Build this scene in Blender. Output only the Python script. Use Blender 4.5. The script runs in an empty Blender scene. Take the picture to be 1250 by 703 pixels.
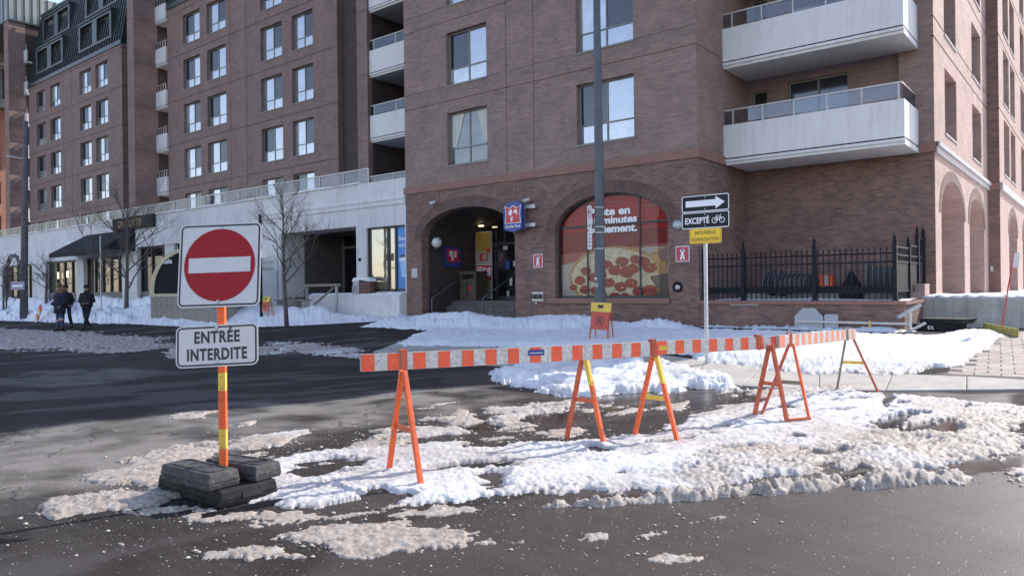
import bpy, bmesh, math, random
import numpy as np
from mathutils import Vector, Matrix
random.seed(7)
PI = math.pi
scn = bpy.context.scene
COL = scn.collection

# ------------------------------------------------------------------ camera
cam = bpy.data.cameras.new('camera'); cam.sensor_width = 36; cam.lens = 26.06; cam.clip_start = .05; cam.clip_end = 2000
camo = bpy.data.objects.new('camera', cam); COL.objects.link(camo)
YAW, ROLL = 0.68025, -0.012
camo.matrix_world = Matrix.Translation((0, 0, 1.5)) @ Matrix.Rotation(YAW, 4, 'Z') @ Matrix.Rotation(PI/2, 4, 'X') @ Matrix.Rotation(ROLL, 4, 'Z')
scn.camera = camo

# ------------------------------------------------------------------ world and sun
EL = math.radians(36); AZ = math.atan2(.296, .9535)
w = bpy.data.worlds.new('World'); scn.world = w; w.use_nodes = True
wn = w.node_tree.nodes; wl = w.node_tree.links
bg = wn['Background']; sky = wn.new('ShaderNodeTexSky'); sky.sky_type = 'NISHITA'; sky.sun_disc = False
sky.sun_elevation = EL; sky.sun_rotation = AZ; sky.air_density = 1.0; sky.dust_density = .6; sky.ozone_density = 1.0
tint = wn.new('ShaderNodeMix'); tint.data_type = 'RGBA'; tint.blend_type = 'MULTIPLY'; tint.inputs[0].default_value = 1; tint.inputs[7].default_value = (1.14, 1.0, .99, 1)
wl.new(sky.outputs[0], tint.inputs[6]); wl.new(tint.outputs[2], bg.inputs[0]); bg.inputs[1].default_value = 0.15
sun = bpy.data.lights.new('sun', 'SUN'); sun.energy = 2.6; sun.angle = math.radians(.5); sun.color = (1, .95, .88)
suno = bpy.data.objects.new('sun', sun); COL.objects.link(suno)
SV = Vector((math.sin(AZ)*math.cos(EL), math.cos(AZ)*math.cos(EL), math.sin(EL)))
suno.rotation_euler = SV.to_track_quat('Z', 'Y').to_euler(); suno.location = SV*60
scn.view_settings.view_transform = 'Standard'; scn.view_settings.look = 'None'
scn.view_settings.exposure = 1.32; scn.view_settings.gamma = 1
scn.cycles.max_bounces = 6

# ------------------------------------------------------------------ survey helpers: sight lines of the surveyed place
F, CX, CY = 905., 625., 351.5
AXW = (.7775, -.629); _n = math.hypot(*AXW); AXW = (AXW[0]/_n, AXW[1]/_n)
def _ray(px, py):
    u, v = px-CX, py-CY; c, s = math.cos(.012), math.sin(.012)
    a = (u*c-v*s)/F; return (a*AXW[0]+AXW[1], -a*AXW[1]+AXW[0], -(v*c+u*s)/F)
def onY(px, py, Y):
    r = _ray(px, py); t = Y/r[1]; return Vector((r[0]*t, Y, 1.5+r[2]*t))
def onX(px, py, X):
    r = _ray(px, py); t = X/r[0]; return Vector((X, r[1]*t, 1.5+r[2]*t))
def sstep(t): t = np.clip(t, 0, 1); return t*t*(3-2*t)
def g(x, y):                       # height of the bare ground
    return .42*sstep((y-10.3)/8.0)*(1-.25*sstep((-x-16)/10.))
def at(px, py):                    # where a sight line meets the bare ground
    r = _ray(px, py); z = 0.
    for _ in range(25):
        t = (z-1.5)/min(r[2], -1e-4); z = .5*z+.5*float(g(r[0]*t, r[1]*t))
    return Vector((r[0]*t, r[1]*t, z))

# ------------------------------------------------------------------ materials
def new_mat(name):
    m = bpy.data.materials.new(name); m.use_nodes = True
    nt = m.node_tree; return m, nt.nodes, nt.links, nt.nodes['Principled BSDF']
def coords(N, L, kind='Object'):
    tc = N.new('ShaderNodeTexCoord'); return tc.outputs[kind]
def noise(N, L, vec, scale, detail=4, rough=.6):
    n = N.new('ShaderNodeTexNoise'); n.inputs['Scale'].default_value = scale; n.inputs['Detail'].default_value = detail
    n.inputs['Roughness'].default_value = rough; L.new(vec, n.inputs['Vector']); return n.outputs['Fac']
def ramp(N, L, fac, stops):
    r = N.new('ShaderNodeValToRGB'); e = r.color_ramp.elements
    while len(e) < len(stops): e.new(.5)
    for k, (p, c) in enumerate(stops):
        e[k].position = p; e[k].color = (c if len(c) == 4 else (*c, 1)) if not isinstance(c, (int, float)) else (c, c, c, 1)
    L.new(fac, r.inputs[0]); return r.outputs[0]
def mix(N, L, fac, a, b, mode='MIX'):
    m = N.new('ShaderNodeMix'); m.data_type = 'RGBA'; m.blend_type = mode
    for sock, v in ((m.inputs[0], fac), (m.inputs[6], a), (m.inputs[7], b)):
        if hasattr(v, 'is_linked'): L.new(v, sock)
        elif isinstance(v, (int, float)): sock.default_value = v if sock.type == 'VALUE' else (v, v, v, 1)
        else: sock.default_value = (*v[:3], 1)
    return m.outputs[2]
def bump(N, L, P, h, strength=.3, dist=.01, prev=None):
    b = N.new('ShaderNodeBump'); b.inputs['Strength'].default_value = strength; b.inputs['Distance'].default_value = dist
    L.new(h, b.inputs['Height'])
    if prev: L.new(prev, b.inputs['Normal'])
    L.new(b.outputs[0], P.inputs['Normal']); return b.outputs[0]
def plain(name, col, rough=.6, metal=0, var=.15, scale=4., bmp=.15, bscale=60., dirt=None, spec=None, kind='Object', dlo=.52, streak=0):
    m, N, L, P = new_mat(name); v = coords(N, L, kind)
    n = noise(N, L, v, scale, 6)
    lo = tuple(c*(1-var) for c in col); hi = tuple(min(1, c*(1+var)) for c in col)
    c = ramp(N, L, n, [(.3, lo), (.7, hi)])
    if dirt:
        n2 = noise(N, L, v, scale*3.1, 8, .7); f = ramp(N, L, n2, [(dlo, 0), (dlo+.18, .8)]); c = mix(N, L, f, c, dirt)
    if streak:
        mp = N.new('ShaderNodeMapping'); mp.inputs['Scale'].default_value = (5, 5, .35); L.new(v, mp.inputs[0])
        c = mix(N, L, 1., c, ramp(N, L, noise(N, L, mp.outputs[0], 1.6, 5, .65), [(.36, 1-streak), (.56, 1.02)]), 'MULTIPLY')
    L.new(c, P.inputs['Base Color']); P.inputs['Roughness'].default_value = rough; P.inputs['Metallic'].default_value = metal
    if spec is not None: P.inputs['Specular IOR Level'].default_value = spec
    if bmp: bump(N, L, P, noise(N, L, v, bscale, 3), bmp, .004)
    return m
def brick_mat(name, c1, c2, mortar, uv=False, bw=.215, rh=.073, ms=.012, stain=.25, rot=False):
    m, N, L, P = new_mat(name)
    if uv: vec = N.new('ShaderNodeUVMap').outputs[0]
    else:
        geo = N.new('ShaderNodeNewGeometry'); s = N.new('ShaderNodeSeparateXYZ'); L.new(geo.outputs['Position'], s.inputs[0])
        ad = N.new('ShaderNodeMath'); L.new(s.outputs[0], ad.inputs[0]); L.new(s.outputs[1], ad.inputs[1])
        cb = N.new('ShaderNodeCombineXYZ')
        if rot: L.new(ad.outputs[0], cb.inputs[1]); L.new(s.outputs[2], cb.inputs[0])
        else: L.new(ad.outputs[0], cb.inputs[0]); L.new(s.outputs[2], cb.inputs[1])
        vec = cb.outputs[0]
    b = N.new('ShaderNodeTexBrick'); b.inputs['Scale'].default_value = 1; b.inputs['Brick Width'].default_value = bw
    b.inputs['Row Height'].default_value = rh; b.inputs['Mortar Size'].default_value = ms; b.inputs['Mortar Smooth'].default_value = .3
    b.inputs['Color1'].default_value = (*c1, 1); b.inputs['Color2'].default_value = (*c2, 1); b.inputs['Mortar'].default_value = (*mortar, 1)
    b.inputs['Bias'].default_value = -.1
    L.new(vec, b.inputs['Vector'])
    n = noise(N, L, vec, 1.1, 6, .65); f = ramp(N, L, n, [(.3, 1-stain), (.7, 1+stain*.3)])
    # streaky courses: whole runs of bricks lighter or darker
    mp = N.new('ShaderNodeMapping'); mp.inputs['Scale'].default_value = (.9, 7, 1) if not rot else (7, .9, 1); L.new(vec, mp.inputs[0])
    n3 = noise(N, L, mp.outputs[0], 1.6, 5, .7); f3 = ramp(N, L, n3, [(.35, .91), (.65, 1.07)])
    c = mix(N, L, 1., b.outputs['Color'], f, 'MULTIPLY'); c = mix(N, L, 1., c, f3, 'MULTIPLY')
    L.new(c, P.inputs['Base Color']); P.inputs['Roughness'].default_value = .85
    inv = N.new('ShaderNodeMath'); inv.operation = 'SUBTRACT'; inv.inputs[0].default_value = 1; L.new(b.outputs['Fac'], inv.inputs[1])
    bp = bump(N, L, P, inv.outputs[0], .7, .008); bump(N, L, P, noise(N, L, vec, 90, 3), .25, .004, bp)
    return m
def glass_mat(name, inner, refl, rough=.03, tint=(.97, .96, .97)):
    m, N, L, P = new_mat(name); N.remove(P); out = N['Material Output']
    d = N.new('ShaderNodeBsdfDiffuse'); v = coords(N, L); n = noise(N, L, v, 2.3, 4)
    c = ramp(N, L, n, [(.3, tuple(x*.6 for x in inner)), (.7, tuple(min(1, x*1.3) for x in inner))]); L.new(c, d.inputs[0])
    gl = N.new('ShaderNodeBsdfGlossy'); gl.inputs['Roughness'].default_value = rough; gl.inputs[0].default_value = (*tint, 1)
    bp = N.new('ShaderNodeBump'); bp.inputs['Strength'].default_value = .08; bp.inputs['Distance'].default_value = .02
    L.new(noise(N, L, v, 1.7, 2), bp.inputs['Height']); L.new(bp.outputs[0], gl.inputs['Normal'])
    lw = N.new('ShaderNodeLayerWeight'); lw.inputs[0].default_value = .35
    mp = N.new('ShaderNodeMapRange'); mp.inputs[3].default_value = refl; mp.inputs[4].default_value = min(1, refl*1.8+.25); L.new(lw.outputs['Fresnel'], mp.inputs[0])
    mx = N.new('ShaderNodeMixShader'); L.new(mp.outputs[0], mx.inputs[0]); L.new(d.outputs[0], mx.inputs[1]); L.new(gl.outputs[0], mx.inputs[2])
    L.new(mx.outputs[0], out.inputs[0]); return m
def emis(name, col, s):
    m, N, L, P = new_mat(name); P.inputs['Base Color'].default_value = (*col, 1)
    P.inputs['Emission Color'].default_value = (*col, 1); P.inputs['Emission Strength'].default_value = s; return m

M = {}
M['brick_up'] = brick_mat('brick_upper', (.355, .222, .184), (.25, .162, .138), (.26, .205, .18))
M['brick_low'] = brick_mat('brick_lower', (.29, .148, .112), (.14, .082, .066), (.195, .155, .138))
M['brick_lit'] = brick_mat('brick_sunlit', (.50, .31, .26), (.40, .25, .21), (.46, .38, .35))  # lighter copy of the brick: sunlight on the side walls is painted in
M['brick_tower'] = brick_mat('brick_tower', (.305, .187, .155), (.215, .136, .115), (.22, .172, .152))
M['brick_dark'] = brick_mat('brick_recess_shade', (.10, .062, .055), (.07, .045, .042), (.05, .042, .04))  # dark copy of the brick: the shade of recesses is put into its colour
M['brick_orange'] = brick_mat('brick_orange', (.42, .16, .09), (.33, .12, .07), (.3, .24, .2))
M['brick_sold'] = brick_mat('brick_soldier', (.32, .21, .172), (.25, .165, .14), (.21, .175, .155), rot=True)
M['brick_ring'] = brick_mat('brick_ring', (.21, .115, .09), (.13, .075, .062), (.09, .07, .065), uv=True)
M['band'] = plain('stone_band', (.26, .135, .105), .8, var=.12)
M['cornice'] = plain('cornice_stone', (.42, .40, .40), .7)
M['joint'] = plain('joint_sealant', (.10, .05, .045), .9, var=.05)
M['concrete_white'] = plain('painted_concrete', (.68, .66, .64), .8, var=.05, scale=1.3, streak=.08, dirt=(.62, .60, .58), bmp=.3, bscale=30)
M['podium'] = plain('podium_concrete', (.64, .625, .61), .85, var=.08, scale=.7, streak=.10, dirt=(.52, .505, .49), bmp=.3, bscale=25)
M['concrete'] = plain('raw_concrete', (.42, .40, .36), .85, streak=.2, var=.15, scale=1.8, dirt=(.3, .285, .26), bmp=.4, bscale=25)
M['step'] = plain('step_stone', (.10, .09, .085), .8, var=.4, scale=5, dirt=(.22, .21, .2))
M['frame'] = plain('window_frame', (.20, .195, .18), .5, var=.08)
M['frame_dark'] = plain('dark_frame', (.03, .03, .032), .45, var=.1)
M['frame_pale'] = plain('pale_frame', (.5, .48, .46), .5, var=.06)
M['g_sky'] = glass_mat('pane_reflecting', (.22, .23, .25), .30)
M['g_sky2'] = glass_mat('pane_bright', (.42, .42, .44), .27)
M['g_dark'] = glass_mat('pane_screened', (.022, .024, .03), .07, .08)
M['g_curt'] = glass_mat('pane_curtained', (.14, .145, .125), .10)
M['g_shop'] = glass_mat('shop_glass', (.05, .046, .038), .12)
M['g_black'] = glass_mat('dark_glass', (.012, .012, .015), .06)
M['curtain'] = plain('curtain_cloth', (.55, .54, .48), .9, var=.1)
M['metal'] = plain('galvanised', (.42, .43, .44), .45, .7, var=.2, scale=30)
M['rail'] = plain('rail_metal', (.45, .43, .40), .5, .3)
M['pole'] = plain('pole_paint', (.085, .092, .105), .5, .2, var=.2)
M['black'] = plain('black_paint', (.012, .012, .015), .75, var=.2, spec=.2)
M['iron'] = plain('fence_iron', (.014, .015, .02), .7, 0, var=.2, spec=.2)
M['rubber'] = plain('rubber', (.040, .038, .037), .8, var=.4, scale=7, dlo=.50, dirt=(.13, .125, .12), bmp=.5, bscale=50)
M['rubber2'] = plain('rubber_clean', (.014, .014, .015), .75, var=.3, scale=8, spec=.25, dirt=(.05, .05, .05), bmp=.4)
M['orange'] = plain('orange_paint', (.78, .12, .025), .5, var=.18, scale=9, dirt=(.5, .09, .03), bmp=.2)
M['orange_worn'] = plain('orange_worn', (.50, .10, .04), .6, var=.3, scale=12, dirt=(.2, .06, .04))
M['orange_faded'] = plain('faded_sheeting', (.72, .22, .13), .5, var=.15, scale=14)
M['orange_sheet'] = plain('orange_sheeting', (.88, .105, .038), .45, var=.16, scale=14, dlo=.47, dirt=(.50, .13, .07), bmp=.15)
M['white_sheet'] = plain('white_sheeting', (.60, .58, .54), .5, var=.12, scale=12, dlo=.45, dirt=(.30, .28, .25), bmp=.15)
M['yellow'] = plain('yellow_paint', (.72, .47, .06), .5, var=.15, dirt=(.5, .36, .1))
M['yellow_sign'] = plain('yellow_sign', (.80, .50, .012), .4, var=.03)
M['sign_white'] = plain('sign_white', (.60, .575, .555), .42, var=.05, scale=20, dirt=(.58, .56, .54))
M['sign_red'] = plain('sign_red', (.33, .006, .013), .5, var=.1, scale=20, spec=.25, dlo=.56, dirt=(.44, .05, .06))
M['sign_black'] = plain('sign_black', (.016, .016, .02), .55, var=.1, spec=.25)
M['matt_black'] = plain('matt_black', (.010, .010, .013), .8, spec=.1, var=0, bmp=0)
M['ink'] = plain('ink', (.02, .02, .022), .5, var=0, bmp=0)
M['white'] = plain('white_print', (.78, .78, .80), .5, var=.02, bmp=0)
M['red'] = plain('red_print', (.50, .03, .04), .4, var=.05, bmp=0)
M['poster_red'] = plain('poster_red', (.31, .03, .027), .6, var=.06, scale=1, bmp=0, spec=.1)
M['poster_red2'] = plain('poster_red_low', (.17, .02, .022), .5, var=.06, scale=1, bmp=0, spec=.1)
M['poster_salmon'] = plain('poster_salmon', (.27, .085, .06), .5, var=.05, bmp=0, spec=.1)
M['poster_paper'] = plain('poster_paper', (.34, .29, .24), .5, var=.08, scale=3, bmp=0, spec=.1)
M['pz_crust'] = plain('pizza_crust', (.35, .20, .085), .5, var=.35, scale=9, bmp=0, spec=.1)
M['pz_cheese'] = plain('pizza_cheese', (.48, .41, .27), .5, var=.3, scale=7, dirt=(.25, .16, .08), bmp=0, spec=.1)
M['pz_pep'] = plain('pizza_pepperoni', (.22, .038, .03), .5, var=.3, scale=10, bmp=0, spec=.1)
M['skin_print'] = plain('hand_print', (.2, .1, .07), .5, var=.1, bmp=0)
M['blue'] = plain('sign_blue', (.02, .045, .22), .4, var=.05, bmp=0)
M['blue_poster'] = plain('poster_blue', (.05, .22, .55), .35, var=.15, scale=1.5, bmp=0)
M['cup'] = plain('cup_blue', (.30, .48, .72), .4, var=.2, bmp=0)
M['ad_yellow'] = plain('ad_yellow', (.40, .27, .05), .5, var=.05, bmp=0)
M['ad_cream'] = plain('ad_cream', (.36, .33, .29), .5, var=.1, bmp=0)
M['tile'] = plain('dark_ceiling', (.05, .045, .042), .8)
M['globe'] = plain('globe_glass', (.62, .6, .55), .25, var=.03, bmp=0)
M['bin'] = plain('bin_brown', (.085, .062, .045), .6)
M['wood'] = plain('weathered_wood', (.24, .215, .19), .85, var=.3, scale=9, bmp=.4)
M['metal_seam'] = plain('standing_seam_metal', (.058, .068, .070), .42, .5, var=.15, scale=1.2, bmp=.05)
M['metal_grey'] = plain('zinc_cladding', (.22, .235, .22), .5, .3, var=.15, scale=.8)
M['bark'] = plain('bark', (.11, .09, .08), .9, var=.3, scale=14, bmp=.7)
M['rail_glass'] = glass_mat('balustrade_glass', (.30, .30, .30), .25)
M['beige'] = plain('beige_shell', (.38, .33, .2), .5)
M['bench'] = plain('bench_wood', (.23, .19, .15), .8)
M['warm'] = emis('warm_lamp', (1, .8, .5), 1.6)
M['navy'] = plain('navy_cloth', (.012, .015, .03), .9, var=.3, bmp=.6, bscale=80)
M['blackcloth'] = plain('black_cloth', (.010, .010, .014), .9, var=.3, bmp=.6, bscale=80)
M['fur'] = plain('fur_trim', (.14, .085, .05), 1, var=.5, scale=40, bmp=1, bscale=120)
M['olive'] = plain('olive_knit', (.12, .11, .035), 1, var=.3, bmp=.8)
M['jeans'] = plain('jeans', (.045, .06, .11), .9, var=.3, bmp=.4)
M['pink'] = plain('pale_patch', (.45, .32, .30), .9)
M['skin'] = plain('skin', (.30, .17, .12), .55, var=.05)
M['shoe'] = plain('shoe', (.012, .012, .013), .6)
M['kerb'] = plain('kerb_concrete', (.34, .32, .29), .85, var=.2, scale=3, dirt=(.2, .19, .17))
M['slab'] = plain('sidewalk_concrete', (.36, .33, .285), .85, var=.16, scale=1.5, dirt=(.22, .20, .18), bmp=.4, bscale=40, kind='Object')
M['paver'] = plain('paver_brick', (.33, .255, .21), .85, var=.25, scale=3, dirt=(.5, .45, .41), bmp=.4)
M['paver2'] = plain('paver_brick_pale', (.36, .31, .265), .85, var=.2, scale=3, dirt=(.33, .26, .22), bmp=.4)
M['sand'] = plain('joint_sand', (.13, .11, .10), .95, var=.3)

# ------------------------------------------------------------------ mesh helpers
def link(o, parent=None):
    COL.objects.link(o)
    if parent is not None: o.parent = parent
    return o
def tag(o, label=None, cat=None, group=None, kind=None):
    if label: o['label'] = label
    if cat: o['category'] = cat
    if group: o['group'] = group
    if kind: o['kind'] = kind
    return o
def thing(name, label, cat, loc=(0, 0, 0), rz=0, group=None):
    o = bpy.data.objects.new(name, None); o.empty_display_size = .2
    o.location = loc; o.rotation_euler = (0, 0, rz); link(o); return tag(o, label, cat, group)
def wloc(p):
    v = Vector((0, 0, 0))
    while p is not None: v = v+Vector(p.location); p = p.parent
    return v
class MB:
    def __init__(s): s.v = []; s.f = []; s.mi = []; s.cur = 0
    def add(s, vs, fs):
        b = len(s.v); s.v += [tuple(p) for p in vs]; s.f += [tuple(b+i for i in f) for f in fs]; s.mi += [s.cur]*len(fs); return s
    def box(s, x0, x1, y0, y1, z0, z1):
        return s.add([(x0,y0,z0),(x1,y0,z0),(x1,y1,z0),(x0,y1,z0),(x0,y0,z1),(x1,y0,z1),(x1,y1,z1),(x0,y1,z1)],
                     [(0,3,2,1),(4,5,6,7),(0,1,5,4),(1,2,6,5),(2,3,7,6),(3,0,4,7)])
    def hexa(s, b, t):     # bottom quad, top quad
        return s.add(list(b)+list(t), [(0,3,2,1),(4,5,6,7),(0,1,5,4),(1,2,6,5),(2,3,7,6),(3,0,4,7)])
    def bar(s, p, q, w, h=None, up=(0, 0, 1)):
        h = h or w; p = Vector(p); q = Vector(q); d = (q-p).normalized(); u = Vector(up)
        if abs(d.dot(u)) > .95: u = Vector((0, 1, 0))
        a = d.cross(u).normalized()*w/2; b = a.cross(d).normalized()*h/2
        return s.hexa([p-a-b, p+a-b, p+a+b, p-a+b], [q-a-b, q+a-b, q+a+b, q-a+b])
    def tube(s, pts, r, n=8, caps=True):
        pts = [Vector(p) for p in pts]; rs = r if isinstance(r, (list, tuple)) else [r]*len(pts); base = len(s.v); prev = None
        for i, p in enumerate(pts):
            d = (pts[min(i+1, len(pts)-1)]-pts[max(i-1, 0)]).normalized()
            if prev is None:
                u = Vector((0, 0, 1)) if abs(d.z) < .9 else Vector((1, 0, 0)); a = d.cross(u).normalized()
            else: a = (prev-d*prev.dot(d)).normalized()
            prev = a; b = d.cross(a)
            for k in range(n):
                t = 2*PI*k/n; s.v.append(tuple(p+(a*math.cos(t)+b*math.sin(t))*rs[i]))
        for i in range(len(pts)-1):
            for k in range(n):
                s.f.append((base+i*n+k, base+i*n+(k+1)%n, base+(i+1)*n+(k+1)%n, base+(i+1)*n+k)); s.mi.append(s.cur)
        if caps:
            s.f.append(tuple(base+k for k in range(n))[::-1]); s.mi.append(s.cur)
            e = base+(len(pts)-1)*n; s.f.append(tuple(e+k for k in range(n))); s.mi.append(s.cur)
        return s
    def lathe(s, prof, c=(0, 0, 0), n=16, axis='Z'):
        base = len(s.v)
        for r, z in prof:
            for k in range(n):
                t = 2*PI*k/n; p = (r*math.cos(t), r*math.sin(t), z)
                if axis == 'X': p = (p[2], p[0], p[1])
                if axis == 'Y': p = (p[0], p[2], p[1])
                s.v.append((c[0]+p[0], c[1]+p[1], c[2]+p[2]))
        for i in range(len(prof)-1):
            for k in range(n):
                s.f.append((base+i*n+k, base+i*n+(k+1)%n, base+(i+1)*n+(k+1)%n, base+(i+1)*n+k)); s.mi.append(s.cur)
        return s
    def prism(s, pts, y0, y1):      # outline in XZ, extruded along Y
        n = len(pts); vs = [(x, y0, z) for x, z in pts]+[(x, y1, z) for x, z in pts]
        return s.add(vs, [tuple(range(n))[::-1], tuple(range(n, 2*n))]+[(i, (i+1) % n, (i+1) % n+n, i+n) for i in range(n)])
    def mesh(s, name, mat, off=(0, 0, 0), smooth=False):
        me = bpy.data.meshes.new(name)
        me.from_pydata([(a-off[0], b-off[1], c-off[2]) for a, b, c in s.v], [], s.f)
        for m in (mat if isinstance(mat, (list, tuple)) else [mat]): me.materials.append(M[m] if isinstance(m, str) else m)
        if max(s.mi, default=0) > 0: me.polygons.foreach_set('material_index', s.mi)
        if smooth: me.polygons.foreach_set('use_smooth', [True]*len(me.polygons))
        me.update(); return me
    def build(s, name, mat, parent=None, smooth=False, local=False, bevel=0):
        off = (0, 0, 0) if (local or parent is None) else wloc(parent)
        me = s.mesh(name, mat, off, smooth)
        if bevel:
            bm = bmesh.new(); bm.from_mesh(me); bmesh.ops.remove_doubles(bm, verts=bm.verts, dist=1e-5)
            bmesh.ops.bevel(bm, geom=[e for e in bm.edges if len(e.link_faces) == 2 and e.calc_face_angle(0) > .6], offset=bevel, segments=2, profile=.6, affect='EDGES')
            bm.to_mesh(me); bm.free()
        return link(bpy.data.objects.new(name, me), parent)
def put(name, me, parent=None, loc=(0, 0, 0), rz=0, sc=None):
    o = bpy.data.objects.new(name, me); o.location = loc; o.rotation_euler = (0, 0, rz)
    if sc: o.scale = sc
    return link(o, parent)
def copy_tree(o, parent=None):
    c = o.copy(); COL.objects.link(c); c.parent = parent
    for ch in list(o.children): copy_tree(ch, c)
    return c
def rrect(w, h, r, n=4, cx=0, cz=0):
    pts = []
    for (sx, sz, a0) in ((1, 1, 0), (-1, 1, PI/2), (-1, -1, PI), (1, -1, 3*PI/2)):
        for k in range(n+1):
            a = a0+PI/2*k/n; pts.append((cx+sx*(w/2-r)+r*math.cos(a), cz+sz*(h/2-r)+r*math.sin(a)))
    return pts
def circ(r, n=32, cx=0, cz=0, rz=None): return [(cx+r*math.cos(2*PI*k/n), cz+(rz or r)*math.sin(2*PI*k/n)) for k in range(n)]
def ring_mb(mb, outer, inner, y0, y1):
    n = len(outer); vs = [(x, y0, z) for x, z in outer]+[(x, y0, z) for x, z in inner]+[(x, y1, z) for x, z in outer]+[(x, y1, z) for x, z in inner]
    fs = []
    for i in range(n):
        j = (i+1) % n; fs += [(i, j, n+j, n+i), (2*n+i, 3*n+i, 3*n+j, 2*n+j), (i, 2*n+i, 2*n+j, j), (n+i, n+j, 3*n+j, 3*n+i)]
    return mb.add(vs, fs)
def text_mesh(body, size, w=None, bold=.0, depth=.0008, align='CENTER', space=1.0, lean=0.):
    """lettering in the XZ plane facing -Y, baseline centred at the origin"""
    cu = bpy.data.curves.new('t', 'FONT'); cu.body = body; cu.size = size; cu.align_x = align; cu.extrude = depth; cu.offset = bold; cu.space_character = space
    cu.resolution_u = 3
    ob = bpy.data.objects.new('t', cu); COL.objects.link(ob)
    dg = bpy.context.evaluated_depsgraph_get(); me = bpy.data.meshes.new_from_object(ob.evaluated_get(dg))
    vs = [v.co.copy() for v in me.vertices]; fs = [tuple(p.vertices) for p in me.polygons]
    bpy.data.objects.remove(ob); bpy.data.curves.remove(cu); bpy.data.meshes.remove(me)
    k = 1
    if w: xs = [v.x for v in vs]; k = w/(max(xs)-min(xs))
    mb = MB(); mb.add([(v.x*k+v.y*lean, v.z, v.y) for v in vs], fs); return mb
def shift(mb, dx=0, dy=0, dz=0): mb.v = [(a+dx, b+dy, c+dz) for a, b, c in mb.v]; return mb
def merge(a, b): a.add(b.v, b.f); return a

# ------------------------------------------------------------------ noise for the terrain
_rng = np.random.RandomState(3); _T = _rng.rand(256, 256)
def vn(x, y):
    xi = np.floor(x).astype(int); yi = np.floor(y).astype(int); fx = x-xi; fy = y-yi
    fx = fx*fx*fx*(fx*(fx*6-15)+10); fy = fy*fy*fy*(fy*(fy*6-15)+10)
    a = _T[xi & 255, yi & 255]; b = _T[(xi+1) & 255, yi & 255]; c = _T[xi & 255, (yi+1) & 255]; d = _T[(xi+1) & 255, (yi+1) & 255]
    return (a*(1-fx)+b*fx)*(1-fy)+(c*(1-fx)+d*fx)*fy
def fbm(x, y, o=4, r=.5):
    s = 0; a = 1; t = 0
    for k in range(o):
        s = s+a*vn(x*2**k*(.8+.2*1)+17.3*k, y*2**k+9.1*k); t += a; a *= r
    return s/t
def sdist(px, py, poly):            # signed distance, positive inside
    d = np.full(px.shape, 1e9); ins = np.zeros(px.shape, bool); n = len(poly)
    for i in range(n):
        ax, ay = poly[i]; bx, by = poly[(i+1) % n]; ex, ey = bx-ax, by-ay; L2 = ex*ex+ey*ey+1e-12
        t = np.clip(((px-ax)*ex+(py-ay)*ey)/L2, 0, 1); d = np.minimum(d, (px-ax-t*ex)**2+(py-ay-t*ey)**2)
        c = (ay > py) != (by > py)
        with np.errstate(divide='ignore', invalid='ignore'): xx = ax+(py-ay)*ex/(ey if ey else 1e-9)
        ins ^= c & (px < xx)
    d = np.sqrt(d); return np.where(ins, d, -d)
def W(pts): return [tuple(at(*p)[:2]) for p in pts]
# ------------------------------------------------------------------ ground, snow, slush
def attr(me, name, vals):
    a = me.color_attributes.new(name, 'FLOAT_COLOR', 'POINT'); a.data.foreach_set('color', np.ascontiguousarray(vals, dtype=np.float32).ravel())
def grid_faces(nr, nc, keep=None):
    i = np.arange((nr-1)*(nc-1)); r = i//(nc-1); c = i % (nc-1); a = r*nc+c
    f = np.stack([a, a+1, a+1+nc, a+nc], 1); return f if keep is None else f[keep]
def fast_mesh(name, V, Fq, smooth=True):
    me = bpy.data.meshes.new(name); me.vertices.add(len(V)); me.vertices.foreach_set('co', V.astype(np.float32).ravel())
    me.loops.add(Fq.size); me.loops.foreach_set('vertex_index', Fq.astype(np.int32).ravel())
    me.polygons.add(len(Fq)); me.polygons.foreach_set('loop_start', np.arange(0, Fq.size, Fq.shape[1], dtype=np.int32))
    me.polygons.foreach_set('loop_total', np.full(len(Fq), Fq.shape[1], np.int32))
    if smooth: me.polygons.foreach_set('use_smooth', np.ones(len(Fq), bool))
    me.update(calc_edges=True); me.validate(); return me
WET = [(W([(500,522),(590,500),(680,490),(760,480),(880,476),(930,468),(1000,466),(1060,472),(1090,478),(1050,486),(900,492),(840,502),(740,516),(650,532),(560,548),(480,548)]), 1., .25),
       (W([(700,606),(900,594),(1000,583),(1130,569),(1250,556),(1250,572),(1180,579),(1000,590),(880,602),(740,612)]), 1., .08),
       (W([(1070,530),(1060,512),(1100,500),(1180,505),(1180,530),(1120,536)]), 1., .15),
       (W([(1060,478),(1250,478),(1250,500),(1150,496)]), .75, .2),
       (W([(330,720),(420,640),(700,620),(1000,600),(1250,560),(1330,640),(1330,820)]), .62, .2),
       (W([(540,455),(700,452),(900,468),(900,480),(700,490),(560,480)]), .5, .3)]
SALT_SUN = [(W([(10,470),(60,452),(120,448),(200,455),(110,472),(40,474)]), .6, .5),
        (W([(-60,525),(0,520),(160,505),(300,495),(450,480),(600,468),(640,480),(560,512),(420,535),(300,560),(120,590),(-60,600)]), .9, .6),  # salt bleaching cut at the shadow line, so sunlit brightness is painted in too
        (W([(1060,480),(1250,479),(1250,496),(1100,492)]), .5, .3),  # pale patch painting the bright glare on the wet road
        (W([(-20,425),(330,415),(600,440),(540,455),(330,440),(60,450)]), .12, .8)]  # salt kept faint here, so the colour also carries the street's shade
xs = np.unique(np.round(np.concatenate([[-300,-200,-140,-110], np.arange(-90,-30,1.5), np.arange(-30,-12,.3), np.arange(-12,1.0,.085), np.arange(1,8,.5), [12,20,40,100,300]]), 3))
ys = np.unique(np.round(np.concatenate([[-300,-100,-30,-10,-4], np.arange(-2,1,.3), np.arange(1,14,.085), np.arange(14,19,.25), [20,22,26,34,60,120,300]]), 3))
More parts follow.
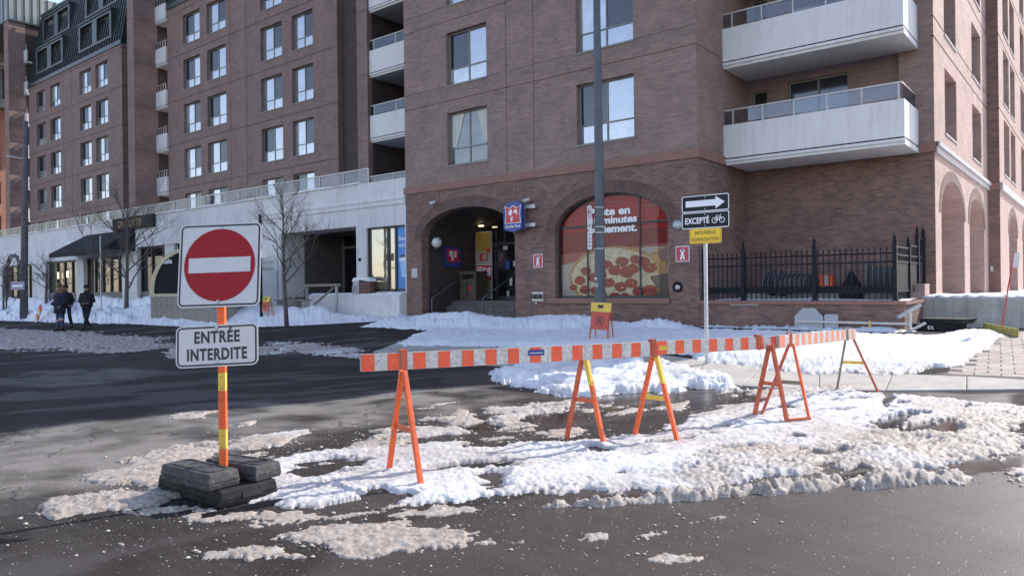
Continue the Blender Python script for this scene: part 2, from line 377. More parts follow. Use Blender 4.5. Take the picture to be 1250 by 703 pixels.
GX, GY = np.meshgrid(xs, ys); gx = GX.ravel(); gy = GY.ravel()
gz = g(gx, gy); fine = (np.abs(gx+5) < 9) & (np.abs(gy-7) < 8)
gz = gz+np.where(fine, (fbm(gx*.9+40, gy*.9, 3)-.5)*.0, 0)
wet = np.zeros(len(gx)); salt_sun = np.zeros(len(gx))
nz = fbm(gx*.8+5, gy*.8+3, 4)-.5; nz2 = fbm(gx*2.5, gy*2.5+70, 4)-.5
for poly, v, e in WET: wet = np.maximum(wet, v*sstep((sdist(gx, gy, poly)+nz*e*3)/e+.5))
for poly, v, e in SALT_SUN: salt_sun = np.maximum(salt_sun, v*sstep((sdist(gx, gy, poly)+nz*e*2)/e+.5)*np.clip(.55+nz2*2.2, 0, 1))
# tyre tracks sweep through the salt
salt_sun = salt_sun*(1-.0*nz)
gsu = .368*gx+.928*gy; gsv = .928*gx-.368*gy; wet = wet*(.78+.5*(fbm(gsu*.25+3, gsv*2.2, 4, .6)-.25)); wet = np.clip(wet+.45*sstep((fbm(gsu*.35+30, gsv*1.6+4, 4)-.56)/.1)*(np.abs(gy-6) < 9)*(salt_sun < .3), 0, np.maximum(.70, wet))
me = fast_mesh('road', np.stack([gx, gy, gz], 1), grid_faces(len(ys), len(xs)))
attr(me, 'cover', np.stack([wet, salt_sun, wet*0, wet*0+1], 1))
m, N, L, P = new_mat('asphalt'); v = coords(N, L)
at_ = N.new('ShaderNodeAttribute'); at_.attribute_name = 'cover'; sp = N.new('ShaderNodeSeparateColor'); L.new(at_.outputs['Color'], sp.inputs[0])
n1 = noise(N, L, v, 1.1, 8, .65); base = ramp(N, L, n1, [(.3, (.027, .022, .020)), (.7, (.048, .040, .036))])
mp = N.new('ShaderNodeMapping'); mp.inputs['Rotation'].default_value = (0, 0, -.35); mp.inputs['Scale'].default_value = (.35, 3.2, 1); L.new(v, mp.inputs[0])
tr = ramp(N, L, noise(N, L, mp.outputs[0], 1.3, 6, .7), [(.45, 0), (.75, .35)]); base = mix(N, L, tr, base, (.11, .10, .095))
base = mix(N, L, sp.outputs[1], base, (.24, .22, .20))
agg = N.new('ShaderNodeTexVoronoi'); agg.inputs['Scale'].default_value = 150; L.new(v, agg.inputs['Vector'])
base = mix(N, L, 1., base, ramp(N, L, agg.outputs['Distance'], [(.0, 1.5), (.35, .95), (.8, .65)]), 'MULTIPLY')
grit_glints = ramp(N, L, noise(N, L, v, 170, 2, .8), [(.65, 0), (.72, .75)]); base = mix(N, L, grit_glints, base, (.42, .40, .38))  # grit flecks, strengthened to paint ice glints into the colour
g2 = ramp(N, L, noise(N, L, v, 48, 2, .6), [(.70, 0), (.745, .8)]); base = mix(N, L, g2, base, (.50, .48, .45))
g3 = ramp(N, L, noise(N, L, v, 60, 3, .7), [(.33, .55), (.42, 0)]); base = mix(N, L, g3, base, (.012, .010, .009))
spk = N.new('ShaderNodeTexVoronoi'); spk.inputs['Scale'].default_value = 34; L.new(v, spk.inputs['Vector']); sps = N.new('ShaderNodeSeparateColor'); L.new(spk.outputs['Color'], sps.inputs[0])
sm_ = N.new('ShaderNodeMath'); sm_.operation = 'MULTIPLY'; L.new(ramp(N, L, spk.outputs['Distance'], [(.10, 1), (.2, 0)]), sm_.inputs[0]); L.new(ramp(N, L, sps.outputs[0], [(.80, 0), (.86, 1)]), sm_.inputs[1]); base = mix(N, L, sm_.outputs[0], base, (.62, .60, .57))  # white specks paint the sparkle of the road into its colour
crk = N.new('ShaderNodeTexVoronoi'); crk.feature = 'DISTANCE_TO_EDGE'; crk.inputs['Scale'].default_value = .42
wv = N.new('ShaderNodeVectorMath'); wv.operation = 'ADD'; nn = N.new('ShaderNodeTexNoise'); nn.inputs['Scale'].default_value = 2.2; nn.inputs['Detail'].default_value = 5
L.new(v, nn.inputs['Vector']); L.new(v, wv.inputs[0]); L.new(nn.outputs['Color'], wv.inputs[1]); L.new(wv.outputs[0], crk.inputs['Vector'])
base = mix(N, L, ramp(N, L, crk.outputs['Distance'], [(.0, .7), (.010, 0)]), base, (.02, .018, .017))
wetc = mix(N, L, .3, base, (.075, .055, .044)); wf = ramp(N, L, sp.outputs[0], [(.15, 0), (.6, 1)])
L.new(mix(N, L, wf, base, wetc), P.inputs['Base Color'])
rr = ramp(N, L, sp.outputs[0], [(.1, .9), (.5, .55), (.72, .5), (.93, .06)]); L.new(rr, P.inputs['Roughness'])
bs = N.new('ShaderNodeMath'); bs.operation = 'MULTIPLY_ADD'; bs.inputs[1].default_value = -.95; bs.inputs[2].default_value = 1.; L.new(sp.outputs[0], bs.inputs[0])
bp = N.new('ShaderNodeBump'); bp.inputs['Distance'].default_value = .0022; L.new(bs.outputs[0], bp.inputs['Strength']); L.new(agg.outputs['Distance'], bp.inputs['Height']); 
bp2 = N.new('ShaderNodeBump'); bp2.inputs['Distance'].default_value = .03; bp2.inputs['Strength'].default_value = .05; L.new(noise(N, L, v, 7, 3), bp2.inputs['Height']); L.new(bp.outputs[0], bp2.inputs['Normal']); L.new(bp2.outputs[0], P.inputs['Normal'])
sr = ramp(N, L, sp.outputs[0], [(.1, .10), (.6, .32), (.95, .5)]); L.new(sr, P.inputs['Specular IOR Level'])
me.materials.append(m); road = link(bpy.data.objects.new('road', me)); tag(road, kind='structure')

# sidewalk: concrete flags following the curve of the corner, each flag a part
SW_T = [(505,410),(600,424),(700,426),(770,429),(860,440),(930,449),(1000,456),(1090,456),(1180,460),(1290,466)]
SW_B = [(455,430),(590,446),(700,452),(780,458),(850,466),(905,472),(1000,477),(1080,478),(1180,477),(1290,476)]
T = [Vector(at(*p)[:2]) for p in SW_T]; B = [Vector(at(*p)[:2]) for p in SW_B]
sidewalk = thing('sidewalk', None, None, (T[4].x, T[4].y, 0)); sidewalk['kind'] = 'structure'
def lerp(a, b, t): return a+(b-a)*t
def flag(quad, name, mat, parent, th=.05, gap=.008, lift=.012, tilt=0):
    c = sum(quad, Vector((0, 0)))/4; q = [c+(p-c)*(1-gap/max((p-c).length, .05)) for p in quad]
    mb = MB(); zz = [float(g(p.x, p.y))+lift+tilt for p in q]
    ins = [c+(p-c)*(1-.02/max((p-c).length, .05)) if (p-c).length > .3 else c+(p-c)*.985 for p in q]
    top = [(ins[k].x, ins[k].y, float(g(ins[k].x, ins[k].y))+lift+tilt) for k in range(4)]; mid = [(q[k].x, q[k].y, zz[k]-.006) for k in range(4)]; bot = [(q[k].x, q[k].y, zz[k]-th) for k in range(4)]
    mb.add(bot+mid+top, [(0,1,5,4),(1,2,6,5),(2,3,7,6),(3,0,4,7),(4,5,9,8),(5,6,10,9),(6,7,11,10),(7,4,8,11),(8,9,10,11)])
    return mb.build(name, mat, parent)
for k in range(len(T)-1):
    nseg = max(1, round(((T[k+1]-T[k]).length+(B[k+1]-B[k]).length)/2/1.7))
    for s in range(nseg):
        t0, t1 = s/nseg, (s+1)/nseg
        bt0, bt1, tt0, tt1 = lerp(B[k], B[k+1], t0), lerp(B[k], B[k+1], t1), lerp(T[k], T[k+1], t0), lerp(T[k], T[k+1], t1)
        mid0, mid1 = lerp(bt0, tt0, .12), lerp(bt1, tt1, .12)
        flag([bt0, bt1, mid1, mid0], 'kerbstone', 'kerb', sidewalk, lift=.02)
        flag([mid0, mid1, tt1, tt0], 'slab', 'slab', sidewalk, tilt=random.uniform(-.003, .003))
# brick paving on the right
pv = thing('brick_paving', None, None, (-1.4, 15, 0)); pv['kind'] = 'structure'
mb = MB(); pvq = W([(1150,459),(1290,465),(1290,405),(1232,405)])
n_ = 12
vs = []; 
for i in range(n_+1):
    for j in range(n_+1):
        p = lerp(lerp(Vector(pvq[0]), Vector(pvq[1]), i/n_), lerp(Vector(pvq[3]), Vector(pvq[2]), i/n_), j/n_); vs.append((p.x, p.y, float(g(p.x, p.y))+.006))
mb.add(vs, [(i*(n_+1)+j, i*(n_+1)+j+1, (i+1)*(n_+1)+j+1, (i+1)*(n_+1)+j) for i in range(n_) for j in range(n_)])
mb.build('joint_bed', 'sand', pv)
pvw = [Vector(p) for p in pvq]; cnt = 0
ang = .10; ex = Vector((math.cos(ang), math.sin(ang))); ey = Vector((-math.sin(ang), math.cos(ang)))
pa, pb = .34, .20; o0 = Vector((-1.9, 12.4)); brk = None; brk_pale = None
PVP = [tuple(p) for p in pvw]
rest = MB()
for j in range(-3, 60):
    for i in range(-10, 14):
        c = o0+ex*(i*pa+(j % 2)*pa/2)+ey*(j*pb)
        d = sdist(np.array([c.x]), np.array([c.y]), PVP)[0]
        if d < .10: continue
        q = [c+ex*a*(pa/2-.006)+ey*b*(pb/2-.006) for a, b in ((-1,-1),(1,-1),(1,1),(-1,1))]
        if cnt < 290 and c.y < 21: flag(q, 'brick', random.choice(['paver', 'paver', 'paver2']), pv, th=.03, gap=.003, lift=.014, tilt=random.uniform(-.002, .003)); cnt += 1
        else:
            z = float(g(c.x, c.y)); rest.box(c.x-pa/2+.01, c.x+pa/2-.01, c.y-pb/2+.01, c.y+pb/2-.01, z, z+.014)
if rest.v: tag(rest.build('far_bricks', 'paver', pv), kind='stuff')

# snow and slush: (outline, height, raggedness, edge width, dirt)
S_ = []
def sn(pts, H, e=.12, wd=.12, dirt=.3, px=True, lump=1.):
    if px and lump == 1. and wd < .12: H *= .55; wd *= 1.5; dirt = min(1., dirt+.25)
    S_.append((W(pts) if px else pts, H, e, wd, dirt, lump))
sn([(292,566),(330,560),(360,552),(420,548),(470,545),(520,540),(600,536),(640,541),(690,540),(740,532),(785,529),(825,517),(870,507),(905,501),(950,485),(985,474),(1010,478),(1060,480),(1120,482),(1180,492),(1260,498),(1260,556),(1200,562),(1130,568),(1060,575),(1000,582),(930,590),(860,597),(790,600),(720,600),(660,603),(600,610),(540,615),(470,620),(400,625),(345,620),(300,598)], .038, .14, .18, .25)
sn([(800,585),(860,545),(1000,545),(1100,520),(1180,505),(1260,500),(1260,556),(1130,567),(1000,581),(930,589),(860,596)], .028, .14, .35, 1.1)
sn([(450,600),(560,575),(760,565),(900,520),(960,500),(940,540),(800,580),(600,600)], .028, .12, .4, .0)
sn([(108,586),(150,560),(210,545),(252,541),(272,546),(262,570),(220,576),(205,590),(150,592)], .022, .15, .14, .6)
sn([(40,628),(70,610),(120,602),(165,597),(205,592),(235,605),(225,622),(195,627),(130,628),(60,637)], .026, .14, .14, .7)
sn([(222,632),(330,622),(420,624),(600,618),(606,624),(520,631),(440,634),(300,637),(225,638)], .016, .12, .08, .7)
sn([(655,619),(740,612),(800,605),(880,599),(960,592),(1010,586),(1060,583),(1120,580),(1170,578),(1190,588),(1100,597),(1040,599),(960,603),(880,611),(800,616),(740,621)], .085, .06, .14, 1.0)
sn([(1228,576),(1260,567),(1260,592),(1225,589)], .05, .08, .07, .5)
sn([(345,655),(380,645),(440,638),(520,638),(575,645),(600,658),(642,662),(560,672),(470,678),(420,678),(395,670),(362,662)], .016, .12, .12, 1.0)
sn([(228,680),(260,672),(300,666),(340,668),(368,680),(300,684),(250,686)], .03, .07, .06, .6)
sn([(705,660),(722,646),(790,650),(825,645),(852,634),(870,630),(912,631),(936,629),(900,645),(850,651),(790,657),(740,662)], .035, .07, .06, .6)
sn([(768,682),(800,675),(862,680),(850,687),(790,688)], .025, .05, .05, .6)
sn([(122,665),(140,657),(167,662),(150,668)], .02, .05, .05, .5)
sn([(203,512),(225,503),(264,502),(255,511),(225,515)], .03, .10, .08, .5)
sn([(280,518),(312,513),(316,520),(285,522)], .03, .08, .06, .5)
sn([(276,541),(320,530),(375,525),(370,540),(330,549),(280,553)], .045, .12, .08, .2)
sn([(240,556),(330,553),(400,545),(380,556),(300,562)], .03, .12, .08, .3)
sn([(410,530),(425,521),(441,522),(437,532)], .03, .05, .05, .3)
sn([(436,531),(480,521),(560,519),(569,527),(520,534),(450,537)], .04, .10, .08, .3)
sn([(365,548),(415,538),(505,535),(500,547),(430,552)], .04, .10, .08, .35)
sn([(512,513),(550,505),(560,499),(573,501),(584,515),(560,522),(525,513)], .05, .08, .08, .35)
sn([(508,500),(528,492),(562,490),(530,498)], .02, .05, .05, .4)
sn([(590,499),(640,494),(700,489),(706,500),(650,508),(642,520),(610,521),(600,508)], .05, .12, .10, .3)
sn([(606,521),(652,518),(650,525),(610,526)], .03, .07, .06, .4)
sn([(548,538),(610,532),(640,533),(560,546)], .035, .08, .06, .3)
sn([(700,500),(745,492),(790,500),(840,490),(830,498),(760,508),(720,506)], .03, .12, .08, .35)
sn([(650,530),(700,522),(735,525),(690,536)], .035, .10, .07, .3)
sn([(840,508),(880,495),(930,492),(900,505),(860,514)], .04, .10, .08, .2)
sn([(880,478),(1000,474),(1080,480),(1120,490),(1010,488),(900,488)], .03, .15, .1, .35)
sn([(1000,470),(1045,470),(1075,482),(1010,478)], .05, .1, .1, .3)
sn([(598,458),(640,446),(690,440),(760,441),(830,449),(870,459),(902,469),(903,476),(850,478),(800,480),(730,484),(690,484),(640,476),(612,468)], .14, .16, .25, .12, lump=2.0)
# churned slush along the shaded street
sn([(-40,398),(100,406),(200,412),(208,424),(150,430),(60,428),(-40,424)], .04, .6, .8, .9)
sn([(330,418),(400,420),(440,428),(445,438),(380,432),(324,425)], .04, .3, .3, .45)
sn([(205,425),(330,424),(345,432),(210,438)], .03, .4, .3, .5)
# banks
sn([(-3.7,17.9),(-8.4,18.2),(-8.6,18.6),(-3.3,18.6)], .12, .2, .4, .0, px=False, lump=9)
sn([(476,421),(500,410),(525,402),(560,399),(640,397),(740,400),(820,404),(880,404),(1000,406),(1104,410),(1135,410),(1200,403),(1243,405),(1216,428),(1180,446),(1120,456),(1060,455),(1000,457),(930,449),(860,440),(800,427),(700,425),(600,424),(530,424),(490,424)], .075, .18, .5, .06, lump=8)
sn([(840,439),(900,436),(1000,440),(1130,440),(1180,446),(1120,457),(1060,457),(1000,459),(930,452)], .06, .2, .25, .2)
sn([(-20.1,18.15),(-18.,17.9),(-14.8,17.8),(-11,17.9),(-8,17.9),(-8,16.6),(-12,15.4),(-15.5,15.3),(-19,15.6)], .35, .25, 1.3, .0, px=False, lump=9)
sn([(-42,14.9),(-36,14.4),(-31,14.3),(-28,14.3),(-24.5,14.7),(-22,15.9),(-20.3,17.6),(-20.2,18.15),(-25.2,18.1),(-27.7,19.5),(-28.2,18.2),(-34,17.7),(-42,16.9)], .55, .2, 1.6, .05, px=False, lump=9)
sn([(-90,13.2),(-60,13.1),(-48,13.4),(-42,13.6),(-33,14.2),(-33,15.3),(-42,15.2),(-60,15.2),(-90,15.2)], .5, .3, .9, .05, px=False, lump=9)
sn([(-90,16.2),(-42,16.3),(-30,16.8),(-30,18.4),(-90,18.4)], .85, .2, 1.1, .0, px=False, lump=9)
sn([(-50.5,15.5),(-46,14.6),(-43,15.5),(-44,17.5),(-50,17.8)], .8, .2, 1.6, .0, px=False, lump=9)
HOLES = [(W([(1070,524),(1098,506),(1128,504),(1112,514),(1086,528)]), .10), (W([(1096,528),(1115,517),(1142,514),(1140,522),(1110,531)]), .08), (W([(1136,514),(1165,512),(1176,524),(1160,533),(1140,528)]), .1),
         (W([(1074,494),(1082,478),(1090,486),(1080,498)]), .06), (W([(1040,470),(1070,468),(1076,480),(1050,482)]), .05), (W([(446,606),(452,599),(466,597),(472,604),(456,609)]), .05),
         (W([(715,549),(724,546),(740,550),(728,553)]), .03), (W([(1040,578),(1052,570),(1062,576)]), .04), (W([(960,536),(970,532),(978,536)]), .02)]
dark_h = []
f0 = np.array([math.sin(-YAW), math.cos(YAW)])
rows = []; d = 3.2
while d < 60: rows.append(d); d *= 1.0038 if d < 12 else 1.009
rows = np.array(rows); nc = 900; tt = np.linspace(-.86, .86, nc)
R, Tt = np.meshgrid(rows, tt, indexing='ij'); lat = R*Tt
sx = (AXW[1]*R+AXW[0]*lat).ravel(); sy = (AXW[0]*R-AXW[1]*lat).ravel(); sR = R.ravel()
h = np.full(len(sx), -1.); dirt = np.zeros(len(sx)); wsum = np.full(len(sx), 1e-3); soft = np.zeros(len(sx))
su = .368*sx+.928*sy; sv = .928*sx-.368*sy          # along and across the wheel tracks
ed1 = (fbm(sx*1.9, sy*1.9, 3, .55)-.5)*2; ed2 = (fbm(sx*7+3, sy*7, 3, .65)-.5)*2; ed3 = (fbm(sx*22+3, sy*22, 2, .6)-.5)*2; ed4 = (fbm(su*1.6, sv*7, 3, .6)-.5)*2
edge = ed1*.7+ed2*.5+ed3*.32+ed4*.5
for poly, H, e, wd, dt, lump in S_:
    pa_ = np.array(poly); lo = pa_.min(0)-1.2; hi = pa_.max(0)+1.2
    k = np.where((sx > lo[0]) & (sx < hi[0]) & (sy > lo[1]) & (sy < hi[1]))[0]
    if not len(k): continue
    bank = lump in (9, 8)
    sd = sdist(sx[k], sy[k], poly)+edge[k]*e*(1.7 if not bank else 1.0)
    t = np.clip(sd/wd, -1, 1)
    if bank:
        lum = (fbm(sx[k]*.9+11, sy[k]*.9, 3, .5)-.5)*1.1+1; hh = H*np.where(t > 0, sstep(t)*.9+.1*np.clip(t*8, 0, 1), t*.5)*lum
        soft[k] = np.maximum(soft[k], (hh > .02)*(1. if lump == 9 else .55))
    else:
        lum = fbm(sx[k]*2.6+11, sy[k]*2.6, 3, .55)*1.0+.4; hh = H*np.where(t > 0, t*(1.6-.6*t), t*.5)
        hh = np.where(hh > 0, hh*(lum if lump <= 1 else lum**1.5), hh)
    s = np.clip(t*2, 0, 1)
    h[k] = np.where((h[k] > 0) & (hh > 0), np.maximum(h[k], hh)+.2*np.minimum(h[k], hh), np.maximum(h[k], hh))
    dirt[k] += s*dt; wsum[k] += s
for poly, wd in HOLES:
    pa_ = np.array(poly); lo = pa_.min(0)-.5; hi = pa_.max(0)+.5
    k = np.where((sx > lo[0]) & (sx < hi[0]) & (sy > lo[1]) & (sy < hi[1]))[0]
    sd = sdist(sx[k], sy[k], poly)+edge[k]*wd*1.4; h[k] = np.where(sd > -.05, h[k]-np.clip((sd+.05)*1.2, 0, .2), h[k])
low = (h < .11) & (soft < .1)
eat = np.clip(fbm(sx*1.5+31, sy*1.5+8, 3, .6)*.5+fbm(su*1.2+3, sv*5.5+8, 4, .6)*.5-.565, 0, 1)
h = np.where(low & (h > 0), h-eat*.75, h)
on = h > 0
dd = np.where(wsum > .002, dirt/np.maximum(wsum, .05), 0)
wav = fbm(su*.9+7, sv*4.2+2, 4, .55)-.5                      # long smeared ridges left by wheels and ploughs
clod = 1-np.abs(fbm(sx*5.5, sy*5.5+50, 3, .6)*2-1); cl2 = 1-np.abs(fbm(sx*14, sy*14, 2, .6)*2-1); cl3 = vn(sx*33, sy*33)-.5; cl4 = vn(sx*60+9, sy*60)-.5
foot = np.clip(.30-vn(sx*2.7+5, sy*2.7+3), 0, 1)*.28         # trodden hollows
sc_ = np.clip(h*22, 0, 1)*(1-.72*soft); dk = .4+1.25*dd
h = np.where(on, h+(wav*.045*(1-soft)*(1-.4*dd)+(clod-.62)*.026*dk+(cl2-.6)*.024*dk+cl3*.018*dk+cl4*.009)*sc_-foot*np.clip(h*5, 0, 1)*(.35+.65*(soft < .1)), h)
rough_bank = (soft > .4) & (soft < .9)
h = np.where(rough_bank & on, h+((clod-.6)*.05+(cl2-.6)*.03)*np.clip(h*8, 0, 1), h)
h = np.where(on & (h < .0025), -.004, h)
z = np.where(h > 0, g(sx, sy)+h, g(sx, sy)-.03)
dd = np.clip(dd+(fbm(sx*1.3+90, sy*1.3, 4)-.5)*.8*(dd > .08)+(.35-np.clip(h*6, 0, .35))*(dd > .1), 0, 1)
nr = len(rows); keepv = (h > 0).reshape(nr, nc)
kf = (keepv[:-1, :-1] | keepv[1:, :-1] | keepv[:-1, 1:] | keepv[1:, 1:]).ravel()
Fq = grid_faces(nr, nc, kf); used = np.unique(Fq); remap = np.full(nr*nc, -1); remap[used] = np.arange(len(used))
me = fast_mesh('snow', np.stack([sx, sy, z], 1)[used], remap[Fq][:, ::-1])
attr(me, 'dirt', np.stack([dd, h*0, h*0, h*0+1], 1)[used])
m, N, L, P = new_mat('snow'); v = coords(N, L)
at_ = N.new('ShaderNodeAttribute'); at_.attribute_name = 'dirt'; sp = N.new('ShaderNodeSeparateColor'); L.new(at_.outputs['Color'], sp.inputs[0])
clean = ramp(N, L, noise(N, L, v, 1.4, 6), [(.3, (.72, .72, .725)), (.7, (.82, .82, .825))])
dirty = ramp(N, L, noise(N, L, v, 14, 6, .75), [(.28, (.16, .125, .095)), (.42, (.32, .265, .215)), (.56, (.45, .39, .33)), (.8, (.60, .55, .49))])
cc = mix(N, L, ramp(N, L, sp.outputs[0], [(.05, 0), (.75, 1)]), clean, dirty)
gr = ramp(N, L, noise(N, L, v, 95, 3, .75), [(.62, 0), (.70, 1)]); gm = N.new('ShaderNodeMath'); gm.operation = 'MULTIPLY'; L.new(gr, gm.inputs[0]); L.new(ramp(N, L, sp.outputs[0], [(.0, .06), (.6, .75)]), gm.inputs[1])
L.new(mix(N, L, gm.outputs[0], cc, (.13, .10, .08)), P.inputs['Base Color'])
P.inputs['Roughness'].default_value = .55; sr = ramp(N, L, sp.outputs[0], [(.1, .10), (.6, .32), (.95, .5)]); L.new(sr, P.inputs['Specular IOR Level'])
bpp = bump(N, L, P, noise(N, L, v, 24, 6, .75), .7, .03); bpp = bump(N, L, P, noise(N, L, v, 70, 4, .8), .6, .014, bpp); bump(N, L, P, noise(N, L, v, 190, 2, .8), .5, .005, bpp)
me.materials.append(m); snow = link(bpy.data.objects.new('snow_cover', me)); tag(snow, 'trampled snow banks and melting slush lying over the road and pavement', 'snow', kind='stuff')
M['snow'] = m2 = plain('clean_snow', (.74, .74, .745), .6, var=.04, scale=3, bmp=.5, bscale=30)
# loose crumbs of ice round the slush
rs = np.random.RandomState(5); oct_ = np.array([(1,0,0),(0,1,0),(-1,0,0),(0,-1,0),(0,0,.8),(0,0,-.6)]); of = np.array([(0,1,4),(1,2,4),(2,3,4),(3,0,4),(1,0,5),(2,1,5),(3,2,5),(0,3,5)])
cx = []; 
polys_near = [s for s in S_[:32]]
CV = []; CF = []; nb = 0
for poly, H, e, wd, dt, lump in polys_near:
    pts = np.array(poly); per = sum(math.dist(poly[i], poly[(i+1) % len(poly)]) for i in range(len(poly)))
    n = int(per*20)
    for _ in range(n):
        i = rs.randint(len(pts)); t = rs.rand(); p = pts[i]*(1-t)+pts[(i+1) % len(pts)]*t+rs.normal(0, .10, 2)*(1+2*(rs.rand() < .15))
        r = .003+.012*rs.rand()**5; c, s_ = math.cos(t*9), math.sin(t*9)
        q = oct_*np.array([r*(1+rs.rand()), r*(1+rs.rand()*.6), r])*(1+.3*(rs.rand(6, 1)-.5)); q = np.stack([q[:, 0]*c-q[:, 1]*s_, q[:, 0]*s_+q[:, 1]*c, q[:, 2]], 1)
        CV.append(q+np.array([p[0], p[1], float(g(p[0], p[1]))+r*.4])); CF.append(of+nb); nb += 6
me = fast_mesh('crumbs', np.concatenate(CV), np.concatenate(CF), False); me.materials.append(plain('ice_crumb', (.42, .38, .33), .6, var=.35, scale=9))
tag(link(bpy.data.objects.new('ice_crumbs', me)), 'small crumbs of ice and slush scattered on the wet asphalt', 'ice', kind='stuff')
_SX, _SY, _SZ = sx, sy, z
def snow_z(x, y):
    j = np.argmin((_SX-x)**2+(_SY-y)**2); return float(_SZ[j])

# ------------------------------------------------------------------ buildings
YA, YR, XA, XC, YC = 18.49, 21.98, -8.557, -3.5565, 32.65
def arch_pts(a0, a1, zs, rise, n=20):
    c = (a0+a1)/2; r = (a1-a0)/2
    return [(c-r*math.cos(PI*k/n), zs+rise*math.sin(PI*k/n)**.92) for k in range(n+1)]
def facade(mb, ax, c, a0, a1, z0, z1, ops, depth=.2):
    """wall in plane y=c (faces -Y) or x=c (faces +X) with openings (a0,a1,z0,z1[,rise]) and their reveals"""
    def P(a, z, d=0): return (a, c+d, z) if ax == 'Y' else (c-d, a, z)
    A = sorted({a0, a1, *[v for o in ops for v in o[:2]]}); Z = sorted({z0, z1, *[v for o in ops for v in (o[2], o[3]+(o[4] if len(o) > 4 and o[4] else 0))]})
    A = [a for a in A if a0 <= a <= a1]; Z = [q for q in Z if z0 <= q <= z1]
    def top(o): return o[3]+(o[4] if len(o) > 4 and o[4] else 0)
    for i in range(len(A)-1):
        j = 0
        while j < len(Z)-1:
            am, zm = (A[i]+A[i+1])/2, (Z[j]+Z[j+1])/2
            if any(o[0] < am < o[1] and o[2] < zm < top(o) for o in ops): j += 1; continue
            k = j
            while k+1 < len(Z)-1 and not any(o[0] < am < o[1] and o[2] < (Z[k+1]+Z[k+2])/2 < top(o) for o in ops): k += 1
            mb.add([P(A[i], Z[j]), P(A[i+1], Z[j]), P(A[i+1], Z[k+1]), P(A[i], Z[k+1])], [(0, 1, 2, 3)]); j = k+1
    for o in ops:
        d = o[5] if len(o) > 5 else depth
        if len(o) > 4 and o[4]:
            ap = arch_pts(o[0], o[1], o[3], o[4]); zt = top(o)
            for (p, q) in zip(ap, ap[1:]):
                mb.add([P(p[0], p[1]), P(q[0], q[1]), P(q[0], zt+.0), P(p[0], zt+.0)], [(0, 1, 2, 3)])
                mb.add([P(p[0], p[1]), P(q[0], q[1]), P(q[0], q[1], d), P(p[0], p[1], d)], [(0, 1, 2, 3)])
            ztop = o[3]
        else:
            ztop = o[3]; mb.add([P(o[0], ztop), P(o[1], ztop), P(o[1], ztop, d), P(o[0], ztop, d)], [(0, 3, 2, 1)])
        for a in o[:2]: mb.add([P(a, o[2]), P(a, ztop), P(a, ztop, d), P(a, o[2], d)], [(0, 1, 2, 3)])
        mb.add([P(o[0], o[2]), P(o[1], o[2]), P(o[1], o[2], d), P(o[0], o[2], d)], [(0, 1, 2, 3)])
    return mb
def strip(parent, name, mat, ax, c, a0, a1, z0, z1, out=.02, back=.05):
    mb = MB()
    if ax == 'Y': mb.box(a0, a1, c-out, c+back, z0, z1)
    else: mb.box(c-back, c+out, a0, a1, z0, z1)
    return mb.build(name, mat, parent)
WM = {}
def window(parent, ax, c, a0, a1, z0, z1, kinds=None, cols=2, split=.32, setb=.16, fmat='frame', sill='frame', curtain=False, fw=.055):
    w_, h_ = round(a1-a0, 2), round(z1-z0, 2); key = (w_, h_, cols, split, fmat, fw)
    if key not in WM:
        f = MB(); f.box(0, w_, 0, .07, 0, fw); f.box(0, w_, 0, .07, h_-fw, h_); f.box(0, fw, 0, .07, fw, h_-fw); f.box(w_-fw, w_, 0, .07, fw, h_-fw)
        panes = []; cw = (w_-2*fw)/cols; zs = h_*split if split else None
        for k in range(1, cols): x = fw+k*cw; f.box(x-fw*.45, x+fw*.45, .004, .066, fw, h_-fw)
        if zs:
            for k in range(cols):
                xa = fw+k*cw+(fw*.45 if k else 0); xb = fw+(k+1)*cw-(fw*.45 if k < cols-1 else 0); f.box(xa, xb, .008, .062, zs-fw*.4, zs+fw*.4)
        for k in range(cols):
            for (b, t) in (((fw, zs), (zs, h_-fw)) if zs else ((fw, h_-fw),)):
                p = MB(); p.box(fw+k*cw-.01, fw+(k+1)*cw+.01, .030, .042, b-.005, t+.005); panes.append(p)
        WM[key] = (f.mesh('window', fmat), panes, {})
    fme, panes, cache = WM[key]
    loc = Vector((a0, c+setb, z0)) if ax == 'Y' else Vector((c-setb, a0, z0))
    o = put('window', fme, parent, loc-wloc(parent), 0 if ax == 'Y' else PI/2)
    for i, p in enumerate(panes):
        mt = kinds[i % len(kinds)] if kinds else random.choice(['g_sky', 'g_dark', 'g_sky2'])
        if (i, mt) not in cache: cache[(i, mt)] = p.mesh('pane', mt)
        put('pane', cache[(i, mt)], o)
    if sill:
        sk = ('sill', w_, sill)
        if sk not in cache: s = MB(); s.box(-.03, w_+.03, -setb-.03, .0, -.05, .0); cache[sk] = s.mesh('sill', sill)
        put('sill', cache[sk], o)
    if curtain:
        for x0_, x1_, kx in ((fw+.02, w_*.36, 1), (w_*.68, w_-fw-.02, -1)):
            cb = MB(); n = 7; b = len(cb.v)
            for k in range(n+1):
                t = k/n; xt = x0_+(x1_-x0_)*t; tt_ = t if kx > 0 else 1-t
                xb = (x0_+(x1_-x0_)*t*.35) if kx > 0 else (x1_-(x1_-x0_)*(1-t)*.35); y = .024-.010*(k % 2)
                cb.v += [(xt, y, h_-fw-.01), ((xt+xb)/2, y, h_*.62), (xb, y, h_*.35)]
            for k in range(n):
                for r_ in range(2): cb.f.append((b+k*3+r_, b+k*3+3+r_, b+k*3+4+r_, b+k*3+1+r_)); cb.mi.append(0)
            cb.build('curtain', 'curtain', o, local=True)
    return o
def rnd_kinds(cols=2):
    r = random.random(); b, d = random.choice(['g_sky', 'g_sky2']), 'g_dark'
    left_dark = r < .55
    k = []
    for c in range(cols): k += [random.choice(['g_sky', 'g_sky2']), d if (c % 2 == 0) == left_dark else b]
    return k
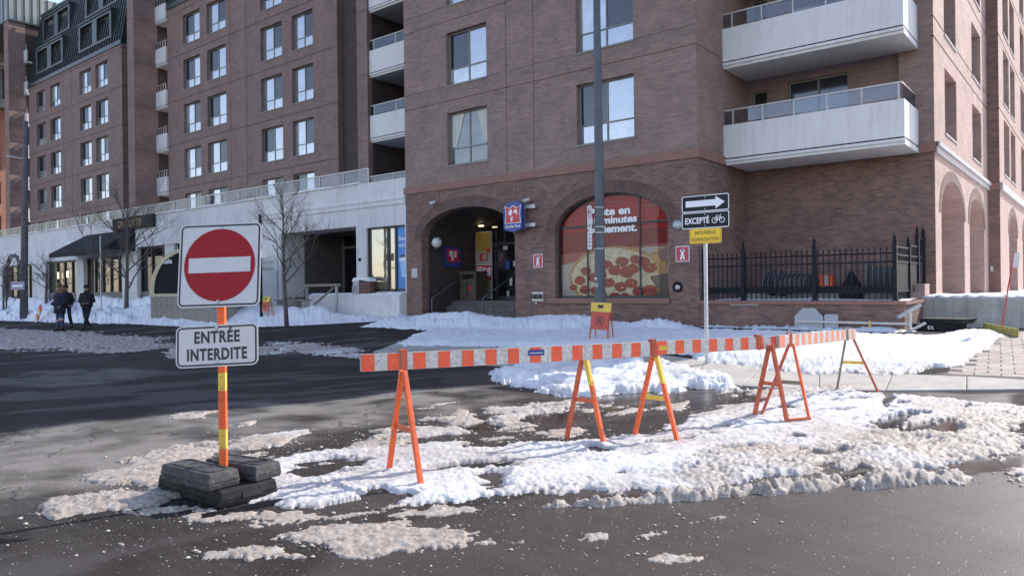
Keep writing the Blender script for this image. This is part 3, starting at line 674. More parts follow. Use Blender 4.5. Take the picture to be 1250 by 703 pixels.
def balcony(parent, ax, X0, X1, Yf, Yb, zb, h_=.98, endR=True, rail=True, nb=5, slab_out=.03, panel='concrete_white', posts=6):
    """concrete parapet, slab, glass guard rail on top"""
    b = MB(); b.box(X0, X1, Yf, Yf+.12, zb+.05, zb+h_)
    if endR: b.box(X1-.12, X1, Yf+.12, Yb, zb+.05, zb+h_)
    o = b.build('balcony', panel, parent)
    off = wloc(parent)
    def sub(mbx, nm, mt): 
        ob = link(bpy.data.objects.new(nm, mbx.mesh(nm, mt, off)), o); return ob
    s = MB(); s.box(X0, X1+.0, Yf+.05, Yb, zb-.14, zb-.0); s.box(X0, X1+.01, Yf-.012, Yf+.05, zb-.06, zb+.012); sub(s, 'slab', panel)
    s = MB(); n = max(1, int((X1-X0)/1.1))
    for k in range(n): a = X0+(X1-X0)*k/n; s.box(a+.03, a+(X1-X0)/n-.03, Yf+.03, Yf+.1, zb+.012, zb+.05)
    sub(s, 'drain_slot', 'black')
    if rail:
        r = MB(); zt = zb+h_+.40; r.box(X0, X1-.05, Yf+.03, Yf+.075, zt, zt+.04)
        if endR: r.box(X1-.095, X1-.05, Yf+.075, Yb, zt, zt+.04)
        for k in range(posts): x = X0+.25+(X1-X0-.4)*k/(posts-1); r.box(x, x+.04, Yf+.035, Yf+.07, zb+h_, zt)
        sub(r, 'guard_rail', 'rail')
        gl = MB(); gl.box(X0+.02, X1-.1, Yf+.045, Yf+.058, zb+h_+.04, zt-.01)
        if endR: gl.box(X1-.08, X1-.067, Yf+.09, Yb-.02, zb+h_+.04, zt-.01)
        sub(gl, 'guard_glass', 'rail_clear')
    return o
mg, Ng, Lg, Pg = new_mat('clear_guard_glass'); Ng.remove(Pg); tr_ = Ng.new('ShaderNodeBsdfTransparent'); tr_.inputs[0].default_value = (.72, .74, .78, 1)
gg_ = Ng.new('ShaderNodeBsdfGlossy'); gg_.inputs['Roughness'].default_value = .04; mm_ = Ng.new('ShaderNodeMixShader'); mm_.inputs[0].default_value = .08
Lg.new(tr_.outputs[0], mm_.inputs[1]); Lg.new(gg_.outputs[0], mm_.inputs[2]); Lg.new(mm_.outputs[0], Ng['Material Output'].inputs[0]); M['rail_clear'] = mg

HT = 25.0
bld = thing('apartment_building', 'brown brick corner apartment building with arched shop window and white corner balconies', 'building', (-12, 24, 0))
WA = [(-17.75, -15.93), (-12.39, -10.45)]
rowsz = [(5.73+2.74*k, 7.53+2.74*k) for k in range(6)]
ops_up = [(a, b, z0, z1) for a, b in WA for z0, z1 in rowsz]
mb = MB(); facade(mb, 'Y', YA, -19.87, XA, 5.16, HT, ops_up, .17); 
mb.add([(-19.87, YA, 0), (-19.87, YC, 0), (-19.87, YC, HT), (-19.87, YA, HT)], [(0, 1, 2, 3)])
mb.add([(-19.87, YA, HT), (XA, YA, HT), (XA, YR, HT), (XC, YR, HT), (XC, YC, HT), (-19.87, YC, HT)], [(0, 1, 2, 3, 4, 5)])
facade(mb, 'X', XA, YA, YR+.35, 5.16, HT, [], .1)
mb.build('wall', 'brick_up', bld)
ARCH1 = (-19.08, -14.82, -.2, 3.22, 1.04); ARCH2 = (-13.25, -9.42, 1.17, 3.1, 1.12)
mb = MB(); facade(mb, 'Y', YA+.0, -19.87, XA, -.3, 4.92, [ARCH1+(.35,), ARCH2+(.30,)], .3)
facade(mb, 'X', XA, YA, YR, -.3, 4.92, [], .1); mb.build('wall', 'brick_low', bld)
mb = MB(); facade(mb, 'Y', YR, XA, XC, -.3, 4.92, [], .1); mb.build('wall', 'brick_low', bld)
# stone band between shop level and flats
strip(bld, 'stone_band', 'band', 'Y', YA, -19.92, XA+.05, 4.92, 5.16, .05); strip(bld, 'stone_band', 'band', 'X', XA, YA+.05, YR, 4.92, 5.16, .05)
strip(bld, 'stone_band', 'band', 'Y', YR, XA+.05, XC+.04, 4.92, 5.16, .05)
# upper recess: door wall set back, right pier flush
doorz = []
ops = []
for k in range(6):
    z0 = 5.24+2.74*k; ops += [(-8.50, -8.02, z0, z0+2.15), (-7.42, -5.72, z0, z0+2.25)]
mb = MB(); facade(mb, 'Y', YR+.32, XA, -4.38, 5.16, HT, ops, .12); mb.add([(-4.38, YR, 5.16), (-4.38, YR+.32, 5.16), (-4.38, YR+.32, HT), (-4.38, YR, HT)], [(0, 1, 2, 3)])
facade(mb, 'Y', YR, -4.38, XC, 5.16, HT, [], .1); mb.build('wall', 'brick_up', bld)
for k in range(6):
    z0 = 5.24+2.74*k
    window(bld, 'Y', YR+.32, -8.50, -8.02, z0, z0+2.15, ['g_dark', 'g_dark'], 1, .0, .08, 'frame', None)
    window(bld, 'Y', YR+.32, -7.42, -5.72, z0, z0+2.25, ['g_sky2', 'g_dark', 'g_dark', 'g_dark'] if k == 0 else ['g_sky', 'g_curt', 'g_sky', 'g_dark'], 2, .42, .08, 'frame', None)
for k in range(6): balcony(bld, 'Y', XA+.0, -3.94+.02, 20.24, YR+.32 if False else YR-.001, 5.06+2.74*k, .98)
for k, (z0, z1) in enumerate(rowsz):
    for j, (a, b) in enumerate(WA):
        kinds = {(0, 0): ['g_curt', 'g_curt'], (0, 1): ['g_sky', 'g_dark', 'g_sky2', 'g_sky'], (1, 0): ['g_sky2', 'g_dark', 'g_sky2', 'g_sky'], (1, 1): ['g_sky', 'g_sky2', 'g_sky', 'g_dark']}.get((k, j)) or rnd_kinds()
        window(bld, 'Y', YA, a, b, z0, z1, kinds, curtain=(k, j) == (0, 0))
        strip(bld, 'soldier_course', 'brick_sold', 'Y', YA, a-.02, b+.02, z0-.30, z0-.06, .004, .01)
for k in range(5):     # floor lines
    zf = 7.95+2.74*k
    strip(bld, 'relief_joint', 'joint', 'Y', YA, -19.87, XA+.002, zf-.012, zf+.006, .006, .01); strip(bld, 'relief_joint', 'joint', 'X', XA, YA+.01, YR, zf-.012, zf+.006, .006, .01)
    strip(bld, 'soldier_course', 'brick_sold', 'Y', YA, -19.87, XA+.003, 8.22-2.74*0+2.74*k, 8.46+2.74*k, .003, .01)
    strip(bld, 'relief_joint', 'joint', 'Y', YA, -19.87, XA+.002, 8.47+2.74*k, 8.482+2.74*k, .006, .01)
for x in (-15.1, -14.0): strip(bld, 'control_joint', 'joint', 'Y', YA, x-.009, x+.009, 5.17, HT, .0045, .01)
# brick rings over the arches
def ring(parent, ax, c, a0, a1, zs, rise, wd=.36, mat='brick_ring', out=.012, back=.0, tail=.6):
    def P(a, z, d=0): return (a, c+d, z) if ax == 'Y' else (c-d, a, z)
    c0 = (a0+a1)/2; r = (a1-a0)/2; n = 40; pin = arch_pts(a0, a1, zs, rise, n)
    k = (r+wd)/r; kz = (rise+wd)/rise; pout = [(c0+(p[0]-c0)*k, zs+(p[1]-zs)*kz) for p in pin]
    vs = []; uv = []; s = 0; fs = []
    for i in range(n+1):
        if i: s += math.hypot(pin[i][0]-pin[i-1][0], pin[i][1]-pin[i-1][1])*1.12
        vs += [P(*pin[i], -out), P(*pout[i], -out), P(*pout[i], 0)]; uv += [(0, s), (wd, s), (wd, s)]
    for i in range(n): fs += [(3*i, 3*i+3, 3*i+4, 3*i+1), (3*i+1, 3*i+4, 3*i+5, 3*i+2)]
    me = bpy.data.meshes.new('arch_ring'); off = wloc(parent); me.from_pydata([(a-off.x, b-off.y, q-off.z) for a, b, q in vs], [], fs)
    l = me.uv_layers.new(name='UVMap')
    for lp in me.loops: l.data[lp.index].uv = uv[lp.vertex_index]
    me.materials.append(M[mat]); return link(bpy.data.objects.new('arch_ring', me), parent)
ring(bld, 'Y', YA, *ARCH1[:2], ARCH1[3], ARCH1[4]); ring(bld, 'Y', YA, *ARCH2[:2], ARCH2[3], ARCH2[4])
strip(bld, 'window_ledge', 'band', 'Y', YA, -13.55, -9.40, 1.02, 1.17, .06)
# louvred vents under the band
for a, b, z0, z1 in ((-19.07, -18.2, 4.40, 4.90), (-15.6, -14.78, 4.40, 4.90)):
    fr = MB(); fr.box(a, b, YA-.02, YA+.0, z0, z0+.05); fr.box(a, b, YA-.02, YA, z1-.05, z1); fr.box(a, a+.05, YA-.02, YA, z0+.05, z1-.05); fr.box(b-.05, b, YA-.02, YA, z0+.05, z1-.05)
    v_ = fr.build('vent', 'band', bld); bk = MB(); bk.box(a+.05, b-.05, YA-.004, YA, z0+.05, z1-.05); bk.build('backing', 'frame_dark', v_)
    for k in range(7):
        z = z0+.07+k*(z1-z0-.12)/7; sl = MB(); sl.hexa([(a+.05, YA-.022, z), (b-.05, YA-.022, z), (b-.05, YA-.005, z+.025), (a+.05, YA-.005, z+.025)], [(a+.05, YA-.022, z+.012), (b-.05, YA-.022, z+.012), (b-.05, YA-.005, z+.037), (a+.05, YA-.005, z+.037)]); sl.build('louvre', 'band', v_)
# side street facade
wc = [(23.6, 25.6), (28.85, 31.0)]
opsC = [(a, b, z0, z1) for a, b in wc for z0, z1 in [(5.66+2.74*k, 7.47+2.74*k) for k in range(6)]]
mb = MB(); facade(mb, 'X', XC, YR, YC, 5.16, HT, opsC, .35); facade(mb, 'X', XC, YR, YC, -.3, 4.92, [(22.85, 26.85, .9, 3.4, 1.0, 1.5), (27.95, 31.45, .9, 3.4, .95, 1.5)], 1.5)
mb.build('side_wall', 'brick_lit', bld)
strip(bld, 'cornice', 'cornice', 'X', XC, YR+.0, YC, 4.90, 5.18, .07)
strip(bld, 'cornice', 'cornice', 'X', XC, YR+.0, YC, 5.06, 5.18, .13)
for a, b in wc:
    for k in range(6): window(bld, 'X', XC, a, b, 5.66+2.74*k, 7.47+2.74*k, ['g_dark', 'g_curt', 'g_dark', 'g_dark'], 2, .32, .30, 'frame', 'cornice')
for k in range(5):
    zf = 7.95+2.74*k; strip(bld, 'relief_joint', 'joint', 'X', XC, YR, YC, zf-.03, zf+.01, .008); strip(bld, 'relief_joint', 'joint', 'X', XC, YR, YC, zf+.5, zf+.525, .008)
for a, b in ((22.85, 26.85), (27.95, 31.45)):
    ring(bld, 'X', XC, a, b, 3.4, 1.0, .3)
    mb = MB(); ap = arch_pts(a, b, 3.4, 1.0)
    mb.add([(XC-1.5, p[0], p[1]) for p in ap]+[(XC-1.5, b, .9), (XC-1.5, a, .9)], [tuple(range(len(ap)+2))]); gw = mb.build('arched_glazing', 'g_dark', bld)
    fr = MB(); 
    for y in (a+.05, a+(b-a)*.33, a+(b-a)*.66, b-.05): fr.box(XC-1.5, XC-1.42, y-.04, y+.04, .9, 3.4+.9*math.sin(PI*min(max((y-a)/(b-a), .02), .98)))
    fr.box(XC-1.5, XC-1.42, a, b, 3.3, 3.4); fr.build('glazing_bars', 'frame', gw)
# next wing along the side street
wing = thing('brick_wing', 'brick wing beyond the side street arches with paired tall narrow windows', 'building', (-6, 45, 0))
XW_ = -3.18
opsw = [(a, b, z0, z1) for a, b in ((34.2, 36.2), (36.7, 38.6), (41.2, 43.2), (43.7, 45.6)) for z0, z1 in [(5.66+2.74*k, 7.47+2.74*k+.3) for k in range(6)]]
mb = MB(); facade(mb, 'X', XW_, YC, 62, 5.16, HT, opsw, .3); facade(mb, 'X', XW_, YC, 62, -.3, 4.92, [(35.6, 39.0, .6, 3.4, .9, .8), (41.5, 45, .6, 3.4, .9, .8)], .8)
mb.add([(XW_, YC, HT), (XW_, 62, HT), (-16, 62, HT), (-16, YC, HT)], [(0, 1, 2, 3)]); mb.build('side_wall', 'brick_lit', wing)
mb = MB(); facade(mb, 'Y', YC, XC, XW_, -.3, HT, [], .1); mb.build('return_wall', 'brick_low', wing)
strip(wing, 'cornice', 'cornice', 'X', XW_, YC, 62, 4.90, 5.18, .1); strip(wing, 'stone_band', 'band', 'Y', YC, XC+.01, XW_+.02, 4.92, 5.18, .04)
for o_ in opsw: window(wing, 'X', XW_, *o_, ['g_dark', 'g_curt'], 1, .3, .25, 'frame', 'cornice')
for k in range(5): zf = 7.95+2.74*k; strip(wing, 'relief_joint', 'joint', 'X', XW_, YC, 62, zf-.03, zf+.01, .008)
for a, b in ((35.6, 39.0), (41.5, 45)):
    ring(wing, 'X', XW_, a, b, 3.4, .9, .3); mb = MB(); ap = arch_pts(a, b, 3.4, .9); mb.add([(XW_-.8, p[0], p[1]) for p in ap]+[(XW_-.8, b, .6), (XW_-.8, a, .6)], [tuple(range(len(ap)+2))]); mb.build('arched_glazing', 'g_dark', wing)
mb = MB(); mb.box(-3.5, -3.42, YC-.04, YC-.005, 1.9, 2.1); mb.build('wall_plate', 'frame_pale', wing)

# ---- shop entrance inside the left arch
X0, X1, YB_ = -19.08, -14.82, 21.3
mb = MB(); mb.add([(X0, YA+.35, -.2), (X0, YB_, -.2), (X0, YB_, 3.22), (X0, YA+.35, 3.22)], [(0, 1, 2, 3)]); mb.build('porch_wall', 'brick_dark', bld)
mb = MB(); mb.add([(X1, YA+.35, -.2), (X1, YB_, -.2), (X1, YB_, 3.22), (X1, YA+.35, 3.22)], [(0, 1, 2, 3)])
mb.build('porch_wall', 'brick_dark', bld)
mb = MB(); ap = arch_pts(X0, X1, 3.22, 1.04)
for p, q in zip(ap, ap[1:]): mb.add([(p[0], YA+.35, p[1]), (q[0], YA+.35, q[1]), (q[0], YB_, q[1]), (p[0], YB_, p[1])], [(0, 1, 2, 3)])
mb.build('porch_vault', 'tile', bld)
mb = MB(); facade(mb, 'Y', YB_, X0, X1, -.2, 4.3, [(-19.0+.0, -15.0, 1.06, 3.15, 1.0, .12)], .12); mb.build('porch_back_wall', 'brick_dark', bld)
mb = MB(); mb.box(X0, X1, 20.0, YB_+.2, -.2, 1.06)
stepb = mb.build('porch_floor', 'step', bld)
for k in range(4):
    mb = MB(); mb.box(X0+.01, X1-.01, 18.75+k*.32, 20.02, .30+k*.19-.19 if k else -.2, .30+k*.19+.0); mb.build('step', 'step', bld)
# shop front glazing
sf = MB(); ap = arch_pts(-19.0, -15.0, 3.15, 1.0); sf.add([(p[0], YB_+.10, p[1]) for p in ap]+[(-15., YB_+.10, 1.06), (-19., YB_+.10, 1.06)], [tuple(range(len(ap)+2))]); sfo = sf.build('shop_front', 'g_black', bld)
fr = MB(); 
for x in (-18.97, -18.05, -17.0, -16.9, -15.95, -15.03): fr.box(x-.035, x+.035, YB_+.03, YB_+.095, 1.06, 3.2)
fr.box(-19, -15, YB_+.035, YB_+.09, 3.12, 3.22); fr.box(-17.9, -15.1, YB_+.035, YB_+.09, 1.06, 1.2); fr.box(-17.62, -17.56, YB_+.04, YB_+.085, 3.2, 4.12)
for p, q in zip(ap, ap[1:]): fr.bar((p[0], YB_+.06, p[1]-.03), (q[0], YB_+.06, q[1]-.03), .07, .07)
fr.build('glazing_bars', 'frame_dark', sfo)
def decal(parent, pts, x, y, z, mat, name='print', th=.004):
    mb = MB(); mb.prism([(x+a, z+b) for a, b in pts], y-th, y); return mb.build(name, mat, parent)
def rect(w, h): return [(-w/2, -h/2), (w/2, -h/2), (w/2, h/2), (-w/2, h/2)]
for x, z, w_, h_, mt in ((-17.55, 3.0, .22, .14, 'frame_pale'), (-17.45, 2.35, .2, .3, 'blue'), (-17.1, 2.4, .16, .2, 'frame_pale'), (-16.75, 2.4, .26, .34, 'ad_yellow'), (-16.8, 1.75, .24, .26, 'ad_cream'), (-17.3, 1.75, .12, .3, 'frame_pale'), (-17.45, 1.3, .12, .2, 'metal'), (-16.2, 2.2, .3, .4, 'ad_cream')):
    decal(sfo, rect(w_, h_), x, YB_+.028, z, mt, 'door_sticker')
for x, y, z in ((-18.45, YB_-.3, 3.85), (-17.2, YB_-.25, 4.05)):
    mb = MB(); mb.box(x-.09, x+.09, y-.05, y+.05, z-.02, z+.02); mb.build('ceiling_lamp', 'warm', bld)
mb = MB(); mb.lathe([(.0, .0), (.12, .0), (.12, .03)], (-16.95, YB_-.1, 3.55), 16, 'Y'); tm = text_mesh('8', .62, bold=.01); shift(tm, -16.92, YB_-.08, 3.42); tm.build('shop_lettering', 'ad_cream', bld)
# tall adverts beside the door
ad = thing('advert_panel', 'tall narrow advertisement panel yellow above red 5 dollar offer beside the shop door', 'poster', (-18.55, YB_-.02, 1.1))
mb = MB(); mb.box(-18.95, -18.16, YB_-.06, YB_-.0, 1.1, 3.65); mb.build('frame', 'frame_pale', ad)
yy = YB_-.061
decal(ad, rect(.75, .62), -18.555, yy, 3.31, 'ad_yellow', 'yellow_print'); decal(ad, [(-.375, 0), (-.2, -.09), (0, -.13), (.2, -.09), (.375, 0), (.375, .1), (-.375, .1)], -18.555, yy-.001, 3.0, 'ad_yellow', 'yellow_print')
decal(ad, rect(.75, .62), -18.555, yy+.0005, 2.72, 'ad_cream', 'pale_print'); decal(ad, rect(.42, .28), -18.55, yy-.003, 2.68, 'red', 'product_print'); decal(ad, rect(.2, .22), -18.5, yy-.007, 2.68, 'ad_cream', 'product_print'); decal(ad, circ(.1, 14), -18.3, yy-.004, 2.93, 'red', 'badge_print')
decal(ad, rect(.75, 1.22), -18.555, yy, 1.76, 'ad_cream', 'white_print'); decal(ad, [(-.375, -.3), (.375, -.12), (.375, .42), (-.375, .42)], -18.555, yy-.003, 1.95, 'red', 'red_print')
tm = text_mesh('5$', .42, bold=.012); shift(tm, -18.4, yy-.008, 1.98); tm.build('lettering', 'white', ad)
for k in range(3): decal(ad, rect(.26, .05), -18.76, yy-.008, 2.28-k*.09, 'white', 'lettering')
decal(ad, circ(.12, 12, 0, 0, .17), -18.72, yy-.007, 1.62, 'poster_red2', 'drink_print'); decal(ad, circ(.14, 12, 0, 0, .2), -18.4, yy-.007, 1.66, 'ad_yellow', 'food_print'); decal(ad, circ(.15, 12, 0, 0, .07), -18.66, yy-.009, 1.36, 'pz_crust', 'food_print'); decal(ad, circ(.12, 12, 0, 0, .07), -18.36, yy-.009, 1.33, 'pz_crust', 'food_print')

# ---- arched shop window with printed pizza poster
yw = YA+.26
a0, a1 = ARCH2[:2]; ap = arch_pts(a0, a1, ARCH2[3], ARCH2[4], 32)
sw = thing('shop_window_poster', 'arched shop window filled with a red poster of a pepperoni pizza', 'window poster', (-11.33, yw, 1.17))
def clip_arch(pts):      # clip a polygon to the window outline
    out = [(p[0], p[1]) for p in ap]+[(a1, 1.17), (a0, 1.17)]
    n = len(out); poly = pts
    for i in range(n):
        (x0, z0), (x1, z1) = out[i], out[(i+1) % n]; ex, ez = x1-x0, z1-z0; new = []
        f = lambda p: (ex*(p[1]-z0)-ez*(p[0]-x0))
        for k in range(len(poly)):
            p, q = poly[k], poly[(k+1) % len(poly)]; fp, fq = f(p), f(q)
            if fp <= 1e-9: new.append(p)
            if (fp < 0) != (fq < 0) and abs(fp-fq) > 1e-12: t = fp/(fp-fq); new.append((p[0]+(q[0]-p[0])*t, p[1]+(q[1]-p[1])*t))
        poly = new
        if not poly: return []
    return poly
def pprint(name, pts, mat, lay):
    pts = clip_arch(pts)
    if len(pts) < 3: return
    mb = MB(); y = yw+.045-.0055*lay; mb.add([(x, y, z) for x, z in pts], [tuple(range(len(pts)))]); return mb.build(name, mat, sw)
pprint('red_ground', [(a0, 1), (a1, 1), (a1, 5), (a0, 5)], 'poster_red', 0)
pprint('dark_red_band', [(a0, 2.2), (a1, 2.2), (a1, 3.15), (a0, 3.15)], 'poster_red2', 1)
pprint('salmon_band', [(a0, 1.9), (a1, 2.3), (a1, 2.72), (a0, 2.52)], 'poster_salmon', 2)
pprint('paper_print', [(a0+.06, 1.0), (a1, 1.0), (a1, 2.62), (-10.3, 2.62), (-12.3, 2.34), (a0+.02, 2.18)], 'poster_paper', 3)
pprint('shadow_print', [(-10.0, 1.0), (a1, 1.0), (a1, 1.9), (-9.9, 1.95)], 'bin', 4)
def wob(cx, cz, rx, rz, n, am, sd):
    r_ = random.Random(sd); ph = [r_.random()*6 for _ in range(4)]
    return [(cx+rx*math.cos(2*PI*k/n)*(1+am*math.sin(3*2*PI*k/n+ph[0])+am*.6*math.sin(7*2*PI*k/n+ph[1])), cz+rz*math.sin(2*PI*k/n)*(1+am*math.sin(4*2*PI*k/n+ph[2])+am*.6*math.sin(8*2*PI*k/n+ph[3]))) for k in range(n)]
pprint('crust_print', wob(-11.33, 1.76, 1.58, .94, 44, .02, 1), 'pz_crust', 5)
pprint('cheese_print', wob(-11.33, 1.76, 1.47, .86, 44, .02, 2), 'pz_cheese', 6)
pprint('crust_print', [(-10.3, 2.35), (-9.75, 2.6), (-9.62, 2.2), (-9.55, 1.85), (-9.85, 1.72), (-10.0, 2.1)], 'pz_crust', 7)
pprint('cheese_print', [(-10.9, 2.2), (-10.4, 2.42), (-10.1, 2.3), (-9.95, 1.95), (-10.1, 1.7), (-10.6, 1.8)], 'pz_cheese', 8)
pprint('gap_print', [(-10.15, 1.78), (-9.4, 1.9), (-9.4, 1.35), (-9.95, 1.45)], 'bin', 8)
pprint('hand_print', [(-9.95, 2.42), (-9.4, 2.75), (-9.4, 2.15), (-9.75, 2.2)], 'skin_print', 9)
rp = random.Random(11); placed = []
for (x, z, r) in [(-12.3,1.98,.17),(-12.52,1.7,.18),(-12.0,1.78,.19),(-12.35,1.42,.17),(-11.95,1.4,.18),(-11.55,2.15,.17),(-11.3,1.98,.2),(-11.05,2.22,.2),(-10.9,1.92,.22),(-10.6,2.28,.17),(-10.35,2.2,.2),(-10.7,2.0,.2),(-10.15,2.02,.2),(-11.5,1.62,.18),(-11.1,1.5,.19),(-10.75,1.6,.19),(-10.5,1.36,.2),(-11.3,1.2,.18),(-11.75,1.25,.17),(-10.15,1.4,.2),(-12.15,1.15,.16),(-11.75,1.85,.17),(-10.95,1.2,.16),(-12.75,1.5,.12),(-10.1,1.22,.15)]:
    pprint('pepperoni_print', wob(x, z, r*1.08, r*.74, 16, .05, int(x*100) % 97), 'pz_pep', 9+.12*len(placed)); placed.append(x)
for k in range(34): pprint('cheese_fleck_print', wob(-11.3+rp.uniform(-1.2, 1.15), 1.72+rp.uniform(-.55, .5), rp.uniform(.015, .06), rp.uniform(.01, .022), 9, .2, k), rp.choice(['pz_cheese', 'pz_cheese', 'pz_crust']), 12.3)
for i, (t, xe) in enumerate((('Prête en', 769.5), ('10 minutes', 776), ('seulement.', 778.5))):
    xl_ = onY(719.5, 268, yw).x; xr_ = onY(xe, 262+10*i, yw).x; zb1 = onY(745, 262.5+10.6*i, yw).z; tm = text_mesh(t, .31, w=xr_-xl_, bold=.012, align='LEFT'); shift(tm, xl_, yw-.032, zb1); tm.build('lettering', 'white', sw)
for xa, xb, z in ((-12.25, -11.0, 3.98), (-10.35, -9.55, 3.78)): 
    mb = MB(); mb.box(xa, xb, yw-.012, yw-.008, z-.02, z+.02); mb.build('light_streak_print', 'poster_salmon', sw)
fr = MB()
for p, q in zip(ap, ap[1:]): fr.bar((p[0], yw-.03, p[1]-.02), (q[0], yw-.03, q[1]-.02), .09, .07)
fr.box(a0, a1, yw-.07, yw-.044, 1.17, 1.24); fr.box(a0, a0+.06, yw-.07, yw-.02, 1.24, 3.2); fr.box(a1-.06, a1, yw-.07, yw-.02, 1.24, 3.2)
zm_ = onY(745, 272.3, yw-.05).z; fr.box(a0+.06, a1-.06, yw-.065, yw-.045, zm_-.075, zm_-.015)
for x, zt in ((-12.2, 3.98), (-10.42, 4.07)): fr.box(x-.024, x+.024, yw-.068, yw-.043, 1.24, zt)
fr.build('frame', 'frame_dark', sw)
gl = MB(); gl.add([(p[0], yw-.041, p[1]) for p in ap]+[(a1, yw-.041, 1.17), (a0, yw-.041, 1.17)], [tuple(range(len(ap)+2))])
mgl, Ng, Lg, Pg = new_mat('shop_pane'); Ng.remove(Pg); tr_ = Ng.new('ShaderNodeBsdfTransparent'); gg_ = Ng.new('ShaderNodeBsdfGlossy'); gg_.inputs['Roughness'].default_value = .05; mm_ = Ng.new('ShaderNodeMixShader'); mm_.inputs[0].default_value = .02
Lg.new(tr_.outputs[0], mm_.inputs[1]); Lg.new(gg_.outputs[0], mm_.inputs[2]); Lg.new(mm_.outputs[0], Ng['Material Output'].inputs[0]); M['clear'] = mgl
gl.build('pane', 'clear', sw)

# ---- loggia stack between corner building and tower: pilaster, balconies, side walls with shade in their colour
def loggia(nm, label, xp0, xp1, yp, xr, ybk, yfront, zbase, nlev, xl):
    t = thing(nm, label, 'building', (xp0, yp+2, 0))
    mb = MB(); facade(mb, 'Y', yp, xp0, xp1, zbase, HT, [], .1); facade(mb, 'X', xp1, yp, ybk, zbase, HT, [], .1); mb.add([(xp0, yp, zbase), (xp0, ybk, zbase), (xp0, ybk, HT), (xp0, yp, HT)], [(0, 1, 2, 3)])
    mb.build('pilaster', 'brick_tower', t)
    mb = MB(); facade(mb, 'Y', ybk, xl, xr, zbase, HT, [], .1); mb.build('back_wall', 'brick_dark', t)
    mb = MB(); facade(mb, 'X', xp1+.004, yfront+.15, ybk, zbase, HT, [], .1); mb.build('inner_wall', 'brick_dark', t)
    for k in range(nlev):
        zb = 5.09+2.74*k
        if k: balcony(t, 'Y', xp1+.01, xr, yfront, ybk, zb, .98, False, True, posts=4)
        strip(t, 'relief_joint', 'joint', 'Y', yp, xp0, xp1+.001, zb+2.70, zb+2.725, .005, .01); strip(t, 'relief_joint', 'joint', 'X', xp1, yp, yfront, zb+2.70, zb+2.725, .005, .01)
    return t
loggia('balcony_stack', 'recessed stack of white balconies directly left of the corner building', -24.95, -24.28, 20.5, -19.88, 23.2, 20.6, 4.8, 7, -29.4)
loggia('balcony_stack', 'recessed stack of small white balconies between the two brick towers', -48.6, -47.7, 21.4, -46.35, 25.5, 22.75, 4.8, 7, -54.5)

# ---- middle tower
tw = thing('brick_tower', 'mid brown brick apartment tower with four columns of windows, right of the narrow balconies', 'building', (-38, 26, 0))
colsB = [(-44.4, -42.4), (-41.6, -39.5), (-35.97, -33.97), (-33.1, -31.3)]
rowsB = [(5.73+2.74*k, 7.54+2.74*k) for k in range(5)]
mb = MB(); facade(mb, 'Y', 22.9, -46.4, -29.35, 4.8, 19.35, [(a, b, z0, z1) for a, b in colsB for z0, z1 in rowsB], .22)
facade(mb, 'X', -29.35, 22.9, 30, 4.8, HT, [], .1); mb.build('wall', 'brick_tower', tw)
for a, b in colsB:
    for k, (z0, z1) in enumerate(rowsB): window(tw, 'Y', 22.9, a, b, z0, z1, rnd_kinds())
for k in range(5):
    strip(tw, 'relief_joint', 'joint', 'Y', 22.9, -46.4, -29.35, 7.93+2.74*k, 7.97+2.74*k, .008)
for x in (-39.05, -37.4): strip(tw, 'control_joint', 'joint', 'Y', 22.9, x-.015, x+.015, 4.8, 19.3, .006)
def mansard(parent, xa, xb, y0, z0, z1, slope, cols, seam=.42):
    def yy_(z): return y0+.0+(z-z0)*slope
    mb = MB(); xi = (z1-z0)*slope*0
    mb.add([(xa, y0, z0), (xb, y0, z0), (xb, yy_(z1), z1), (xa, yy_(z1), z1)], [(0, 1, 2, 3)])
    mb.add([(xb, y0, z0), (xb, y0+7, z0), (xb, y0+7, z1), (xb, yy_(z1), z1)], [(0, 1, 2, 3)]); mb.add([(xa, y0, z0), (xa, y0+7, z0), (xa, y0+7, z1), (xa, yy_(z1), z1)], [(0, 1, 2, 3)])
    mb.add([(xa, yy_(z1), z1), (xb, yy_(z1), z1), (xb, y0+7, z1), (xa, y0+7, z1)], [(0, 1, 2, 3)])
    mb.box(xa-.05, xb+.05, y0-.08, y0+.02, z0-.05, z0+.25); mb.box(xa-.06, xb+.06, yy_(z1)-.1, yy_(z1)+.1, z1-.02, z1+.18)
    r = mb.build('mansard_roof', 'metal_seam', parent)
    sm = MB(); n = int((xb-xa)/seam)
    for k in range(n+1):
        x = xa+(xb-xa)*k/n; sm.hexa([(x-.022, y0-.05, z0+.2), (x+.022, y0-.05, z0+.2), (x+.022, y0+.06, z0+.2), (x-.022, y0+.06, z0+.2)], [(x-.022, yy_(z1)-.05, z1-.02), (x+.022, yy_(z1)-.05, z1-.02), (x+.022, yy_(z1)+.05, z1-.02), (x-.022, yy_(z1)+.05, z1-.02)])
    tag(sm.build('standing_seams', 'metal_seam', r), kind='stuff')
    for a, b, w0, w1 in cols:      # dormer boxes standing proud of the slope
        yf = yy_(w0)-.10; d = MB(); d.box(a-.3, a, yf, yy_(w1)+.3, w0-.15, w1+.2); d.box(b, b+.3, yf, yy_(w1)+.3, w0-.15, w1+.2); d.box(a, b, yf, yy_(w1)+.3, w1, w1+.2); d.box(a, b, yf, yy_(w0)+.3, w0-.15, w0); d.box(a-.36, b+.36, yf-.08, yy_(w1)+.3, w1+.2, w1+.3)
        mid = (a+b)/2; d.box(mid-.4, mid+.4, yf+.01, yy_(w1)+.3, w0, w1)
        d.build('dormer', 'metal_seam', parent)
        for wa, wb in ((a, mid-.4), (mid+.4, b)): window(parent, 'Y', yf, wa, wb, w0, w1, rnd_kinds(), setb=.3, sill=None)
mansard(tw, -46.4, -29.35, 22.9, 19.35, HT, .16, [])
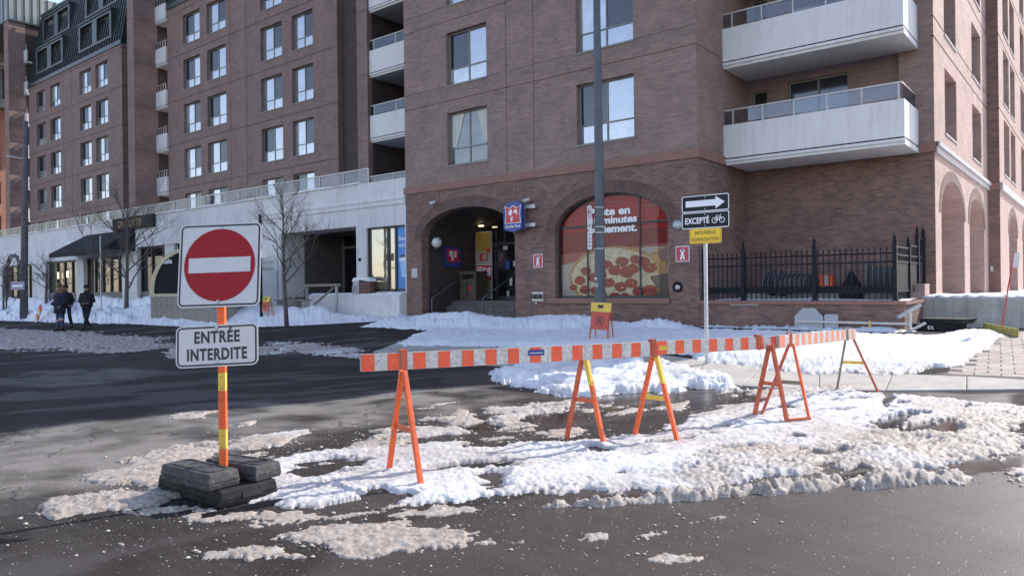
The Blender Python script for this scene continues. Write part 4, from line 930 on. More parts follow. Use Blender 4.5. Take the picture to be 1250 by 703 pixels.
tw2 = thing('brick_tower', 'far left brick apartment tower topped by a dark green metal mansard', 'building', (-63, 27, 0))
colsC = [(-70.7, -68.7), (-67.7, -65.6), (-61.8, -59.7), (-58.9, -56.8)]
mb = MB(); facade(mb, 'Y', 23.6, -72.4, -54.5, 4.8, 19.2, [(a, b, z0, z1) for a, b in colsC for z0, z1 in rowsB], .25); facade(mb, 'X', -54.5, 23.6, 31, 4.8, 19.2, [], .1); mb.build('wall', 'brick_tower', tw2)
for a, b in colsC:
    for z0, z1 in rowsB: window(tw2, 'Y', 23.6, a, b, z0, z1, rnd_kinds())
for k in range(5): strip(tw2, 'relief_joint', 'joint', 'Y', 23.6, -72.4, -54.5, 7.93+2.74*k, 7.97+2.74*k, .01); strip(tw2, 'relief_joint', 'joint', 'X', -54.5, 23.6, 31, 7.93+2.74*k, 7.97+2.74*k, .01)
for x in (-64.9, -63.3): strip(tw2, 'control_joint', 'joint', 'Y', 23.6, x-.02, x+.02, 4.8, 19.2, .006)
mansard(tw2, -72.4, -54.5, 23.6, 19.2, 25.6, .17, [(-70.6, -65.5, 20.2, 21.9), (-61.8, -56.6, 20.2, 21.9), (-70.4, -65.3, 22.95, 24.65), (-61.7, -56.6, 22.95, 24.65)])
mb = MB(); mb.box(-53.2, -48.6, 26.5, 33, 4.8, 30); mb.build('set_back_block', 'brick_tower', tw2)
mb = MB(); mb.box(-54.5, -48.6, 24.3, 26.5, 4.8, 30); mb.build('side_block', 'brick_dark', tw2)

# ---- third bay at the far left and the lit orange building
st3 = loggia('balcony_stack', 'recessed stack of white balconies at the far left edge of the brick towers', -74.1, -73.05, 22.3, -72.45, 26, 23.45, 4.8, 7, -80)
mb = MB(); mb.box(-84, -73.0, 22.25, 40, 24.9, 27.4); mt_ = mb.build('metal_top', 'metal_grey', st3); sm = MB()
for k in range(24): sm.box(-73.0, -72.93, 22.3+k*.6, 22.36+k*.6, 24.9, 27.4)
for k in range(12): sm.box(-83.9+k*.9, -83.84+k*.9, 22.19, 22.25, 24.9, 27.4)
sm.box(-73., -72.9, 22.25, 40, 24.85, 25.0); tag(sm.build('seams', 'metal_seam', mt_), kind='stuff')
far = thing('office_building', 'far left orange brick building with grey metal clad top floors', 'building', (-95, 30, 0))
mb = MB(); opsf = [(y, y+2.2, 3.6+3.3*k, 5.8+3.3*k) for y in (22.7,) for k in range(5)]
facade(mb, 'X', -84, 22, 27, -.3, 19.5, opsf, .25); facade(mb, 'Y', 22, -120, -84, -.3, 19.5, [], .1); mb.build('wall', 'brick_orange', far)
for o_ in opsf: window(far, 'X', -84, *o_, ['g_dark', 'g_sky'], 2, .3, .2, 'frame_dark', 'cornice')
mb = MB(); mb.box(-120, -83.2, 23, 45, 19.5, 29.5); mb.box(-120, -83.6, 21.8, 23, 19.5, 26); r_ = mb.build('clad_upper_floors', 'metal_grey', far)
sm = MB()
for k in range(26): sm.box(-119+k*1.4, -118.93+k*1.4, 22.93, 23, 26, 29.5)
for k in range(16): sm.box(-83.2, -83.12, 23+k*1.4, 23.07+k*1.4, 22, 29.5)
tag(sm.build('cladding_seams', 'metal_seam', r_), kind='stuff')
for k in range(3):
    window(far, 'X', -83.18, 23.4, 26.4, 20.3-3.4*0+k*0+0 if k == 0 else 20.3, 23.2, ['g_sky', 'g_dark'], 2, 0, -.06, 'frame_dark', 'cornice') if k == 0 else None
mb = MB(); mb.box(-83.2, -82.9, 23, 27, 23.5, 23.8); mb.build('pale_lintel', 'cornice', far)

# ---- white podium along the street
pod = thing('podium_building', 'long low white concrete shop podium with snow topped parapet', 'building', (-45, 20, 0))
ENT = (-27.7, -22.7, -.1, 3.95)
opsP = [ENT+(0, 1.2), (-22.1, -19.95, 1.42, 3.85), (-41.2, -29.8, .6, 3.95), (-48.2, -42.9, .7, 3.6), (-54.2, -49.3, .7, 3.55), (-62.5, -56.6, .7, 3.5), (-74, -64, .7, 3.5)]
mb = MB(); facade(mb, 'Y', YA+.02, -100, -19.88, -.3, 5.56, opsP, .4); mb.add([(-100, YA+.03, 5.56), (-19.88, YA+.03, 5.56), (-19.88, 24, 5.56), (-100, 24, 5.56)], [(0, 1, 2, 3)])
mb.build('wall', 'podium', pod)
mb = MB(); mb.box(-29.5, -19.9, YA-.06, YA+.02, 4.80, 4.88); mb.box(-29.5, -19.9, YA-.03, YA+.02, 4.62, 4.80); mb.build('string_course', 'podium', pod)
mb = MB(); n = 60
for k in range(n):
    x0_, x1_ = -100+77.5*k/n, -100+77.5*(k+1)/n; t_ = .07+.03*math.sin(k*2.1)
    mb.hexa([(x0_, YA-.05, 5.562), (x1_, YA-.05, 5.562), (x1_, YA+.35, 5.562), (x0_, YA+.35, 5.562)], [(x0_, YA-.02, 5.562+t_), (x1_, YA-.02, 5.562+.07+.03*math.sin((k+1)*2.1)), (x1_, YA+.3, 5.562+.07+.03*math.sin((k+1)*2.1)), (x0_, YA+.3, 5.562+t_)])
mb.build('parapet_snow', 'snow', pod, smooth=True)
# glass balustrade on the terrace
r = MB(); r.box(-100, -22.5, YA+.50, YA+.55, 6.20, 6.25)
for k in range(50): x = -98+k*1.54; r.box(x, x+.05, YA+.5, YA+.55, 5.56, 6.20)
bal = r.build('balustrade', 'rail', pod)
gl = MB(); gl.box(-100, -22.52, YA+.52, YA+.532, 5.62, 6.18); gl.build('balustrade_glass', 'rail_clear', bal)
r = MB(); r.box(-24.3, -19.9, 20.55, 20.6, 6.22, 6.27)
for k in range(4): r.box(-24.2+k*1.4, -24.15+k*1.4, 20.55, 20.6, 5.56, 6.22)
b2 = r.build('balustrade', 'rail', pod); gl = MB(); gl.box(-24.28, -19.92, 20.57, 20.58, 5.6, 6.2); gl.build('balustrade_glass', 'rail_clear', b2)
# entrance recess with doors
mb = MB(); mb.add([(-27.7, YA+1.2, -.1), (-27.7, YA+3.4, -.1), (-27.7, YA+3.4, 3.95), (-27.7, YA+1.2, 3.95)], [(0, 1, 2, 3)]); mb.add([(-22.7, YA+1.2, -.1), (-22.7, YA+3.4, -.1), (-22.7, YA+3.4, 3.95), (-22.7, YA+1.2, 3.95)], [(0, 1, 2, 3)])
mb.add([(-27.7, YA+1.2, 3.95), (-22.7, YA+1.2, 3.95), (-22.7, YA+3.4, 3.95), (-27.7, YA+3.4, 3.95)], [(0, 1, 2, 3)]); mb.add([(-27.7, YA+.1, 1.2), (-22.7, YA+.1, 1.2), (-22.7, YA+3.4, 1.2), (-27.7, YA+3.4, 1.2)], [(0, 1, 2, 3)]); mb.build('entrance_recess', 'step', pod)
mb = MB(); mb.box(-27.7, -22.7, YA+3.3, YA+3.4, 1.2, 3.95); eg = mb.build('entrance_glazing', 'g_black', pod)
fr = MB()
for x in (-27.6, -25.9, -25.0, -24.1, -23.9, -23.1, -22.75): fr.box(x-.04, x+.04, YA+3.22, YA+3.298, 1.2, 3.9)
fr.box(-27.7, -22.7, YA+3.23, YA+3.295, 3.4, 3.5); fr.build('glazing_bars', 'frame', eg)
for x, z, w_, h_ in ((-24.7, 2.3, .18, .24), (-24.35, 2.45, .16, .2), (-23.45, 2.35, .18, .3), (-23.5, 3.2, .3, .4)): decal(eg, rect(w_, h_), x, YA+3.21, z, 'frame_pale', 'door_sticker')
def shopglass(x0_, x1_, z0_, z1_, n, mat='g_shop'):
    mb = MB(); mb.box(x0_, x1_, YA+.32, YA+.36, z0_, z1_); o = mb.build('shop_front', mat, pod); fr = MB()
    for k in range(n+1): x = x0_+(x1_-x0_)*k/n; fr.box(x-.05, x+.05, YA+.24, YA+.318, z0_, z1_)
    fr.box(x0_, x1_, YA+.25, YA+.31, z1_-.1, z1_); fr.box(x0_, x1_, YA+.25, YA+.31, z0_, z0_+.1); fr.build('mullions', 'frame_dark', o)
    return o
shopglass(-48.2, -42.9, .7, 3.6, 5); shopglass(-54.2, -49.3, .7, 3.55, 4); shopglass(-62.5, -56.6, .7, 3.5, 5); shopglass(-74, -64, .7, 3.5, 7); shopglass(-41.2, -29.8, .6, 3.95, 9, 'g_black')
for x0_, x1_ in ((-48.2, -42.9), (-54.2, -49.3), (-41.2, -35)):
    mb = MB(); mb.box(x0_, x1_, YA+.2, YA+.24, .7, 1.55); mb.build('stall_riser', 'pole', pod)
mb = MB(); mb.box(-38.2, -37.2, YA+.1, YA+.4, -.1, 4); mb.box(-42.9+.0, -42.3, YA-.02, YA+.4, .3, 3.75); mb.build('pier', 'podium', pod)
for x, z in ((-52.6, 1.9+.75), (-51.1, 2.7)): mb = MB(); mb.box(x-.07, x+.07, YA+.18, YA+.22, z-.2, z+.2); mb.build('shop_lamp', 'warm', pod)
# lit corner window with blue poster
mb = MB(); mb.box(-22.1, -20.55, YA+.16, YA+.2, 1.42, 3.85); cw = mb.build('corner_window', 'g_reflect_street', pod) if 'g_reflect_street' in M else None
m_, N_, L_, P_ = new_mat('street_reflection_glass'); 
M['g_mirror'] = glass_mat('tinted_shop_glass', (.22, .19, .12), .22)
cw = mb.build('corner_window', 'g_mirror', pod)
fr = MB()
for x in (-22.07, -20.98, -20.55): fr.box(x-.045, x+.045, YA+.10, YA+.158, 1.42, 3.85)
fr.box(-22.1, -19.95, YA+.10, YA+.156, 3.78, 3.85); fr.box(-22.1, -19.95, YA+.10, YA+.156, 1.42, 1.52); fr.build('window_frame', 'frame_dark', cw)
mb = MB(); mb.box(-20.5, -19.95, YA+.15, YA+.2, 1.5, 3.8); bp_ = mb.build('blue_poster', 'blue_poster', pod)
for i, t in enumerate(('Étanche', 'votre')): tm = text_mesh(t, .2, align='LEFT', bold=.004); shift(tm, -20.44, YA+.146, 3.3-.24*i); tm.build('lettering', 'white', bp_)
mb = MB(); mb.prism([(-20.38, 2.55), (-20.28, 1.95), (-20.02, 1.95), (-19.97, 2.55)], YA+.14, YA+.149); mb.build('cup_print', 'cup', bp_); mb = MB(); mb.prism([(-20.4, 2.55), (-19.97, 2.55), (-19.97, 2.66), (-20.1, 2.72), (-20.25, 2.66), (-20.4, 2.64)], YA+.138, YA+.148); mb.build('ice_print', 'white', bp_); decal(bp_, circ(.13, 10, 0, 0, .05), -20.2, YA+.136, 2.72, 'frame_dark', 'garnish_print')
# flat wall lamps and small box
for x, z in ((-51.0+.9, 4.55), (-60.0, 4.3)): mb = MB(); mb.lathe([(0, -.12), (.16, -.1), (.17, 0), (.17, .02)], (x, YA-.0, z), 14, 'Y'); mb.build('wall_lamp', 'white', pod, smooth=True)
mb = MB(); mb.box(-22.52, -22.42, YA-.03, YA+.02, 2.6, 2.72); mb.build('door_buzzer', 'black', pod)
# retaining box in front of podium
bx = thing('retaining_wall', 'low white concrete planter wall topped with snow beside the shop corner', 'wall', (-22.5, YA-.7, .2))
mb = MB(); mb.box(-25.3, -19.92, YA-.32, YA+.0, .0, 1.28); mb.build('wall', 'podium', bx)
mb = MB(); nn_ = 24
for k in range(nn_): 
    x0_, x1_ = -25.3+5.36*k/nn_, -25.3+5.36*(k+1)/nn_; h0, h1 = [.05+.05*abs(math.sin(q*1.3+q*q*.1)) for q in (k, k+1)]
    mb.hexa([(x0_, YA-.33, 1.281), (x1_, YA-.33, 1.281), (x1_, YA, 1.281), (x0_, YA, 1.281)], [(x0_, YA-.28, 1.28+h0), (x1_, YA-.28, 1.28+h1), (x1_, YA, 1.3+h1), (x0_, YA, 1.3+h0)])
mb.build('snow_cap', 'snow', bx, smooth=True)
# black awning and hanging sign
aw = thing('shop_awning', 'black sloping fabric awning over a storefront on the white podium', 'awning', (-43, YA, 4))
mb = MB(); mb.add([(-49.2, YA-1.5, 3.85), (-42.0, YA-1.5, 3.85), (-41.3, YA-.0, 4.95), (-47.6, YA-.0, 4.95)], [(0, 1, 2, 3)]); mb.add([(-49.2, YA-1.5, 3.85), (-47.6, YA, 4.95), (-47.6, YA, 3.75), (-49.2, YA, 3.75)], [(0, 1, 2, 3)]); mb.add([(-42.0, YA-1.5, 3.85), (-41.3, YA, 4.95), (-41.3, YA, 3.75)], [(0, 1, 2)]); mb.add([(-49.2, YA-1.5, 3.85), (-42, YA-1.5, 3.85), (-42, YA-1.5, 3.6), (-49.2, YA-1.5, 3.6)], [(0, 1, 2, 3)])
mb.build('canopy', 'black', aw); mb = MB()
for x in (-49.1, -42.1): mb.bar((x, YA-1.45, 3.65), (x, YA, 3.8), .04)
mb.build('bracket', 'pole', aw)
sg = thing('shop_sign', 'black rectangular shop sign with gold letters on the white podium', 'sign', (-41.3, YA-.1, 5.3))
mb = MB(); mb.box(-43.7, -38.95, YA-.16, YA+.0, 4.95, 5.62); mb.build('panel', 'black', sg)
tm = text_mesh('DI NOTTE', .52, w=2.8, bold=.01); shift(tm, -41.6, YA-.165, 5.1); tm.build('lettering', 'pz_crust', sg)

# ---- plinth, coping, terrace floor, concrete walls
pl = thing('brick_plinth', 'low brick plinth wall with stone coping carrying the iron fence', 'wall', (-6, YA, 0))
mb = MB(); facade(mb, 'Y', YA+.02, XA, -3.63, -.3, 1.02, [], .1); facade(mb, 'X', -3.63, YA+.02, 20.6, -.3, 1.02, [], .1); mb.build('wall', 'brick_low', pl)
mb = MB(); mb.box(XA+.0, -3.58, YA-.03, YA+.45, 1.021, 1.1); mb.box(-4.05, -3.58, YA+.45, 20.6, 1.021, 1.1); mb.build('coping', 'band', pl)
mb = MB(); mb.box(-7.7, -6.95, YA+.0, YA+.05, .985, 1.012); mb.build('repair_patch', 'cornice', pl)
mb = MB(); mb.box(-3.98, -3.6, 20.7, 21.3, .9, 1.48); mb.build('brick_pier', 'brick_lit', pl)
te = thing('terrace', None, None, (-6, 20.4, 1)); te['kind'] = 'structure'
mb = MB(); mb.box(XA, -3.64, YA+.46, YR, .5, 1.06); mb.build('terrace_floor', 'concrete', te)
mb = MB(); mb.box(XA+.3, -4.0, 21.1, 21.5, 1.06, 1.42); mb.build('low_ledge', 'concrete', te)
vs = []; n1_, n2_ = 40, 10
for i in range(n1_+1):
    for j in range(n2_+1):
        x = XA+.02+(4.9)*i/n1_; y = YA+.42+(YR-YA-.9)*j/n2_; vs.append((x, y, 1.075+.09*float(fbm(np.array([x*1.5]), np.array([y*1.5+4]), 3)[0])*(1 if 0 < j < n2_ else .2)))
mb = MB(); mb.add(vs, [(i*(n2_+1)+j, (i+1)*(n2_+1)+j, (i+1)*(n2_+1)+j+1, i*(n2_+1)+j+1) for i in range(n1_) for j in range(n2_)]); o = mb.build('terrace_snow', 'snow', te, smooth=True); o['kind'] = 'stuff'
cwl = thing('concrete_wall', 'bare grey concrete retaining wall with snow on top, right of the brick plinth', 'wall', (-2.6, 20.6, 0))
# run parallel to the building front, then turning away to the right
c0 = onY(1127, 365, 20.62); c1 = onY(1211, 363, 20.62); dirv = Vector((.62, .78))
p0 = Vector((-3.66, 20.62)); p1 = Vector((c1.x, 20.62)); p2 = p1+Vector((1.0, .62)).normalized()*9
def wall_run(a, b, nm):
    d = (b-a).normalized(); nrm = Vector((-d.y, d.x))*.35; q = [a, b, b+nrm, a+nrm]; mb = MB(); mb.hexa([(p.x, p.y, -.2) for p in q], [(p.x, p.y, 1.13) for p in q]); mb.build(nm, 'concrete', cwl)
    mb = MB(); L_ = (b-a).length; n = max(4, int(L_/.25)); e = nrm
    for k in range(n):
        s0, s1 = a+d*(L_*k/n), a+d*(L_*(k+1)/n); h0, h1 = [.03+.035*abs(math.sin(i*1.7)) for i in (k, k+1)]
        mb.hexa([(s0.x, s0.y, 1.131), (s1.x, s1.y, 1.131), ((s1+e*3).x, (s1+e*3).y, 1.131), ((s0+e*3).x, (s0+e*3).y, 1.131)], [((s0+e*.1).x, (s0+e*.1).y, 1.131+h0), ((s1+e*.1).x, (s1+e*.1).y, 1.131+h1), ((s1+e*3).x, (s1+e*3).y, 1.17+h1), ((s0+e*3).x, (s0+e*3).y, 1.17+h0)])
    mb.build('snow_cap', 'snow', cwl, smooth=True)
wall_run(p0, p1, 'wall'); wall_run(p1, p2, 'wall')
mb = MB(); mb.add([(-3.6, 20.9, 1.12), (p1.x, 20.9, 1.12), (p2.x, p2.y+.3, 1.12), (p2.x, 60, 1.12), (-3.6, 60, 1.12)], [(0, 1, 2, 3, 4)]); o = mb.build('raised_walk', 'snow'); o['kind'] = 'structure'

M['sign_back'] = plain('bare_aluminium', (.36, .38, .40), .5, .2, var=.08)
M['yellow_old'] = plain('old_yellow', (.30, .25, .05), .7, var=.4, scale=6, dirt=(.05, .05, .04))
M['red_rod'] = plain('red_rod', (.55, .05, .04), .4)
M['pole_wood'] = plain('grey_pole', (.10, .095, .10), .8, var=.3, dirt=(.2, .19, .2))
M['orange_box'] = plain('orange_box', (.75, .09, .03), .5)
M['bin_red'] = plain('bin_red_brown', (.12, .05, .045), .6)
M['orange_panel'] = plain('orange_panel', (.50, .07, .04), .5, var=.12)
M['tub'] = plain('tub_plastic', (.03, .03, .032), .5, var=.2); M['tub_rim'] = plain('tub_rim', (.16, .16, .17), .5)
# ------------------------------------------------------------------ street objects
def snowy(x, y): return max(float(g(x, y)), snow_z(x, y))
FWD = Vector((AXW[1], AXW[0]))

# ---- barricades: trestles and striped boards
def trestle(pa, pb, ztop, label, m1='orange', m2='orange', m3='orange_worn', cross=.42, lw=.040, lean=None, top=False):
    a, b = Vector(pa), Vector(pb); c = (a+b)/2; apex = c if lean is None else Vector(lean)
    t = thing('trestle', label, 'trestle', (c.x, c.y, float(g(c.x, c.y))), 0, 'A-frame trestles carrying the striped boards')
    za, zb = float(g(a.x, a.y))-.02, float(g(b.x, b.y))-.02; d = (b-a).normalized()
    la = MB(); la.bar((a.x, a.y, za), (apex.x-d.x*.02, apex.y-d.y*.02, ztop-.14), .9*lw, lw, (d.x, d.y, 0)); la.build('leg', m1, t, bevel=.004)
    lb = MB(); lb.bar((b.x, b.y, zb), (apex.x+d.x*.02, apex.y+d.y*.02, ztop-.14), .9*lw, lw, (d.x, d.y, 0)); lb.build('leg', m2, t, bevel=.004)
    f = cross/ztop; p = Vector((a.x, a.y, za)).lerp(Vector((apex.x, apex.y, ztop)), f); q = Vector((b.x, b.y, zb)).lerp(Vector((apex.x, apex.y, ztop)), f)
    cb = MB(); cb.bar(p, q, .012, .04); cb.build('crossbar', m3, t)
    if top:
        q0 = Vector((b.x, b.y, zb)); q1 = Vector((apex.x+d.x*.02, apex.y+d.y*.02, ztop-.14)); mb = MB(); mb.bar(q0.lerp(q1, .68), q0.lerp(q1, .99), .9*lw+.004, lw+.004, (d.x, d.y, 0)); mb.build('yellow_sleeve', 'yellow', t)
    for f_ in (.06, .98):
        for r0, r1 in (((a.x, a.y, za), (apex.x-d.x*.02, apex.y-d.y*.02, ztop-.14)),):
            bp3 = Vector(r0).lerp(Vector(r1), f_ if f_ > .5 else cross/ztop); mb = MB(); mb.lathe([(.009, -lw*.5-.004), (.009, -lw*.5-.010), (0, -lw*.5-.010)], tuple(bp3), 6, 'Y'); mb.build('bolt', 'metal', t)
    return t, apex
def board(pa, za, pb, zb, stripes, label, hgt=.14, th=.04, first='orange_sheet', orange='orange_sheet'):
    a, b = Vector((pa[0], pa[1], za)), Vector((pb[0], pb[1], zb)); L_ = (b-a).length; d = (b-a).normalized(); side = Vector((-d.y, d.x, 0)).normalized()*th/2; up = Vector((0, 0, hgt/2))
    t = thing('barricade_board', label, 'barricade', ((a+b)/2).to_tuple(), 0, 'striped barricade boards closing the street')
    mb = MB(); mb.hexa([a-side-up, b-side-up, b+side-up, a+side-up], [a-side+up, b-side+up, b+side+up, a+side+up]); mb.build('plank', 'kerb', t)
    s = 0; k = 0
    for (n_, wdt) in enumerate(stripes):
        p = a+d*(s+.002); q = a+d*(min(s+wdt, L_)-.002); o = side*1.04; u2 = up*.965
        mt = orange if k % 2 == (0 if first == 'orange_sheet' else 1) else 'white_sheet'
        mb = MB(); 
        for sgn in (-1, 1):
            e = side*sgn; ee = side*sgn*1.05
            mb.add([p+e*.9-u2, q+e*.9-u2, q+e*.9+u2, p+e*.9+u2, p+ee-u2, q+ee-u2, q+ee+u2, p+ee+u2], [(4, 5, 6, 7), (0, 1, 5, 4), (3, 2, 6, 7), (0, 3, 7, 4), (1, 2, 6, 5)])
        st = mb.build('stripe', mt, t); s += wdt; k += 1
        if s >= L_-.01: break
    return t
ft = {k: at(*v)[:2] for k, v in dict(f1a=(474,577), f1b=(515,596), f2a=(691,536), f2b=(738,544), f3a=(774,532), f3b=(828,541), f4a=(920,509), f4b=(962,518), f5a=(928,508), f5b=(989,514), f6a=(1021,477), f6b=(1073,479)).items()}
def along(px, y, base):     # point over the trestle line, height from the sight line
    r = _ray(px, y); d = Vector(base).dot(FWD)/(Vector(r[:2]).dot(FWD)); return Vector((r[0]*d, r[1]*d, 1.5+r[2]*d))
m1_, m2_, m3_, m4_, m5_, m6_ = [(Vector(ft[f'f{i}a'])+Vector(ft[f'f{i}b']))/2 for i in range(1, 7)]
A1 = along(440, 443, m1_-Vector((.33, .10))); B1 = along(803, 425.5, m3_+Vector((.05, .0)))
A2 = along(768, 426, m3_+Vector((.0, .12))); B2 = along(948, 417.5, m4_+Vector((.02, .25)))
A3 = along(949, 417, m5_+Vector((-.02, .0))); B3 = along(1043, 407.5, m6_)
trestle(ft['f1a'], ft['f1b'], 1.0, 'orange trestle with dark worn crossbar at the near left end of the barricade')
trestle(ft['f2a'], ft['f2b'], .97, 'red-brown trestle under the middle of the nearest striped board', 'orange_worn', 'orange', 'orange_worn', top=True)
trestle(ft['f3a'], ft['f3b'], .97, 'red trestle with yellow crossbar where the first two boards overlap', 'orange', 'orange', 'yellow', top=True)
trestle(ft['f4a'], ft['f4b'], .98, 'dark red trestle with one near vertical leg at the joint of the boards', 'orange_worn', 'orange_worn', 'orange_worn', lean=along(941, 430, m4_)[:2])
trestle(ft['f5a'], ft['f5b'], .98, 'thin worn trestle just behind the dark red one', 'orange_worn', 'orange', 'bench', lw=.030, lean=along(966, 430, m5_)[:2])
trestle(ft['f6a'], ft['f6b'], .98, 'farthest rusty trestle holding the end of the faded board', 'bench', 'orange_worn', 'yellow', lw=.030, lean=along(1036, 420, m6_)[:2])
L1 = (B1-A1).length; st1 = [.155*1.0]*40
b1 = board(A1[:2], A1.z, B1[:2], B1.z, [L1/27]*27, 'nearest long orange and white striped board with a small blue sticker')
L2 = (B2-A2).length; b2_ = board(A2[:2], A2.z, B2[:2], B2.z, [L2/18]*18, 'middle striped board with a yellow tape end overlapping the nearest one', first='white_sheet')
L3 = (B3-A3).length; b3_ = board(A3[:2], A3.z, B3[:2], B3.z, [.16, .12]+[.098]*60, 'far faded board with narrow pale orange stripes', orange='orange_faded')
d1 = (B1-A1).normalized(); s1 = Vector((d1.y, -d1.x, 0))
def onboard(parent, A, d, s, off, w_, z0, z1, th, name, mat):
    p = A+d*off; q = p+d*w_; f0, f1 = s*.022, s*(.022+th); mb = MB()
    mb.hexa([p+f0+Vector((0,0,z0)), q+f0+Vector((0,0,z0)), q+f1+Vector((0,0,z0)), p+f1+Vector((0,0,z0))], [p+f0+Vector((0,0,z1)), q+f0+Vector((0,0,z1)), q+f1+Vector((0,0,z1)), p+f1+Vector((0,0,z1))]); return mb.build(name, mat, parent)
onboard(b1, A1, d1, s1, L1*.512, .16, -.005, .045, .004, 'sticker', 'blue'); onboard(b1, A1, d1, s1, L1*.517, .13, .012, .022, .006, 'sticker_print', 'frame_pale')
d2 = (B2-A2).normalized(); s2 = Vector((d2.y, -d2.x, 0)); onboard(b2_, A2, d2, s2, L2*.17, .13, -.025, .02, .004, 'yellow_tape', 'yellow')
def frac(A, B, px_):     # where along a board a given sight line crosses it
    lo, hi = 0., 1.
    for _ in range(30):
        f = (lo+hi)/2; p = A.lerp(B, f); u = 625+905*(p.x*AXW[0]+p.y*-AXW[1]*-1*-1 if False else (p.x*AXW[0]-p.y*AXW[1]))/(p.x*AXW[1]+p.y*AXW[0])
        if u < px_: lo = f
        else: hi = f
    return lo
for (b_, A_, d_, s_, f, w_, mt) in ((b1, A1, d1, s1, frac(A1, B1, 487), .055, 'orange_worn'), (b1, A1, d1, s1, frac(A1, B1, 793), .05, 'orange_worn'), (b2_, A2, d2, s2, frac(A2, B2, 922), .05, 'orange_worn'), (b3_, A3, (B3-A3).normalized(), s2, frac(A3, B3, 962), .035, 'orange_worn'), (b3_, A3, (B3-A3).normalized(), s2, frac(A3, B3, 1031), .05, 'bench')):
    LL = {id(b1): L1, id(b2_): L2, id(b3_): L3}[id(b_)]; p = A_+d_*(LL*f); mb = MB(); sd = Vector((-d_.y, d_.x, 0)); q = p+d_*w_
    for sg_ in (-1, 1):
        e0, e1 = sd*.024*sg_, sd*.032*sg_; mb.hexa([p+e0-Vector((0,0,.075)), q+e0-Vector((0,0,.075)), q+e1-Vector((0,0,.075)), p+e1-Vector((0,0,.075))], [p+e0+Vector((0,0,.085)), q+e0+Vector((0,0,.085)), q+e1+Vector((0,0,.085)), p+e1+Vector((0,0,.085))])
    mb.hexa([p-sd*.032+Vector((0,0,.085)), q-sd*.032+Vector((0,0,.085)), q+sd*.032+Vector((0,0,.085)), p+sd*.032+Vector((0,0,.085))], [p-sd*.032+Vector((0,0,.095)), q-sd*.032+Vector((0,0,.095)), q+sd*.032+Vector((0,0,.095)), p+sd*.032+Vector((0,0,.095))]); mb.build('clamp', mt, b_)
mb = MB(); mb.bar((*ft['f4b'], snow_z(*ft['f4b'])+.02), (*ft['f5b'], snow_z(*ft['f5b'])+.02), .03, .02); tag(mb.build('steel_bar', 'orange_worn'), 'thin rusty bar lying on the snow between the feet of two trestles', 'bar')

# ---- no entry sign on its striped post and rubber base
PB = Vector((-5.03, 2.86, 0))
ne = thing('road_sign', 'red no entry sign above an ENTRÉE INTERDITE plate on an orange and yellow post', 'sign', PB)
post = MB(); 
def psec(z0, z1, mat, nm='post_band'):
    o0 = Vector((-.004*z0, -.0*z0, 0)); mb = MB(); w_ = .027; c0 = PB+Vector((0, 0, z0)); c1 = PB+Vector((0, 0, z1)); dx = Vector((.707*w_*1.35, .707*w_*1.35, 0)); dy = Vector((-.707*.012, .707*.012, 0))
    yaw = .62; dx = Vector((math.cos(yaw), math.sin(yaw), 0))*w_; dy = Vector((-math.sin(yaw), math.cos(yaw), 0))*.016
    mb.hexa([c0-dx-dy, c0+dx-dy, c0+dx+dy, c0-dx+dy], [c1-dx-dy, c1+dx-dy, c1+dx+dy, c1-dx+dy]); return mb.build(nm, mat, ne, bevel=.003)
for z0, z1, mt in ((.12, .36, 'orange'), (.36, .50, 'yellow'), (.50, .78, 'orange'), (.78, .91, 'yellow'), (.91, 1.985, 'orange')): psec(z0, z1, mt)
hb = MB(); yaw = .62; nx = Vector((math.sin(yaw), -math.cos(yaw), 0))
for k in range(22):
    c = PB+Vector((0, 0, .2+k*.085))+nx*.0162; hb.lathe([(.0045, -.0006), (.0045, .0004), (0, .0004)], (0, 0, 0), 8, 'Y'); 
    n8 = 8*3; vs = hb.v[-n8:]; ca, sa = math.cos(yaw), math.sin(yaw); hb.v[-n8:] = [(c.x+x*ca+y*sa, c.y+x*sa-y*ca, c.z+z_) for x, y, z_ in vs]
hb.build('post_holes', 'ink', ne)
def panel_frame(loc, yaw, lean, spin, name, parent):
    e = bpy.data.objects.new(name, None); return e
def sign_panel(parent, loc, yaw, lean, spin, w_, h_, r, face, border=None, bcol='ink', bw=.012, inset=.012, name='sign_panel', bend=0.):
    mb = MB(); pts = rrect(w_, h_, r, 5)
    if bend: 
        n = len(pts)
    mb.prism(pts, -.0015, .0015)
    me = mb.mesh(name, face); o = bpy.data.objects.new(name, me); link(o, parent)
    R = Matrix.Rotation(yaw, 4, 'Z') @ Matrix.Rotation(lean, 4, 'X') @ Matrix.Rotation(-spin, 4, 'Y')
    o.matrix_local = Matrix.Translation(Vector(loc)-wloc(parent)) @ R
    if border:
        rb = MB(); ring_mb(rb, rrect(w_-2*inset, h_-2*inset, max(r-inset, .005), 5), rrect(w_-2*inset-2*bw, h_-2*inset-2*bw, max(r-inset-bw, .004), 5), -.0026, -.0016); b = rb.build('border', bcol, o, local=True)
    return o
def onp(o, mbx, name, mat): return mbx.build(name, mat, o, local=True)
top = sign_panel(ne, (-4.945, 2.80, 1.689), .60, -.150, .022, .605, .605, .045, 'sign_white', True, 'ink', .012, .010)
mb = MB(); mb.prism(circ(.262, 56), -.0028, -.0016); onp(top, mb, 'red_disc', 'sign_red')
mb = MB(); mb.prism(rect(.455, .108), -.0036, -.0029); onp(top, mb, 'white_bar', 'sign_white')
for z_ in (.268, -.262): mb = MB(); mb.lathe([(.013, -.003), (.012, -.007), (.005, -.009), (0, -.009)], (0, 0, z_), 12, 'Y'); onp(top, mb, 'bolt', 'metal')
